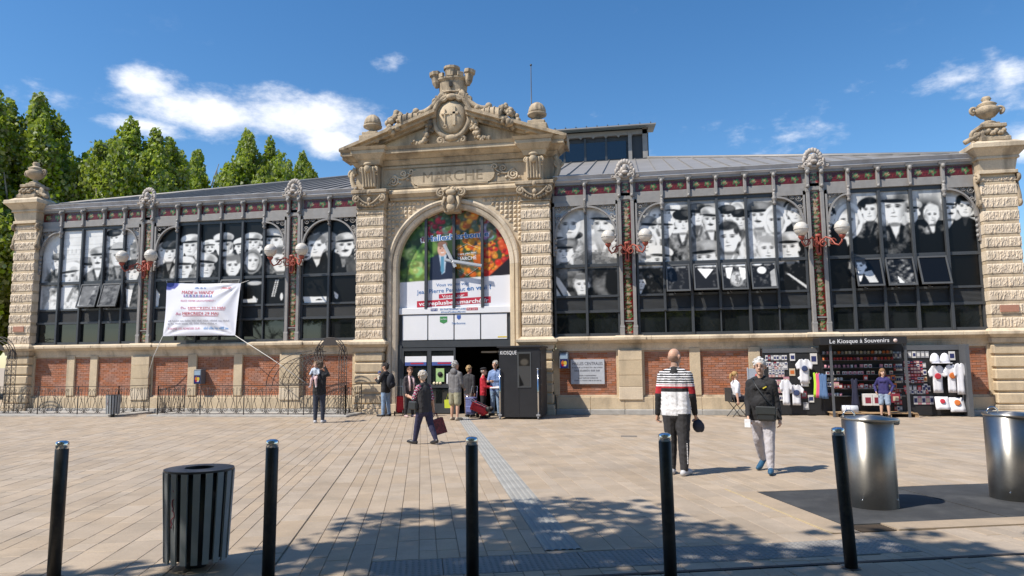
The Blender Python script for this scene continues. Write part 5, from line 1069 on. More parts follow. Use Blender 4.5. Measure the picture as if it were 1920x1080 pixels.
pq = empty('wall_plaque', (4.52, -.03, .95), 0, 'grey engraved stone plaque on brick wall reading HALLES CENTRALES', 'plaque'); mb = MB(); mb.box(-.55, .55, -.035, .02, 0, .80, .006); pm = mb.build('slab', plain('grey_marble', (.50, .52, .56), .5, var=.1), pq)
dk = plain('engraved_ink', (.06, .06, .08), .8, var=0)
for t, x_, z, s_, w in (('HALLES CENTRALES', 0, .62, .14, .98), ('AU PUBLIC EN', -.02, .52, .055, .36), ('EN', .02, .41, .09, .10), ('MAIRE DE NARBONNE', .08, .18, .06, .50)): lettering(t, s_, x_, -.037, z, dk, pq, 0, .001, width=w)
rg_ = random.Random(6)
for x0_, x1_, z, h_ in ((-.50, -.24, .52, .036), (.20, .50, .52, .036), (-.42, -.06, .41, .058), (.11, .40, .41, .058), (-.28, .28, .26, .038), (-.30, -.20, .18, .038), (-.44, .44, .10, .036)):
    mb = MB(); x_ = x0_
    while x_ < x1_:
        hh = h_*rg_.choice((.7, 1, 1)); mb.box(x_, x_+h_*.26, -.0375, -.0352, z, z+hh); x_ += h_*(.95 if rg_.random() < .15 else .52)
    tag(mb.build('worn_inscription', dk, pq), kind='stuff')
# ------------------------------------------------------------------ bollards, bins, waste columns
for i, (x, y, h, lx, ly, lab) in enumerate(((1.36, -17.67, 1.09, .4, 0, 'black bollard standing left of the slatted litter bin'), (3.09, -17.42, 1.09, .3, 0, 'black bollard standing right of the slatted litter bin'), (4.71, -17.19, 1.10, -.2, 0, 'black bollard standing by the ribbed guide strip'),
                                       (6.25, -16.98, 1.12, -.6, 0, 'black bollard standing in front of the man in striped jacket'), (7.71, -16.50, 1.13, -2.2, 0, 'leaning black bollard standing beside the steel waste column'))):
    b = empty('bollard', (x, y, 0), 0, lab, 'bollard', 'black bollards along the roadside'); b.rotation_euler = (0, R(lx), 0)
    mb = MB(); mb.lathe([(.050, -.02), (.050, h-.065), (.047, h-.062)], 24); mb.lathe([(.075, -.01), (.075, .006), (.05, .010)], 24); mb.build('post', M['bollard'], b)
    mb = MB(); mb.lathe([(.0475, h-.064), (.0505, h-.06), (.0505, h-.018), (.046, h-.006), (.026, h+.002), (.0, h+.004)], 24); mb.build('steel_cap', M['chrome'], b)
lb = empty('litter_bin', (2.30, -17.2, 0), R(8), 'grey slatted oval litter bin with dark lid and red scrawl beside bollards', 'litter bin')
def slatted_bin(o, rx, ry, z0, z1, taper, n, wide):
    mb = MB(); mb.lathe([(rx*.30, -.01), (rx*.30, z0+.05)], 20, sy=ry/rx); mb.build('foot', M['binmetal'], o)
    mb = MB(); mb.lathe([(.0, z0+.02), (rx*taper*.90, z0+.02), (rx*.90, z1-.04), (rx*.85, z1-.04), (rx*taper*.86, z0+.05), (.0, z0+.05)], 32, sy=ry/rx); mb.build('liner', M['binmetal'], o)
    for i in range(n):
        a = 2*math.pi*(i+.5)/n; mb = MB(); st = mb.mark(); w = wide; mb.add([(-w/2, -.012, z0), (w/2, -.012, z0), (w/2, .006, z0), (-w/2, .006, z0), (-w/2, -.012, z1), (w/2, -.012, z1), (w/2, .006, z1), (-w/2, .006, z1)], [(0, 3, 2, 1), (4, 5, 6, 7), (0, 1, 5, 4), (1, 2, 6, 5), (2, 3, 7, 6), (3, 0, 4, 7)])
        for k in range(st, len(mb.v)):
            v = Vector(mb.v[k]); r_ = taper+(1-taper)*(v.z-z0)/(z1-z0); nx_, ny_ = math.cos(a), math.sin(a); t = Vector((-math.sin(a)*rx, math.cos(a)*ry, 0)).normalized(); nn = Vector((t.y, -t.x, 0))
            p = Vector((nx_*rx*r_, ny_*ry*r_, 0))+t*v.x*r_-nn*v.y; mb.v[k] = (p.x, p.y, v.z)
        s = mb.build('slat', M['slat'], o)
        if n > 14 and i == int(n*.69):
            g = MB(); rg = random.Random(4)
            c = Vector((math.cos(a)*rx*.97, math.sin(a)*ry*.97, 0)); g.tube([c+Vector((rg.uniform(-.016, .016), -.012, z0+.30+q*.016)) for q in range(20)], .0045, 4)
            g.build('scrawl', plain('red_scrawl', (.35, .05, .08), .7), s)
    mb = MB(); seg = 40; P = []
    for r1, zz in ((1.03, z1), (1.03, z1+.018), (.45, z1+.022), (.45, z1-.02)): P.append([(rx*r1*math.cos(2*math.pi*j/seg)*(1 if r1 > .9 else .95), ry*r1*math.sin(2*math.pi*j/seg), zz) for j in range(seg)])
    V = [p for q in P for p in q]; mb.add(V, [(k*seg+j, k*seg+(j+1) % seg, (k+1)*seg+(j+1) % seg, (k+1)*seg+j) for k in range(3) for j in range(seg)]); mb.build('lid', M['binmetal'], o)
slatted_bin(lb, .278, .245, .065, .80, .885, 18, .054)
sb = empty('litter_bin', (-11.2, -2.1, 0), 0, 'small grey slatted litter bin at the end of the iron railing', 'litter bin'); slatted_bin(sb, .23, .2, .10, .72, .88, 16, .055)
for x, y, lab in ((8.69, -13.91, 'brushed steel waste column standing beside the leaning bollard'), (10.52, -13.25, 'brushed steel waste column farther along the dark plate, away from the bollards')):
    o = empty('waste_column', (x, y, 0), R(10), lab, 'waste column', 'steel waste columns on the plate')
    mb = MB(); mb.lathe([(.275, .0), (.275, .98)], 48); mb.build('drum', M['steel'], o)
    for q in range(4):
        a = q*1.57+.75; mb = MB(); mb.ball((.276*math.cos(a), .276*math.sin(a), .10), .011, 8, 6); mb.build('rivet', M['chrome'], o)
    mb = MB(); mb.lathe([(.276, .97), (.305, .985), (.31, 1.0), (.300, 1.012), (.15, 1.03), (.0, 1.035)], 48); st = mb.mark(); mb.xf(0, Matrix.Rotation(R(1.5), 4, 'Y')); ld = mb.build('lid', M['steel'], o)
    mb = MB(); mb.tube([(-.22+.07*math.cos(t), -.02, 1.02+.075*math.sin(t)) for t in np.linspace(0, math.pi, 12)], .009, 6); mb.build('handle', M['chrome'], o)
    mb = MB(); mb.box(.27, .36, -.07, .07, .92, 1.0, .02); mb.build('hinge', M['steel'], o)

# ------------------------------------------------------------------ wrought-iron railings and trellis arches
def rail_unit():
    mb = MB(); w = .26; r = .009
    for e in (-1, 1):
        mb.tube(spiral((e*.115, 0, .20), .095, 1.4, 18, R(-90), -e), r, 5)
        mb.tube([(e*(.21-.0*t), 0, .21) if t == 0 else (e*(.21-.13*math.sin(t*1.57)+.14*max(0, t-.55)), 0, .21+.62*t) for t in np.linspace(0, 1, 10)], r, 5)
        mb.tube(spiral((e*.15, 0, .86), .065, 1.3, 14, R(0 if e > 0 else 180), e), r, 5)
        mb.tube([(e*.02, 0, .10), (e*.07, 0, .45), (e*.19, 0, .66), (e*.24, 0, .86)], r*.9, 5)
    mb.tube([(0, 0, .10), (0, 0, .95)], r, 5); return mb.build('scroll_panel', M['wrought'], mesh_only=True)
RU = rail_unit()
def railing(pts, label, group=None):
    o = empty('iron_railing', (pts[0][0], pts[0][1], 0), 0, label, 'railing', group); org = Vector((pts[0][0], pts[0][1], 0))
    for (xa, ya), (xb, yb) in zip(pts[:-1], pts[1:]):
        d = Vector((xb-xa, yb-ya, 0)); L = d.length; n = max(1, round(L/.52)); an = math.atan2(d.y, d.x); a0 = Vector((xa, ya, 0))-org
        for i in range(n):
            p = a0+d*((i+.5)/n); q = obj('scroll_panel', RU, o, p, (0, 0, an)); q.scale = (L/n/.52, 1, 1)
            if i % 3 == 0 or i == n-1:
                mb = MB(); pp = a0+d*(i/n if i % 3 == 0 else 1); mb.bar(pp, pp+Vector((0, 0, 1.02)), .026); mb.box(pp.x-.04, pp.x+.04, pp.y-.04, pp.y+.04, 0, .02); mb.build('post', M['wrought'], o)
        mb = MB(); mb.bar(a0+Vector((0, 0, 1.0)), a0+d+Vector((0, 0, 1.0)), .035, .018); mb.bar(a0+Vector((0, 0, .10)), a0+d+Vector((0, 0, .10)), .02, .014); mb.build('rail', M['wrought'], o)
    return o
railing([(-19.0, -1.95), (-11.3, -1.75), (-11.15, -.42)], 'scrolled iron railing beside the small litter bin, ending left of the banner rope')
railing([(-9.75, -.42), (-9.80, -1.75), (-4.6, -1.65)], 'scrolled iron railing guarding the stairwell below the white banner')
railing([(-4.55, -1.72), (-3.15, -1.66), (-3.1, -.45)], 'short scrolled iron railing around the trellis archway by the portal')
mb = MB(); mb.box(-10.1, -3.0, -1.9, -.3, -.01, .055, .01); tag(mb.build('stair_kerb', M['stone_grey']), kind='structure')
mb = MB(); mb.box(-19.2, -11.05, -2.1, -.3, -.01, .055, .01); tag(mb.build('stair_kerb', M['stone_grey']), kind='structure')
def trellis_arch(x0, x1, y, label, hood=None):
    o = empty('trellis_archway', ((x0+x1)/2, y, 0), 0, label, 'archway'); ox, oy = (x0+x1)/2, y
    for x in (x0, x1):
        mb = MB(); w = .16
        for ax, ay in ((-w, -w), (w, -w), (w, w), (-w, w)): mb.tube([(x-ox+ax*.6, ay*.6, 0), (x-ox+ax*.6, ay*.6, 1.95)], .013, 5)
        z = .1
        while z < 1.9:
            for ay in (-w*.6, w*.6): mb.tube([(x-ox-w*.6, ay, z), (x-ox+w*.6, ay, z+.16)], .007, 4); mb.tube([(x-ox+w*.6, ay, z), (x-ox-w*.6, ay, z+.16)], .007, 4)
            z += .16
        for a in np.linspace(0, 2*math.pi, 9)[:-1]: mb.tube([(x-ox+.15*math.cos(a)*math.cos(t), .15*math.sin(a)*math.cos(t), 1.95+.36*math.sin(t)) for t in np.linspace(0, 1.5, 7)], .010, 4)
        mb.ball((x-ox, 0, 2.33), .03, 8, 6); mb.build('lattice_post', M['wrought'], o)
    mb = MB(); r_ = (x1-x0)/2
    for dz, yy in ((0, -.1), (0, .1), (.10, -.1), (.10, .1)): mb.tube([((r_+dz*.4)*math.cos(t), yy, 1.98+dz+(r_+dz*.3)*1.05*math.sin(t)) for t in np.linspace(0, math.pi, 20)], .014, 5)
    mb.build('hoop', M['wrought'], o)
    mb = MB(); mb.prism([(r_*.62*math.cos(t), 2.30+.26*math.sin(t)) for t in np.linspace(0, math.pi, 14)], -.12, -.10); mb.build('name_plate', plain('iron_plate', (.055, .045, .04), .6), o)
    if hood:
        for yy in (-.5, .55):
            mb = MB(); cx = x0-ox; L = hood
            for k, rr in enumerate((1.0, .86)): mb.tube([(cx-L*rr*math.cos(t), yy, 1.0+1.12*rr*math.sin(t)) for t in np.linspace(0, 1.57, 16)], .013, 5)
            for i in range(11):
                u = .14+.86*i/11; xx = cx-L+L*u; el_ = lambda q: 1.0+.96*math.sqrt(max(0, 1-((cx-q)/(L*.86))**2)) if q < cx else 1.96
                z1_ = 1.02; x2 = xx
                while x2 < cx and z1_ < el_(x2)-.01: x2 += .02; z1_ += .026
                mb.tube([(xx, yy, 1.02), (x2, yy, z1_)], .006, 4); zt = el_(xx); x3 = min(cx, xx+(zt-1.02)/1.3); mb.tube([(xx, yy, zt), (x3, yy, zt-(x3-xx)*1.3)], .006, 4)
            mb.tube([(cx-L, yy, 1.02), (cx, yy, 1.02)], .012, 5); mb.build('arched_side', M['wrought'], o)
    return o
trellis_arch(-4.38, -3.52, -1.05, 'wrought iron trellis archway with domed lattice posts beside the portal', 1.6)
trellis_arch(-17.6, -16.3, -1.1, 'wrought iron trellis archway at the corner pilaster behind the railing', 1.2)

# ------------------------------------------------------------------ black kiosk booth
kx0, kx1, ky0, ky1 = 2.02, 3.26, -2.3, -.72
ko = empty('kiosk_booth', ((kx0+kx1)/2, (ky0+ky1)/2, 0), 0, 'black sheet-metal ticket booth on castors lettered KIOSQUE before the portal', 'kiosk'); off = -ko.location
kb = plain('kiosk_black', (.022, .023, .027), .42, var=.15, scale=3)
def kpart(name, fn, mat): mb = MB(); fn(mb); mb.xf(0, Matrix.Translation(off)); return mb.build(name, mat, ko)
kpart('front_panel', lambda m: (m.box(kx0, kx0+.60, ky0, ky0+.03, .09, 2.12, .004), m.box(kx0+.604, kx1, ky0-.003, ky0+.03, .09, 2.12, .004)), kb)
kpart('side_panel', lambda m: (m.box(kx1-.03, kx1, ky0+.03, ky1, .09, 2.12), m.box(kx1, kx1+.012, ky0+.1, ky1-.1, .15, 2.05)), kb)
kpart('side_panel', lambda m: (m.box(kx0, kx0+.03, ky0+.03, ky1, .09, 1.0),), kb)
kpart('back_panel', lambda m: (m.box(kx0+.03, kx1-.03, ky1-.03, ky1, .09, 2.12),), kb)
kpart('roof', lambda m: (m.box(kx0-.06, kx1+.05, ky0-.05, ky1+.05, 2.12, 2.18, .01),), kb)
kpart('floor', lambda m: (m.box(kx0, kx1, ky0, ky1, .06, .09),), kb)
kpart('counter', lambda m: (m.box(kx0-.32, kx0+.02, ky0+.15, ky1-.1, .90, .94, .008),), M['white'])
pf = kpart('poster_frame', lambda m: (m.box(kx0+.56, kx0+.98, ky0-.018, ky0-.004, .93, 1.98, .004),), plain('poster_frame_dark', (.07, .075, .08), .4))
c = Canvas(0, 40, 0, 100, 2, (.30, .30, .30), 41); c.poly([(0, 0), (40, 0), (40, 38), (0, 38)], (.14, .13, .12)); c.ell(20, 26, 14, 10, (.35, .33, .30), .5); c.poly([(2, 64), (18, 96), (2, 100)], (.05, .05, .06)); r0 = raster('display', kx0+.60+off.x, kx0+.94+off.x, .97, 1.94, c.a, M['print'], pf, ky0-.020+off.y)
lettering('KIOSQUE', .155, kx0+.285+off.x, ky0-.004+off.y, 1.92, wt, ko, 0, .002, width=.50)
for x in (kx0+.03, kx1-.06):
    kpart('lift_post', lambda m: (m.tube([(x, ky0-.06, .1), (x, ky0-.06, 1.47)], .022, 10), m.ball((x, ky0-.06, 1.48), .03, 10, 8)), M['chrome'])
    kpart('castor', lambda m: (m.box(x-.06, x+.06, ky0-.1, ky0-.02, .09, .15, .01), m.tube([(x-.02, ky0-.06, .045), (x+.02, ky0-.06, .045)], .045, 12)), plain('castor_grey', (.25, .25, .26), .5))
for i in range(8): kpart('bolt', lambda m: (m.ball((kx1+.014, ky0+.08, .3+i*.24), .012, 8, 6),), M['chrome'])

# ------------------------------------------------------------------ souvenir stall
def fX(zx): return 9.18+.0042*zx
def fZ(zy): return max(0, 2.5635-.004528*zy)
so = empty('souvenir_stall', (12.7, -.8, 0), 0, 'black souvenir stall with shelves and sign lettered Le Kiosque à Souvenirs', 'market stall'); off = -so.location
sk = plain('stall_black', (.020, .020, .022), .55); sgy = plain('stall_grey', (.10, .105, .115), .5)
def spart(name, fn, mat): mb = MB(); fn(mb); mb.xf(0, Matrix.Translation(off)); return mb.build(name, mat, so)
YB = -.42
spart('backboard', lambda m: m.box(fX(175), fX(572), YB, YB+.04, .02, fZ(118)), sk); spart('header_board', lambda m: m.box(fX(178), fX(570), YB-.02, YB-.002, fZ(148), fZ(119)), sgy)
spart('backboard', lambda m: m.box(fX(574), fX(1128), YB, YB+.04, .02, fZ(100)), sk)
spart('backboard', lambda m: m.box(fX(1130), fX(1500), YB, YB+.04, .02, fZ(108)), sk); spart('header_board', lambda m: m.box(fX(1132), fX(1490), YB-.02, YB-.002, fZ(142), fZ(109)), sgy)
spart('end_board', lambda m: m.box(fX(1490), fX(1516), YB-.42, YB-.025, .01, fZ(108)), sgy)
cyf = -1.15
for x in (fX(628)-.1, fX(1120)-.14):
    spart('post', lambda m: m.box(x-.03, x+.03, cyf, cyf+.06, .0, 2.1), sgy)
sgn = spart('canopy', lambda m: (m.box(fX(560)-.12, fX(1122)-.12, cyf-.08, YB, 2.10, 2.31, .006),), sk)
me_s = lettering('Le Kiosque à Souvenirs', .17, fX(815)-.12+off.x, cyf-.083+off.y, 2.15, wt, so, .001, .001, 'CENTER', .05, .012, width=1.62)
spart('round_emblem', lambda m: (m.lathe([(0, 0), (.055, 0), (.055, .006), (0, .006)], 16), m.xf(0, Matrix.Translation((fX(1048)-.12, cyf-.081, 2.20)) @ Matrix.Rotation(R(90), 4, 'X'))), plain('emblem_cream', (.7, .55, .5), .6))
rows = [(162, .30), (203, .32), (252, .3), (296, .3), (335, .3), (388, .3), (436, .3)]
for zy, dp in rows: spart('shelf', lambda m: m.box(fX(585), fX(1110), YB-.25, YB-.001, fZ(zy)-.012, fZ(zy)), sgy)
spart('base_deck', lambda m: m.box(fX(600), fX(1140), -1.1, YB-.001, .10, .13), M['wood'])
for q in range(4): spart('pallet_foot', lambda m: m.box(fX(610)+q*.72, fX(610)+q*.72+.1, -1.08, -.5, 0, .10), M['wood'])
rg = random.Random(12); cols = [plain('goods_%s' % n, c_, .5, var=.05) for n, c_ in (('red', (.50, .05, .04)), ('orange', (.60, .16, .04)), ('white', (.72, .70, .68)), ('pink', (.55, .25, .30)), ('maroon', (.25, .03, .05)), ('navy', (.03, .04, .14)), ('cream', (.62, .52, .38)), ('grey', (.30, .30, .32)))]
CN = ['red', 'orange', 'white', 'pink', 'maroon', 'navy', 'cream', 'grey']
mugmesh = {}
def mug_mesh(ci):
    if ci not in mugmesh:
        mb = MB(); mb.lathe([(.030, 0), (.034, .005), (.034, .088), (.030, .088), (.028, .01), (0, .01)], 12); mb.tube([(.034+.022*math.sin(t), 0, .045+.026*math.cos(t)) for t in np.linspace(0, math.pi, 8)], .005, 5); mugmesh[ci] = mb.build('souvenir_mug', cols[ci], mesh_only=True)
    return mugmesh[ci]
def put(name, me, loc, rz, label, cat, group): o = obj(name, me, None, loc, (0, 0, rz)); return tag(o, label, cat, group)
for zy, x0, x1, n, pal in ((162, 592, 1040, 19, (2, 6, 3, 7, 1)), (203, 592, 1045, 21, (0, 0, 1, 4, 0, 3)), (252, 600, 690, 5, (2, 3)), (252, 725, 800, 4, (2, 3)), (335, 590, 700, 6, (2, 2, 6)), (436, 605, 690, 5, (3, 2))):
    for i in range(n):
        ci = rg.choice(pal); put('souvenir_mug', mug_mesh(ci), (fX(x0+(x1-x0)*i/max(1, n-1)), YB-.15+rg.uniform(-.02, .02), fZ(zy)+.001), rg.uniform(-1, 1)-.8, 'small %s souvenir mug lined up on a stall shelf' % CN[ci], 'mug', '%s mugs on the stall shelves' % CN[ci])
boxmesh = {}
def box_item(zx, zy, w, h, ci, name, label, cat, group, y=None, d=.05):
    key = (w, h, ci, d)
    if key not in boxmesh:
        mb = MB(); mb.box(-w/2, w/2, -d, 0, 0, h, .004); mb.mi = 1; mb.box(-w*.32, w*.32, -d-.003, -d, h*.2, h*.7); boxmesh[key] = mb.build(name, [cols[ci], cols[(ci*3+2) % 8 if ci != 2 else 4]], mesh_only=True)
    return put(name, boxmesh[key], (fX(zx), (YB-.10) if y is None else y, fZ(zy)), 0, label, cat, group)
for zy, xs in ((252, (838, 866, 895, 968, 1000, 1027)), (296, (838, 880, 910, 965, 1030, 610, 640, 680)), (335, (1010, 1040, 860)), (388, (1010, 1045, 640, 660, 690, 830)), (436, (1035, 1010, 985))):
    for x in xs: ci = rg.choice((2, 2, 6, 3) if zy < 330 else (0, 1, 4, 0)); box_item(x, zy, .09 if zy < 330 else .12, .10 if zy < 330 else .15, ci, 'gift_box', 'small %s gift box on a stall shelf' % CN[ci], 'gift box', '%s gift boxes on the stall shelves' % CN[ci], YB-.14)
box_item(845, 495, .24, .34, 2, 'storage_tin', 'white storage tin standing low in the stall, left of a pair', 'tin', None, -.7, .2); box_item(905, 495, .24, .34, 2, 'storage_tin', 'white storage tin standing low in the stall, right of a pair', 'tin', None, -.7, .2)
box_item(1038, 478, .24, .26, 4, 'framed_print', 'dark red framed print leaning at the stall bottom', 'framed print', None, -.7, .03)
# hanging packets on the side panels (pegboard goods)
pk = {}
def packet(x, z, w, h, ci, y=YB-.005):
    key = (w, h, ci)
    if key not in pk: mb = MB(); mb.box(-w/2, w/2, -.018, 0, -h, 0, .003); mb.mi = 1; mb.box(-w*.35, w*.35, -.021, -.018, -h*.75, -h*.25); pk[key] = mb.build('hanging_packet', [cols[ci], cols[(ci+3) % 8]], mesh_only=True)
    put('hanging_packet', pk[key], (x, y, z), 0, 'small %s packaged souvenir hanging on a stall board' % CN[ci], 'packet', '%s packets hanging on the stall boards' % CN[ci])
for r_ in range(2):
    for i in range(8): packet(fX(205+i*19), fZ(165+r_*45), .07, .15, rg.choice((2, 7, 2, 4)))
for r_ in range(5):
    for i in range(5): packet(fX(225+i*22), fZ(225+r_*18), .085, .07, rg.choice((2, 3, 2, 7)))
for i, zx in enumerate((385, 530)): packet(fX(zx), fZ(155), .2 if i else .15, .33 if i else .22, 2)
for zx, zy, ci in ((330, 215, 7), (335, 310, 3), (378, 255, 6), (450, 405, 4), (497, 432, 2), (460, 480, 7)): packet(fX(zx), fZ(zy), .17, .22, ci)
for i in range(6): packet(fX(1145+i*28), fZ(150), .10, .19, rg.choice((2, 7, 3)))
for r_ in range(7):
    for i in range(6): packet(fX(1138+i*21), fZ(212+r_*21), .08, .075, rg.choice((0, 0, 4, 3, 5, 2)))
for r_ in range(3):
    for i in range(4): packet(fX(1068+i*14), fZ(150+r_*80), .055, .2, rg.choice((2, 0, 7)))
for i in range(6): packet(fX(1130+i*30), fZ(372), .10, .17, rg.choice((2, 7, 0, 5)))
for i in range(5): packet(fX(1190+i*26), fZ(440), .11, .24, rg.choice((2, 2, 3)))
for i in range(4): packet(fX(1262), fZ(225+i*45), .10, .15, rg.choice((2, 7, 6)))
for r_ in range(3):
    for i in range(9): packet(fX(190+i*14), fZ(330+r_*52), .055, .16, rg.choice((2, 7, 2, 3)))
for i in range(7): packet(fX(590+i*13), fZ(345), .05, .14, rg.choice((2, 2, 3)), YB-.27)
for r_ in range(4):
    for i in range(3): packet(fX(1055+i*18), fZ(390+r_*38), .07, .13, rg.choice((2, 0, 7, 4)), YB-.02)
for i in range(9): box_item(715+i*15, 296, .055, .09, rg.choice((2, 3, 2)), 'gift_box', 'tiny pale gift box in a tight shelf row', 'gift box', 'tiny gift boxes in a tight row', YB-.14)
for i in range(12): box_item(720+i*24, 388, .08, .12, rg.choice((0, 1, 4, 2)), 'gift_box', 'small bright gift box on the low stall shelf', 'gift box', 'bright gift boxes on the low shelf', YB-.12)
for i in range(8): packet(fX(1135+i*19), fZ(400), .07, .12, rg.choice((2, 2, 7, 0)))
# T-shirts, caps, bags
def garment(zx, zy, w, h, mat, pmat, kind, label, y, tilt=0.0, pr=.09, group=None):
    o = empty('shirt' if kind != 'bag' else 'tote_bag', (fX(zx), y, fZ(zy)-h), 0, label, 'T-shirt' if kind == 'shirt' else 'dress' if kind == 'dress' else 'bag', group)
    if kind == 'shirt': P = [(-.30, 0), (-.30, .62), (-.46, .58), (-.55, .78), (-.28, 1), (-.10, 1.02), (0, .97), (.10, 1.02), (.28, 1), (.55, .78), (.46, .58), (.30, .62), (.30, 0)]
    elif kind == 'dress': P = [(-.42, 0), (-.24, .60), (-.30, 1), (-.12, 1.02), (0, .95), (.12, 1.02), (.30, 1), (.24, .60), (.42, 0)]
    else: P = [(-.5, 0), (-.46, 1), (.46, 1), (.5, 0)]
    mb = MB(); n0 = mb.prism([(a*w, b*h) for a, b in P], -.03, .0); me = mb.build('cloth', mat, mesh_only=True)
    bm = bmesh.new(); bm.from_mesh(me); bmesh.ops.triangulate(bm, faces=bm.faces[:]); bmesh.ops.subdivide_edges(bm, edges=bm.edges[:], cuts=3, use_grid_fill=True)
    rg_ = random.Random(int(zx))
    for v in bm.verts: v.co.y += (-.018*math.sin(v.co.x*38+rg_.random()*.6)-.012*math.sin(v.co.x*17+v.co.z*9))*(1-.6*v.co.z/h)
    
    for f in bm.faces: f.smooth = True
    bm.to_mesh(me); bm.free(); cl_ = obj('cloth', me, o); cl_.rotation_euler = (tilt, 0, 0)
    if pmat is not None:
        mb = MB(); mb.lathe([(0, 0), (pr, 0), (pr, .004), (pr*.7, .006), (0, .006)], 18); mb.xf(0, Matrix.Translation((0, -.062, h*.62)) @ Matrix.Rotation(R(90), 4, 'X')); q = mb.build('print', pmat, o); q.rotation_euler = (tilt, 0, 0)
    return o
wc = plain('white_cotton', (.78, .78, .82), .8, var=.04); nb = plain('print_navy', (.04, .06, .15), .7); orr = plain('print_red_gold', (.60, .16, .03), .7); rr_ = plain('print_red', (.5, .03, .05), .7); nvc = plain('navy_cotton', (.02, .022, .05), .8); lgc = plain('lime_cotton', (.45, .75, .05), .8); pkc = plain('pink_cotton', (.75, .12, .22), .8); dbl = plain('denim_cotton', (.10, .18, .34), .8)
garment(455, 195, .46, .72, wc, nb, 'shirt', 'white T-shirt with round dark print above another shirt on the stall board', YB-.12); garment(458, 300, .36, .34, wc, None, 'shirt', 'plain white shirt bottom hanging under the round-print T-shirt', YB-.05); garment(392, 365, .40, .60, wc, nb, 'shirt', 'white T-shirt with dark blue disc near the stall board foot', YB-.12)
garment(318, 330, .34, .75, wc, None, 'shirt', 'white T-shirt hanging edge-on beside the walking woman', YB-.2)
for i, (m_, zx, n_) in enumerate(((lgc, 525, 'lime green'), (pkc, 538, 'pink'), (dbl, 556, 'denim blue'), (dbl, 576, 'pale blue edged'))): garment(zx, 285+i*3, .20, .72, m_, None, 'dress', '%s child dress hanging in a row of coloured clothes' % n_, YB-.18-.05*i)
garment(765, 325, .30, .85, nvc, None, 'dress', 'navy dress hanging inside the souvenir stall', -.85)
garment(1328, 245, .44, .78, wc, rr_, 'shirt', 'white T-shirt with small red crest on the stall end', YB-.14); garment(1415, 240, .40, .80, wc, orr, 'shirt', 'white T-shirt with orange sun print on the stall end', YB-.20); garment(1462, 232, .34, .88, wc, None, 'shirt', 'plain white T-shirt at the outer edge of the stall', YB-.27)
garment(1345, 440, .38, .38, wc, rr_, 'bag', 'white tote bag with red shield print low on the stall', YB-.22, -.3, .07); garment(1435, 445, .40, .42, wc, orr, 'bag', 'white tote bag with round orange print low on the stall', YB-.26, -.3, .085)
for zx, n_ in ((1325, 'beside the mask'), (1390, 'above the sun shirt')):
    o = empty('baseball_cap', (fX(zx), YB-.10, fZ(225)), 0, 'white cap hanging on the stall board %s' % ('over the red crest shirt' if zx < 1350 else 'over the orange sun shirt'), 'cap'); mb = MB(); mb.lathe([(.13, 0), (.135, .08), (.11, .2), (.06, .27), (0, .29)], 16, sy=.7); mb.build('crown', wc, o); mb = MB(); mb.box(-.12, .12, -.2, -.05, -.02, .0, .008); mb.build('peak', wc, o)
packet(fX(1445), fZ(152), .17, .26, 2)
ro = empty('towel_roll', (fX(715), -.95, .22), 0, 'rolled white towel with purple end lying on the stall deck', 'towel'); mb = MB(); mb.tube([(-.20, 0, 0), (.22, -.03, 0)], .115, 18); mb.build('roll', plain('towel_white', (.66, .68, .72), .9, bump=.4, bscale=80), ro)
mb = MB(); mb.tube([(.222, -.03, 0), (.228, -.031, 0)], .075, 16); mb.build('roll_end', plain('towel_purple', (.35, .18, .45), .9), ro)
for a in (-.12, 0, .12): mb = MB(); mb.tube([(a, -.014-.0*a, 0), (a+.02, -.016, 0)], .118, 18); mb.build('band', plain('towel_band', (.45, .45, .55), .9), ro)
# grey display rack beside the seated woman
rk = empty('display_rack', (9.62, -.75, 0), R(6), 'pale grey freestanding display rack with white shirts beside seated woman', 'display rack'); mb = MB(); mb.box(-.19, .19, 0, .03, .12, 1.42, .005); mb.box(-.22, -.19, -.01, .04, 0, 1.45); mb.box(.19, .22, -.01, .04, 0, 1.45); mb.box(-.2, -.17, -.22, .22, 0, .04); mb.box(.17, .2, -.22, .22, 0, .04); mb.build('panel', plain('rack_grey', (.42, .46, .52), .5), rk)
mb = MB(); mb.prism([(-.14, .25), (-.14, .8), (-.18, 1.0), (-.06, 1.1), (.06, 1.1), (.18, 1.0), (.14, .8), (.14, .25)], -.04, -.005); mb.build('white_shirt', wc, rk); mb = MB(); mb.ball((.06, -.02, 1.2), (.06, .03, .07), 8, 6); mb.build('toy', cols[0], rk)
# chair
chm = plain('chair_black', (.03, .03, .033), .5)
chr_ = empty('folding_chair', (9.02, -1.0, 0), R(-70), 'dark folding chair carrying the seated blonde woman', 'chair')
for e in (-1, 1):
    mb = MB(); mb.tube([(e*.20, .20, 0), (e*.20, -.16, .44), (e*.20, -.26, .86)], .012, 6); mb.build('leg', M['frame'], chr_); mb = MB(); mb.tube([(e*.18, -.24, 0), (e*.18, .18, .44)], .012, 6); mb.build('leg', M['frame'], chr_)
mb = MB(); mb.box(-.20, .20, -.18, .2, .43, .455, .008); mb.build('seat', chm, chr_); mb = MB(); mb.box(-.21, .21, -.275, -.24, .45, .86, .01); mb.build('backrest', chm, chr_)
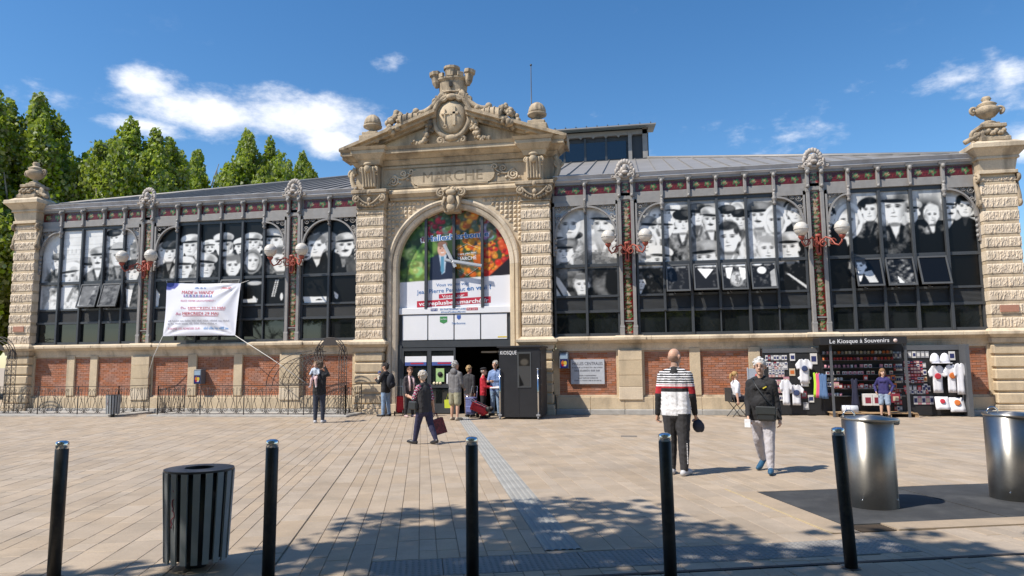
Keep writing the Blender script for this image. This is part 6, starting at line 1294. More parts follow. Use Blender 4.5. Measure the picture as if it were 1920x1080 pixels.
# ------------------------------------------------------------------ people
def capsule(mb, a, b, ra, rb, seg=12):
    a, b = Vector(a), Vector(b); t = b-a; L = t.length; t = t/L if L > 1e-6 else Vector((0, 0, 1)); P = []; Q = []
    for k in range(4): q = math.pi/2*(1-k/4); P.append(a-t*ra*math.sin(q)); Q.append(max(ra*math.cos(q), .0008))
    P.append(a); Q.append(ra); P.append(b); Q.append(rb)
    for k in range(1, 5): q = math.pi/2*k/4; P.append(b+t*rb*math.sin(q)); Q.append(max(rb*math.cos(q), .0008))
    mb.tube(P, Q, seg)
class Body:
    def __init__(s): s.p = []
    def cap(s, a, b, ra, rb, tag): s.p.append(('c', Vector(a), Vector(b), ra, rb, tag))
    def ell(s, c, r, tag, rot=None): s.p.append(('e', Vector(c), r, rot, 0, tag))
    def mesh(s, name, mats, voxel, smooth=2, recolor=None):
        mb = MB()
        for p in s.p:
            if p[0] == 'c': capsule(mb, p[1], p[2], p[3], p[4])
            else: mb.ball(p[1], p[2], 16, 10, p[3])
        me = mb.build('tmp', [], mesh_only=True); o = bpy.data.objects.new('tmp', me); COL.objects.link(o)
        md = o.modifiers.new('r', 'REMESH'); md.mode = 'VOXEL'; md.voxel_size = voxel; md.use_smooth_shade = True
        sm = o.modifiers.new('s', 'SMOOTH'); sm.factor = .5; sm.iterations = smooth
        dg = bpy.context.evaluated_depsgraph_get(); out = bpy.data.meshes.new_from_object(o.evaluated_get(dg)); bpy.data.objects.remove(o); bpy.data.meshes.remove(me)
        nv = len(out.vertices); co = np.zeros(nv*3, np.float32); out.vertices.foreach_get('co', co); co = co.reshape(-1, 3); no = np.zeros(nv*3, np.float32); out.vertices.foreach_get('normal', no); no = no.reshape(-1, 3)
        bd = np.full(nv, 1e9); cl = np.zeros(nv, bool)
        for p in s.p:
            if p[0] == 'c':
                a, b = np.array(p[1]), np.array(p[2]); ab = b-a; t = np.clip(((co-a)@ab)/(ab@ab+1e-12), 0, 1); d = np.linalg.norm(co-(a+t[:, None]*ab), axis=1)-(p[3]+(p[4]-p[3])*t)
            else: d = np.linalg.norm(co-np.array(p[1]), axis=1)-(min(p[2]) if not isinstance(p[2], (int, float)) else p[2])
            m = d < bd; bd[m] = d[m]; cl[m] = p[5] in ('top', 'bottom', 'sleeve')
        fold = np.array([mnoise.noise(Vector((x*11+z*7, y*11, z*17)))*.6+mnoise.noise(Vector((x*24, y*24, z*30+x*18)))*.4 if k_ else 0. for (x, y, z), k_ in zip(co, cl)])
        co = co+no*(fold*.008)[:, None]; out.vertices.foreach_set('co', co.astype(np.float32).ravel()); out.update()
        n = len(out.polygons); C_ = np.zeros(n*3, np.float32); out.polygons.foreach_get('center', C_); C_ = C_.reshape(-1, 3).astype(float)
        best = np.full(n, 1e9); idx = np.zeros(n, int); tags = list(mats.keys())
        for p in s.p:
            if p[0] == 'c':
                a, b = np.array(p[1]), np.array(p[2]); ab = b-a; L2 = ab@ab+1e-12; t = np.clip(((C_-a)@ab)/L2, 0, 1); d = np.linalg.norm(C_-(a+t[:, None]*ab), axis=1)-(p[3]+(p[4]-p[3])*t)
            else:
                r_ = np.array((p[2],)*3 if isinstance(p[2], (int, float)) else p[2]); q = C_-np.array(p[1])
                if p[3] is not None: q = q @ np.array(p[3].to_3x3())
                d = (np.linalg.norm(q/r_, axis=1)-1)*r_.min()
            m = d < best; best[m] = d[m]; idx[m] = tags.index(p[5])
        if recolor: idx = recolor(C_, idx, tags)
        out.materials.clear()
        for t in tags: out.materials.append(mats[t])
        out.polygons.foreach_set('material_index', idx.astype(np.int32)); out.polygons.foreach_set('use_smooth', [True]*n); out.name = name; return out
def limb(d0, side, fl, ab): return Vector((side*math.sin(ab)*math.cos(fl), math.sin(fl)*math.cos(ab), -math.cos(fl)*math.cos(ab)))
def build_person(loc, yaw, H, pose, mats, label, hair=None, voxel=.011, recolor=None, build=1.0, head_turn=0.0, head_tilt=0.0, sleeves='top', lower='bottom', shorts=False, group=None, head_k=1.0, parent=None, name='person', sex=1.0, hem=.50, zbase=0.0):
    mats = dict(mats); mats.setdefault('sleeve', mats['top']); hem_z = [0.0]
    B = Body(); bw = build; lean = pose.get('lean', 0.0)
    legs = pose.get('legs', ((0, .03, 0), (0, .03, 0))); arms = pose.get('arms', ((0, .12, .15), (0, .12, .15)))
    thigh, shin = .245*H, .243*H; J = {}
    lows = []
    for k, side in enumerate((-1, 1)):
        fl, ab, kn = legs[k]; hip = Vector((side*.052*H, 0, 0)); knee = hip+limb(None, side, fl, ab)*thigh; ank = knee+limb(None, side, fl-kn, ab*.6)*shin; J['hip', side], J['knee', side], J['ank', side] = hip, knee, ank; lows.append(ank.z-pose.get('foot', (0, 0))[k]*.09*H)
    z0 = .042*H-min(lows)+zbase
    for kk in J: J[kk] = J[kk]+Vector((0, 0, z0))
    pel = Vector((0, 0, z0)); up = Vector((0, math.sin(lean), math.cos(lean))); fw = Vector((0, math.cos(lean), -math.sin(lean)))
    chest = pel+up*.235*H; neck = pel+up*.315*H
    # legs
    ltag = lower
    for k, side in enumerate((-1, 1)):
        h, kn_, an = J['hip', side], J['knee', side], J['ank', side]
        if shorts:
            mid = h+(kn_-h)*.92; B.cap(h, mid, .066*H*bw, .058*H*bw, 'bottom'); B.cap(mid, kn_, .036*H, .031*H, 'skin'); cf = kn_+(an-kn_)*.3; B.cap(kn_, cf, .031*H, .033*H, 'skin'); B.cap(cf, an, .033*H, .02*H, 'skin')
        else:
            B.cap(h, kn_, .064*H*bw, .043*H*bw, ltag); cf = kn_+(an-kn_)*.3; B.cap(kn_, cf, .043*H*bw, .041*H*bw, ltag); B.cap(cf, an+(kn_-an)*.06, .041*H*bw, .030*H*bw, ltag); B.cap(an+(kn_-an)*.06, an, .022*H, .02*H, 'sock' if 'sock' in mats else ltag)
        ft = pose.get('foot', (0, 0))[k]; out = .18*side; fd = Vector((math.sin(out), math.cos(out)*math.cos(ft), -math.sin(ft)*math.cos(out))).normalized()
        heel = an+Vector((0, 0, -.020*H))-fd*.024*H; ball = an+Vector((0, 0, -.020*H))+fd*.080*H; toe = ball+Vector((fd.x, fd.y, fd.z*.25-.06)).normalized()*.038*H
        B.cap(heel, ball, .026*H, .027*H, 'shoe'); B.cap(ball, toe, .027*H, .019*H, 'shoe'); B.cap(an, heel+fd*.025*H, .026*H, .027*H, 'shoe')
    # torso
    B.ell(pel+up*.0*H, (.092*H*bw, .068*H*bw, .066*H), 'bottom')
    lo = pel+up*(hem-.53)*H
    for side in (-1, 1):
        B.cap(lo+Vector((side*.048*H*bw, 0, 0)), chest+Vector((side*.052*H*bw, 0, 0))-up*.02*H, .060*H*bw, .060*H*bw, 'top'); B.cap(chest+Vector((side*.05*H, 0, 0)), chest+Vector((side*.080*H*sex, 0, 0))+up*.036*H, .058*H, .040*H, 'top')
    B.cap(lo, chest, .066*H*bw, .070*H*bw, 'top'); B.cap(chest+up*.04*H, neck, .05*H, .034*H, 'top'); B.cap(neck-up*.01*H, neck+up*.05*H+fw*.008*H, .034*H, .032*H, 'skin')
    for side in (-1, 1): B.cap(neck+up*.004*H, chest+Vector((side*.075*H*sex, 0, 0))+up*.05*H, .030*H, .036*H, 'top')
    if pose.get('belly'): B.ell(pel+up*.09*H+fw*.03*H, (.085*H, .07*H, .09*H), 'top')
    if sex < 1: B.cap(chest+Vector((-.035*H, .045*H, -.0*H)), chest+Vector((.035*H, .045*H, 0)), .036*H, .036*H, 'top')
    # head
    head_k = head_k*1.09; hc = neck+up*.100*H*(.6+.4*head_k)+fw*.016*H; Rz = Matrix.Rotation(head_turn, 4, 'Z') @ Matrix.Rotation(head_tilt, 4, 'X'); k = head_k*H
    def hp(x, y, z): return hc+(Rz @ Vector((x*k, y*k, z*k)))
    B.ell(hp(0, -.006, .012), (.043*k, .052*k, .054*k), 'skin', Rz); B.ell(hp(0, .012, -.024), (.034*k, .038*k, .042*k), 'skin', Rz); B.cap(hp(0, .046, .004), hp(0, .056, -.014), .006*k, .010*k, 'skin'); B.cap(hp(0, .034, -.058), hp(0, .030, -.055), .014*k, .014*k, 'skin')
    for side in (-1, 1): B.ell(hp(side*.047, -.006, -.002), (.009*k, .014*k, .021*k), 'skin', Rz)
    # arms
    hands = {}
    for q, side in enumerate((-1, 1)):
        fl, ab, el = arms[q][:3]; inn = arms[q][3] if len(arms[q]) > 3 else 0.0
        sh = chest+Vector((side*.104*H*sex, 0, 0))+up*.030*H; ud = limb(None, side, fl+lean, ab); elb = sh+ud*.168*H
        fd = Vector((-side*math.sin(inn)+side*math.sin(ab)*math.cos(el), math.sin(fl+lean+el)*math.cos(inn), -math.cos(fl+lean+el)*math.cos(inn))).normalized(); wr = elb+fd*.148*H
        t2 = 'skin' if sleeves == 'skin' else 'sleeve'; B.cap(sh, elb, .040*H*bw, .031*H*bw, 'sleeve'); B.cap(elb, wr, .031*H*bw if t2 != 'skin' else .026*H, .023*H if t2 != 'skin' else .018*H, t2)
        pn = Vector((-side, 0, 0)); pn = (pn-fd*pn.dot(fd)); pn = pn.normalized() if pn.length > .1 else Vector((0, 1, 0)); ax = fd.cross(pn).normalized(); curl = pose.get('curl', .5)
        pc = wr+fd*.022*H
        for s2 in (-1, 0, 1): B.cap(wr+ax*s2*.008*H, wr+fd*.048*H+ax*s2*.013*H, .011*H, .0105*H, 'skin')
        for f in range(4):
            o_ = (f-1.5)*.0115*H; ln = (.040, .046, .043, .034)[f]*H; b0 = wr+fd*.050*H+ax*o_; d1 = (fd*math.cos(curl)+pn*math.sin(curl)).normalized(); b1 = b0+d1*ln*.5; d2 = (fd*math.cos(curl*2.2)+pn*math.sin(curl*2.2)).normalized(); B.cap(b0, b1, .0056*H, .0053*H, 'skin'); B.cap(b1, b1+d2*ln*.5, .0053*H, .0046*H, 'skin')
        fwd_s = 1 if ax.y > 0 else -1; tb = wr+fd*.018*H+ax*fwd_s*.014*H; td = (fd*.75+ax*fwd_s*.55+pn*.3).normalized(); B.cap(tb, tb+td*.024*H, .0075*H, .0065*H, 'skin'); B.cap(tb+td*.024*H, tb+td*.024*H+(td+fd).normalized()*.018*H, .0065*H, .0052*H, 'skin'); hands[side] = wr+fd*.06*H
    root = empty(name, (loc[0], loc[1], 0), yaw, label, 'person', group)
    if parent is not None: root.parent = parent
    if 'collar' in mats: B.cap(neck-up*.022*H-fw*.010*H, neck+up*.002*H-fw*.004*H, .040*H, .035*H, 'collar')
    hz_ = (hem-.53)*H
    def rec(C_, idx, tags):
        lowt = tags.index('bottom'); t_ = tags.index('top'); rel = (C_-np.array(pel))@np.array(up); idx = np.where((idx == t_) & (rel < hz_-.012*H), lowt, idx); idx = np.where((idx == lowt) & (rel > hz_) , t_, idx) if lean < .3 and not pose.get('sit') else idx
        return recolor(C_, idx, tags) if recolor else idx
    body = obj('body', B.mesh('body', mats, voxel, 2, rec), root)
    fm = MB()
    for side in (-1, 1): fm.ball(hp(side*.017, .0445, .004), (.0065*k, .004*k, .0045*k), 8, 6)
    fm.build('eyes', plain('eye_dark', (.03, .02, .02), .3), root)
    fm = MB(); fm.ball(hp(0, .047, -.036), (.014*k, .006*k, .0035*k), 8, 6, Rz.to_3x3()); fm.build('lips', plain('lips', (.42, .16, .13), .5), root)
    fm = MB()
    for side in (-1, 1): fm.ball(hp(side*.018, .045, .017), (.012*k, .004*k, .0025*k), 8, 6, Rz.to_3x3())
    if hair != 'bald': fm.build('eyebrows', plain('brow', (.12, .09, .07), .8), root)
    else: fm.build('eyebrows', plain('brow_grey', (.3, .25, .2), .8), root)
    if hair and hair != 'bald':
        kind, hcol = hair; hm = material('hair_%s' % label[:18].replace(' ', '_'), hcol, .65, var=.35, scale=40, bump=.6, bscale=120); b = MB(); R3 = Rz.to_3x3()
        if kind in ('short', 'curly'):
            b.ball(hp(0, -.014, .026), (.050*k, .056*k, .050*k), 18, 12, R3); b.ball(hp(0, -.036, .0), (.042*k, .032*k, .046*k), 14, 10, R3)
            rg = random.Random(len(label))
            for _ in range(70 if kind == 'curly' else 30):
                a, e = rg.uniform(0, 6.28), rg.uniform(-.2, 1.5); v = Vector((math.cos(a)*math.cos(e)*.050, math.sin(a)*math.cos(e)*.056-.016, math.sin(e)*.052+.024))
                if v.y > .025 and v.z < .05: continue
                r_ = (.013 if kind == 'curly' else .010)*k; b.ball(hp(*v), (r_*1.2, r_*1.2, r_), 7, 5)
        elif kind == 'long':
            b.ball(hp(0, -.012, .024), (.051*k, .058*k, .052*k), 18, 12, R3)
            for a in np.linspace(math.pi*.95, math.pi*2.05, 12): b.tube([hp(.046*math.cos(a), .046*math.sin(a)-.008, .02), hp(.052*math.cos(a), .05*math.sin(a)-.012, -.03), hp(.046*math.cos(a), .044*math.sin(a)-.02, -.085)], [.013*k, .013*k, .006*k], 6)
        elif kind == 'pony':
            b.ball(hp(0, -.012, .024), (.049*k, .057*k, .050*k), 18, 12, R3); b.tube([hp(0, -.06, .03), hp(0, -.09, .02), hp(0, -.10, -.04), hp(0, -.09, -.11)], [.012*k, .02*k, .018*k, .006*k], 8)
        elif kind == 'beret':
            b.ball(hp(0, -.014, .0), (.047*k, .050*k, .045*k), 14, 10, R3)
        b.build('hair', hm, root)
        if kind == 'beret': b = MB(); b.ball(hp(0, -.008, .045), (.060*k, .064*k, .026*k), 18, 10, R3); b.ball(hp(0, -.008, .072), .006*k, 6, 4); b.build('beret', plain('beret_black', (.015, .015, .018), .9), root)
    root['hp'] = 0; del root['hp']
    return root, dict(J=J, chest=chest, neck=neck, hands=hands, hc=hc, up=up, fw=fw, hp=hp, H=H)
def wpos(root, v): return Matrix.Translation(root.location) @ Matrix.Rotation(root.rotation_euler.z, 4, 'Z') @ Vector(v)
def cm(name, col, rough=.85, **k): return plain('cloth_'+name, col, rough, **({'var': .15, 'scale': 10, 'bump': .5, 'bscale': 16} | k))
SK = M['skin']; SK2 = plain('skin_pale', (.60, .38, .28), .55); SK3 = plain('skin_tan', (.48, .27, .18), .55)
BLK = cm('black', (.018, .018, .021)); BLK2 = cm('charcoal', (.035, .034, .038)); WH = cm('white', (.78, .78, .82)); RED = cm('red', (.42, .02, .03)); GRY = cm('grey', (.16, .155, .16)); JN = cm('jeans', (.23, .33, .48)); DJN = cm('dark_jeans', (.035, .042, .065)); KH = cm('khaki', (.30, .28, .19)); LGR = cm('light_grey', (.50, .48, .52)); NVY = cm('navy', (.03, .03, .075)); SHW = plain('shoe_pale', (.50, .50, .53), .6); SHB = plain('shoe_black', (.02, .02, .024), .4); SHBL = plain('shoe_blue', (.02, .09, .18), .6); SOCK = plain('sock_white', (.75, .74, .74), .9)
# 1 bald man in the striped jacket, from behind
def stripes(C_, idx, tags):
    T = {t: i for i, t in enumerate(tags)}; z = C_[:, 2]; out = idx.copy(); tor = idx == T['top']; slv = idx == T['sleeve']; m = tor | slv; hi = m & (z > 1.34)
    out[hi] = np.where((np.floor((z[hi]-1.34)/.012) % 3) == 0, T['white'], T['black'])
    out[m & (z <= 1.34) & (z > 1.285)] = T['red']; out[m & (z <= 1.325) & (z > 1.312)] = T['white']; out[tor & (z <= 1.285) & (z > 1.225)] = T['black']; out[tor & (z <= 1.225)] = T['white']; out[slv & (z <= 1.285) & (z > 1.20)] = T['red']; out[slv & (z <= 1.20)] = T['black']
    out[(idx == T['skin']) & (z < 1.755) & (z > 1.60) & (C_[:, 1] < -.0)] = T['stubble']; return out
p1, I1 = build_person((6.62, -11.94), R(-18), 1.84, dict(legs=((.05, .0, .05), (-.06, .02, .03)), arms=((-.10, .17, .25), (.05, .16, .35, .1)), curl=.7), dict(skin=SK, stubble=plain('shaved_scalp', (.40, .25, .19), .7), top=BLK, white=WH, red=RED, black=BLK, bottom=BLK2, shoe=SHW, sock=SOCK, collar=BLK),
    'bald man in black, white and red striped jacket, seen from behind', 'bald', .009, stripes, 1.10, -.35, 0.05, hem=.49)
w = wpos(p1, I1['hands'][1]); bg_ = empty('bundle', w+Vector((.02, -.01, -.06)), R(20), 'small dark folded bundle held in the hand of the bald man', 'bundle'); mb = MB(); mb.ball((0, 0, -.03), (.085, .06, .10), 14, 10); mb.ball((.05, .0, -.05), (.05, .05, .08), 12, 8); mb.build('cloth', cm('bundle', (.045, .05, .075)), bg_); mb = MB(); mb.tube([(-.03, 0, .03), (0, 0, .09), (.04, 0, .03)], .008, 5); mb.build('strap', BLK, bg_)
tr = MB()
for i in range(14): z = .16+.022*i; tr.box(-.006, .006, -.004, .004, z, z+.012)
q = tr.build('trouser_stripe', WH, p1); q.location = (I1['J']['ank', 1].x+.062, I1['J']['ank', 1].y-.03, .02)
# 2 white-haired woman walking towards the street
p2, I2 = build_person((7.92, -11.6), R(157), 1.67, dict(legs=((.16, .03, .08), (-.20, .03, .42)), foot=(0, .6), arms=((-.12, .16, .25), (.12, .14, .45, .25)), belly=True), dict(skin=SK2, top=BLK, bottom=LGR, shoe=SHBL, sock=SOCK, collar=BLK),
    'white-haired woman in black fleece and pale trousers walking with a shoulder bag', ('short', (.60, .59, .58)), .009, None, 1.06, .12, .0, sex=.93, hem=.475)
gl = MB()
for e in (-1, 1): gl.tube([I2['hp'](e*.019+.013*math.cos(t), .052, .003+.010*math.sin(t)) for t in np.linspace(0, 6.28, 13)], .0022, 4)
gl.tube([I2['hp'](-.006, .053, .004), I2['hp'](.006, .053, .004)], .002, 4); gl.build('glasses', plain('glasses_dark', (.05, .03, .03), .3), p2)
hb = empty('shoulder_bag', wpos(p2, (-.10, .175, .90)), R(157), 'black leather crossbody bag worn by the white-haired woman', 'bag'); mb = MB(); mb.box(-.14, .14, -.05, .05, -.12, .09, .03); mb.build('pouch', plain('bag_leather', (.022, .025, .028), .45), hb); mb = MB(); mb.box(-.145, .145, .04, .062, -.02, .10, .012); mb.build('flap', plain('bag_leather2', (.03, .034, .036), .4), hb)
mb = MB(); H_ = 1.67; mb.tube([(-.12, .0, .06), (.0, .02, .22), (.12, .0, .38), (.21, -.09, .50), (.19, -.22, .50), (.05, -.34, .30), (-.12, -.30, .08), (-.14, -.05, .06)], .011, 6); mb.build('strap', plain('bag_leather', (.022, .025, .028), .45), hb)
mb = MB(); mb.box(-.03, .03, -.004, .004, 0, .018); q = mb.build('badge', plain('yellow_badge', (.6, .5, .05), .6), p2); q.location = (-.09, .155, 1.27); q.rotation_euler = (0, .5, 0)
pp = empty('folded_paper', wpos(p2, I2['hands'][1])+Vector((-.02, -.03, -.02)), R(150), 'folded white paper held by the white-haired woman', 'paper'); mb = MB(); mb.box(-.045, .045, -.006, .006, -.06, .06); mb.build('sheet', WH, pp)
# 3 woman striding past with a patterned bag
def floral(C_, idx, tags):
    out = idx.copy(); t = tags.index('top'); m = (idx == tags.index('sleeve')); r_ = np.sin(C_[:, 0]*160+C_[:, 2]*90)+np.sin(C_[:, 1]*140-C_[:, 2]*120); out[m] = np.where(r_[m] > .5, tags.index('pink'), np.where(r_[m] < -.9, tags.index('white'), tags.index('bk'))); return out
p3, I3 = build_person((1.64, -8.59), R(62), 1.50, dict(legs=((.30, .02, .08), (-.26, .02, .20)), foot=(-.1, .25), arms=((.35, .18, 1.35, .35), (-.28, .22, .25)), lean=.06, belly=True), dict(skin=SK, top=BLK2, pink=cm('pink', (.55, .04, .18)), white=WH, bk=BLK, bottom=NVY, shoe=SHB, sock=SOCK, collar=BLK2),
    'grey-haired woman in dark gilet and floral sleeves striding past with a bag', ('curly', (.55, .50, .44)), .010, floral, 1.08, -.5, 0, sex=.95, hem=.46, sleeves='skin')
hw = wpos(p3, I3['hands'][1]); bag = empty('patterned_bag', hw+Vector((.03, 0, -.03)), R(40), 'dark red patterned shopping bag swinging from the striding woman', 'bag'); mb = MB(); mb.prism([(-.17, -.42), (.15, -.44), (.13, -.10), (-.14, -.10)], -.05, .05); mb.xf(0, Matrix.Rotation(R(-16), 4, 'Y')); q = mb.build('sack', material('bag_pattern', (.16, .03, .04), .7, var=.9, scale=26, bump=.3, bscale=30, stain=(.03, .02, .03), stain_amt=.9), bag); mb = MB()
for e in (-.03, .03): mb.tube([(-.10, e, -.12), (-.03, e, .0), (.0, e, .03), (.04, e, -.01), (.08, e, -.13)], .008, 5)
mb.build('handles', plain('bag_handle', (.14, .02, .03), .6), bag)
sbg = empty('handbag', wpos(p3, (-.20, .12, .82)), R(62), 'small black handbag hanging at the hip of the striding woman', 'bag'); mb = MB(); mb.box(-.05, .05, -.12, .12, -.10, .08, .025); mb.build('pouch', plain('bag_leather', (.022, .025, .028), .45), sbg); mb = MB(); mb.tube([(0, -.10, .07), (.06, -.06, .32), (.10, 0, .40), (.06, .06, .32), (0, .10, .07)], .008, 5); mb.build('strap', BLK, sbg)
# 4 adult carrying a child, seen from behind, and the child
p4, I4 = build_person((-2.99, -3.86), R(12), 1.74, dict(legs=((0, .02, .02), (.02, .02, .02)), arms=((1.2, .25, 1.3, .5), (1.5, .45, 1.5, .5)), curl=.9), dict(skin=SK, top=BLK, bottom=DJN, shoe=SHW, collar=BLK), 'adult in black jacket and dark jeans lifting a small child', ('short', (.10, .07, .05)), .012, None, .98, .3, hem=.47)
c4, _ = build_person((-3.10, -3.90), R(190), .82, dict(sit=True, legs=((1.2, .2, 1.1), (1.2, .2, 1.1)), arms=((.6, .3, .6, .3), (.6, .3, .6, .3))), dict(skin=SK2, top=cm('pale_blue', (.50, .56, .64)), bottom=cm('pale_pink', (.60, .42, .42)), shoe=SHW), 'small fair-haired child in pale hooded top carried against a shoulder', ('short', (.30, .20, .12)), .012, None, 1.15, 0, 0, head_k=1.35, zbase=1.02)
# 5 man with baby and rucksack
p5, I5 = build_person((-1.89, -1.38), R(75), 1.66, dict(legs=((.03, .05, .02), (-.05, .05, .05)), arms=((.5, .12, 1.5, .5), (.45, .12, 1.55, .5))), dict(skin=SK3, top=BLK, bottom=JN, shoe=SHB, collar=BLK), 'dark-haired man in black jacket and pale jeans holding a baby', ('short', (.025, .02, .02)), .012, None, 1.0, .1, hem=.46)
b5, _ = build_person((-2.12, -1.33), R(250), .62, dict(sit=True, legs=((1.1, .3, .9), (1.1, .3, .9)), arms=((.5, .3, .7), (.5, .3, .7))), dict(skin=SK2, top=cm('cream', (.62, .55, .46)), bottom=cm('cream2', (.55, .50, .42)), shoe=SHW), 'baby in cream clothes and blue cap held against the chest', ('short', (.05, .10, .28)), .011, None, 1.2, 0, 0, head_k=1.5, zbase=.86)
rk2 = empty('rucksack', wpos(p5, (0, -.17, 1.12)), R(75), 'black rucksack on the back of the man with baby', 'rucksack'); mb = MB(); mb.ball((0, -.02, 0), (.16, .12, .25), 16, 12); mb.ball((0, -.10, -.10), (.12, .06, .11), 12, 8); mb.build('sack', cm('rucksack', (.02, .022, .03)), rk2)
mb = MB()
for e in (-1, 1): mb.tube([(e*.11, .0, .2), (e*.12, .16, .24), (e*.12, .26, .05), (e*.12, .12, -.18)], .016, 6)
mb.build('straps', BLK, rk2)
# 6 woman with pink scarf
p6, I6 = build_person((-1.0, -1.66), R(-128), 1.52, dict(legs=((.03, .06, .04), (-.04, .06, .04)), arms=((-.02, .12, .3), (.05, .12, .35)), belly=True), dict(skin=SK, top=cm('aubergine', (.05, .042, .048)), bottom=BLK, shoe=plain('shoe_pink', (.50, .36, .34), .7), collar=cm('pink_scarf', (.66, .48, .48))), 'brown-haired woman in dark cardigan wearing a long pale pink scarf', ('short', (.16, .07, .04)), .012, None, 1.0, -.4, 0, sex=.94, hem=.45)
mb = MB(); H_ = 1.52
for e in (-1, 1): mb.tube([(e*.05, .02, 1.28), (e*.075, .11, 1.20), (e*.07, .135, 1.05), (e*.075, .125, .82)], [.03, .035, .035, .025], 7)
mb.build('scarf', cm('pink_scarf', (.66, .48, .48)), p6)
# 7 man in grey hoodie and shorts
p7, I7 = build_person((.77, -2.74), R(-22), 1.70, dict(legs=((.05, .07, .06), (-.06, .07, .06)), arms=((.05, .14, .5, .1), (.1, .13, .9, .3)), belly=True), dict(skin=SK, top=GRY, bottom=KH, shoe=plain('shoe_sand', (.36, .29, .22), .7), collar=GRY), 'grey-haired man in grey hooded top and khaki shorts, back turned', ('short', (.42, .40, .38)), .011, None, 1.08, -.3, .05, shorts=True, hem=.48)
mb = MB(); mb.ball((0, -.085, 1.43), (.115, .06, .10), 14, 8); mb.build('hood', GRY, p7)
# 8 woman beyond him with a shopping trolley
p8, I8 = build_person((.86, -1.35), R(-15), 1.55, dict(legs=((.05, .05, .03), (-.05, .05, .05)), arms=((.1, .12, .5), (-.15, .14, .2))), dict(skin=SK, top=BLK2, bottom=cm('brown', (.14, .10, .08)), shoe=SHB, collar=BLK2), 'blonde woman in dark jacket waiting behind the man in shorts', ('short', (.42, .28, .13)), .012, None, 1.0, -.2, 0, sex=.94, hem=.47)
def trolley(loc, rz, mat, label, lie=False):
    o = empty('shopping_trolley', loc, rz, label, 'shopping trolley'); 
    if lie: o.rotation_euler = (R(-68), 0, rz)
    mb = MB(); mb.box(-.15, .15, -.10, .12, .10, .58, .04); mb.box(-.155, .155, -.13, .125, .54, .63, .03); mb.box(-.11, .11, .12, .16, .16, .36, .02); mb.build('bag', mat, o); mb = MB(); mb.tube([(-.13, -.12, .06), (-.12, -.14, .62), (-.10, -.22, .95), (.10, -.22, .95), (.12, -.14, .62), (.13, -.12, .06)], .011, 6); mb.build('frame', M['chrome'], o)
    for e in (-1, 1): mb = MB(); mb.tube([(e*.16, -.10, .075), (e*.19, -.10, .075)], .075, 14); mb.build('wheel', plain('wheel_black', (.02, .02, .02), .6), o)
    return o
strp = material('striped_trolley', (.10, .12, .28), .7, var=.5, scale=30); trolley((1.02, -1.75, 0), R(160), strp, 'navy striped shopping trolley beside the blonde woman'); trolley((-1.50, -1.05, 0), R(10), cm('trolley_red', (.5, .03, .04)), 'bright red shopping trolley standing behind the man with baby'); trolley((1.72, -2.15, .17), R(85), cm('trolley_red', (.5, .03, .04)), 'red shopping trolley tipped over by the kiosk', True)
bz_ = empty('carrier_bag', (.52, -2.62, .35), 0, 'lime yellow carrier bag beside the man in shorts', 'bag'); mb = MB(); mb.prism([(-.09, 0), (.09, 0), (.11, .26), (-.10, .24)], -.05, .05); mb.build('sack', plain('lime_plastic', (.55, .62, .05), .5), bz_); mb = MB(); mb.tube([(-.05, 0, .25), (0, 0, .42), (.05, 0, .25)], .006, 5); mb.build('handle', plain('lime_plastic', (.55, .62, .05), .5), bz_)
# pushchair behind the scarf woman
pc = empty('pushchair', (-1.28, -.80, 0), R(20), 'dark folding pushchair parked by the glass doors', 'pushchair'); mb = MB(); mb.box(-.2, .2, -.2, .25, .38, .44, .02); mb.box(-.2, .2, .2, .28, .42, .95, .03); mb.build('seat', BLK2, pc); mb = MB()
for e in (-1, 1): mb.tube([(e*.22, -.35, .1), (e*.22, .1, .5), (e*.22, .42, 1.02)], .012, 6); mb.tube([(e*.22, .3, .1), (e*.22, .0, .42)], .012, 6)
mb.tube([(-.22, .42, 1.02), (.22, .42, 1.02)], .014, 6); mb.build('frame', M['frame'], pc); mb = MB(); mb.lathe([(.24, 0), (.22, .12), (.12, .22), (0, .25)], 14, (0, .1, .85)); mb.build('hood', BLK, pc)
for e in (-1, 1):
    for yy in (-.35, .3): mb = MB(); mb.tube([(e*.22-.015, yy, .09), (e*.22+.015, yy, .09)], .09, 16); mb.build('wheel', plain('wheel_black', (.02, .02, .02), .6), pc)
# 9 and 10 at the kiosk counter
p9, I9 = build_person((1.42, -1.80), R(-78), 1.50, dict(legs=((.04, .04, .03), (-.04, .04, .03)), arms=((.35, .08, 1.0, .1), (.3, .08, 1.1, .1))), dict(skin=SK2, top=cm('red_puffer', (.46, .015, .03), .55, bump=.8, bscale=18), bottom=BLK, shoe=SHB, collar=cm('cream_scarf', (.52, .44, .36))), 'woman in red puffer jacket and black beret at the kiosk counter', ('beret', (.35, .30, .26)), .012, None, 1.05, 0, .1, sex=.95, hem=.46)
p10, I10 = build_person((1.64, -.95), R(165), 1.70, dict(legs=((.03, .05, .03), (-.03, .05, .03)), arms=((.4, .1, 1.2, .4), (.4, .1, 1.2, .4))), dict(skin=SK, top=cm('blue_puffer', (.16, .24, .44), .6, bump=.8, bscale=18), bottom=JN, shoe=SHB, collar=cm('blue_puffer', (.16, .24, .44))), 'grey-haired man in pale blue puffer jacket leaning over the counter', ('short', (.36, .34, .32)), .012, None, 1.04, .1, .25, hem=.47)
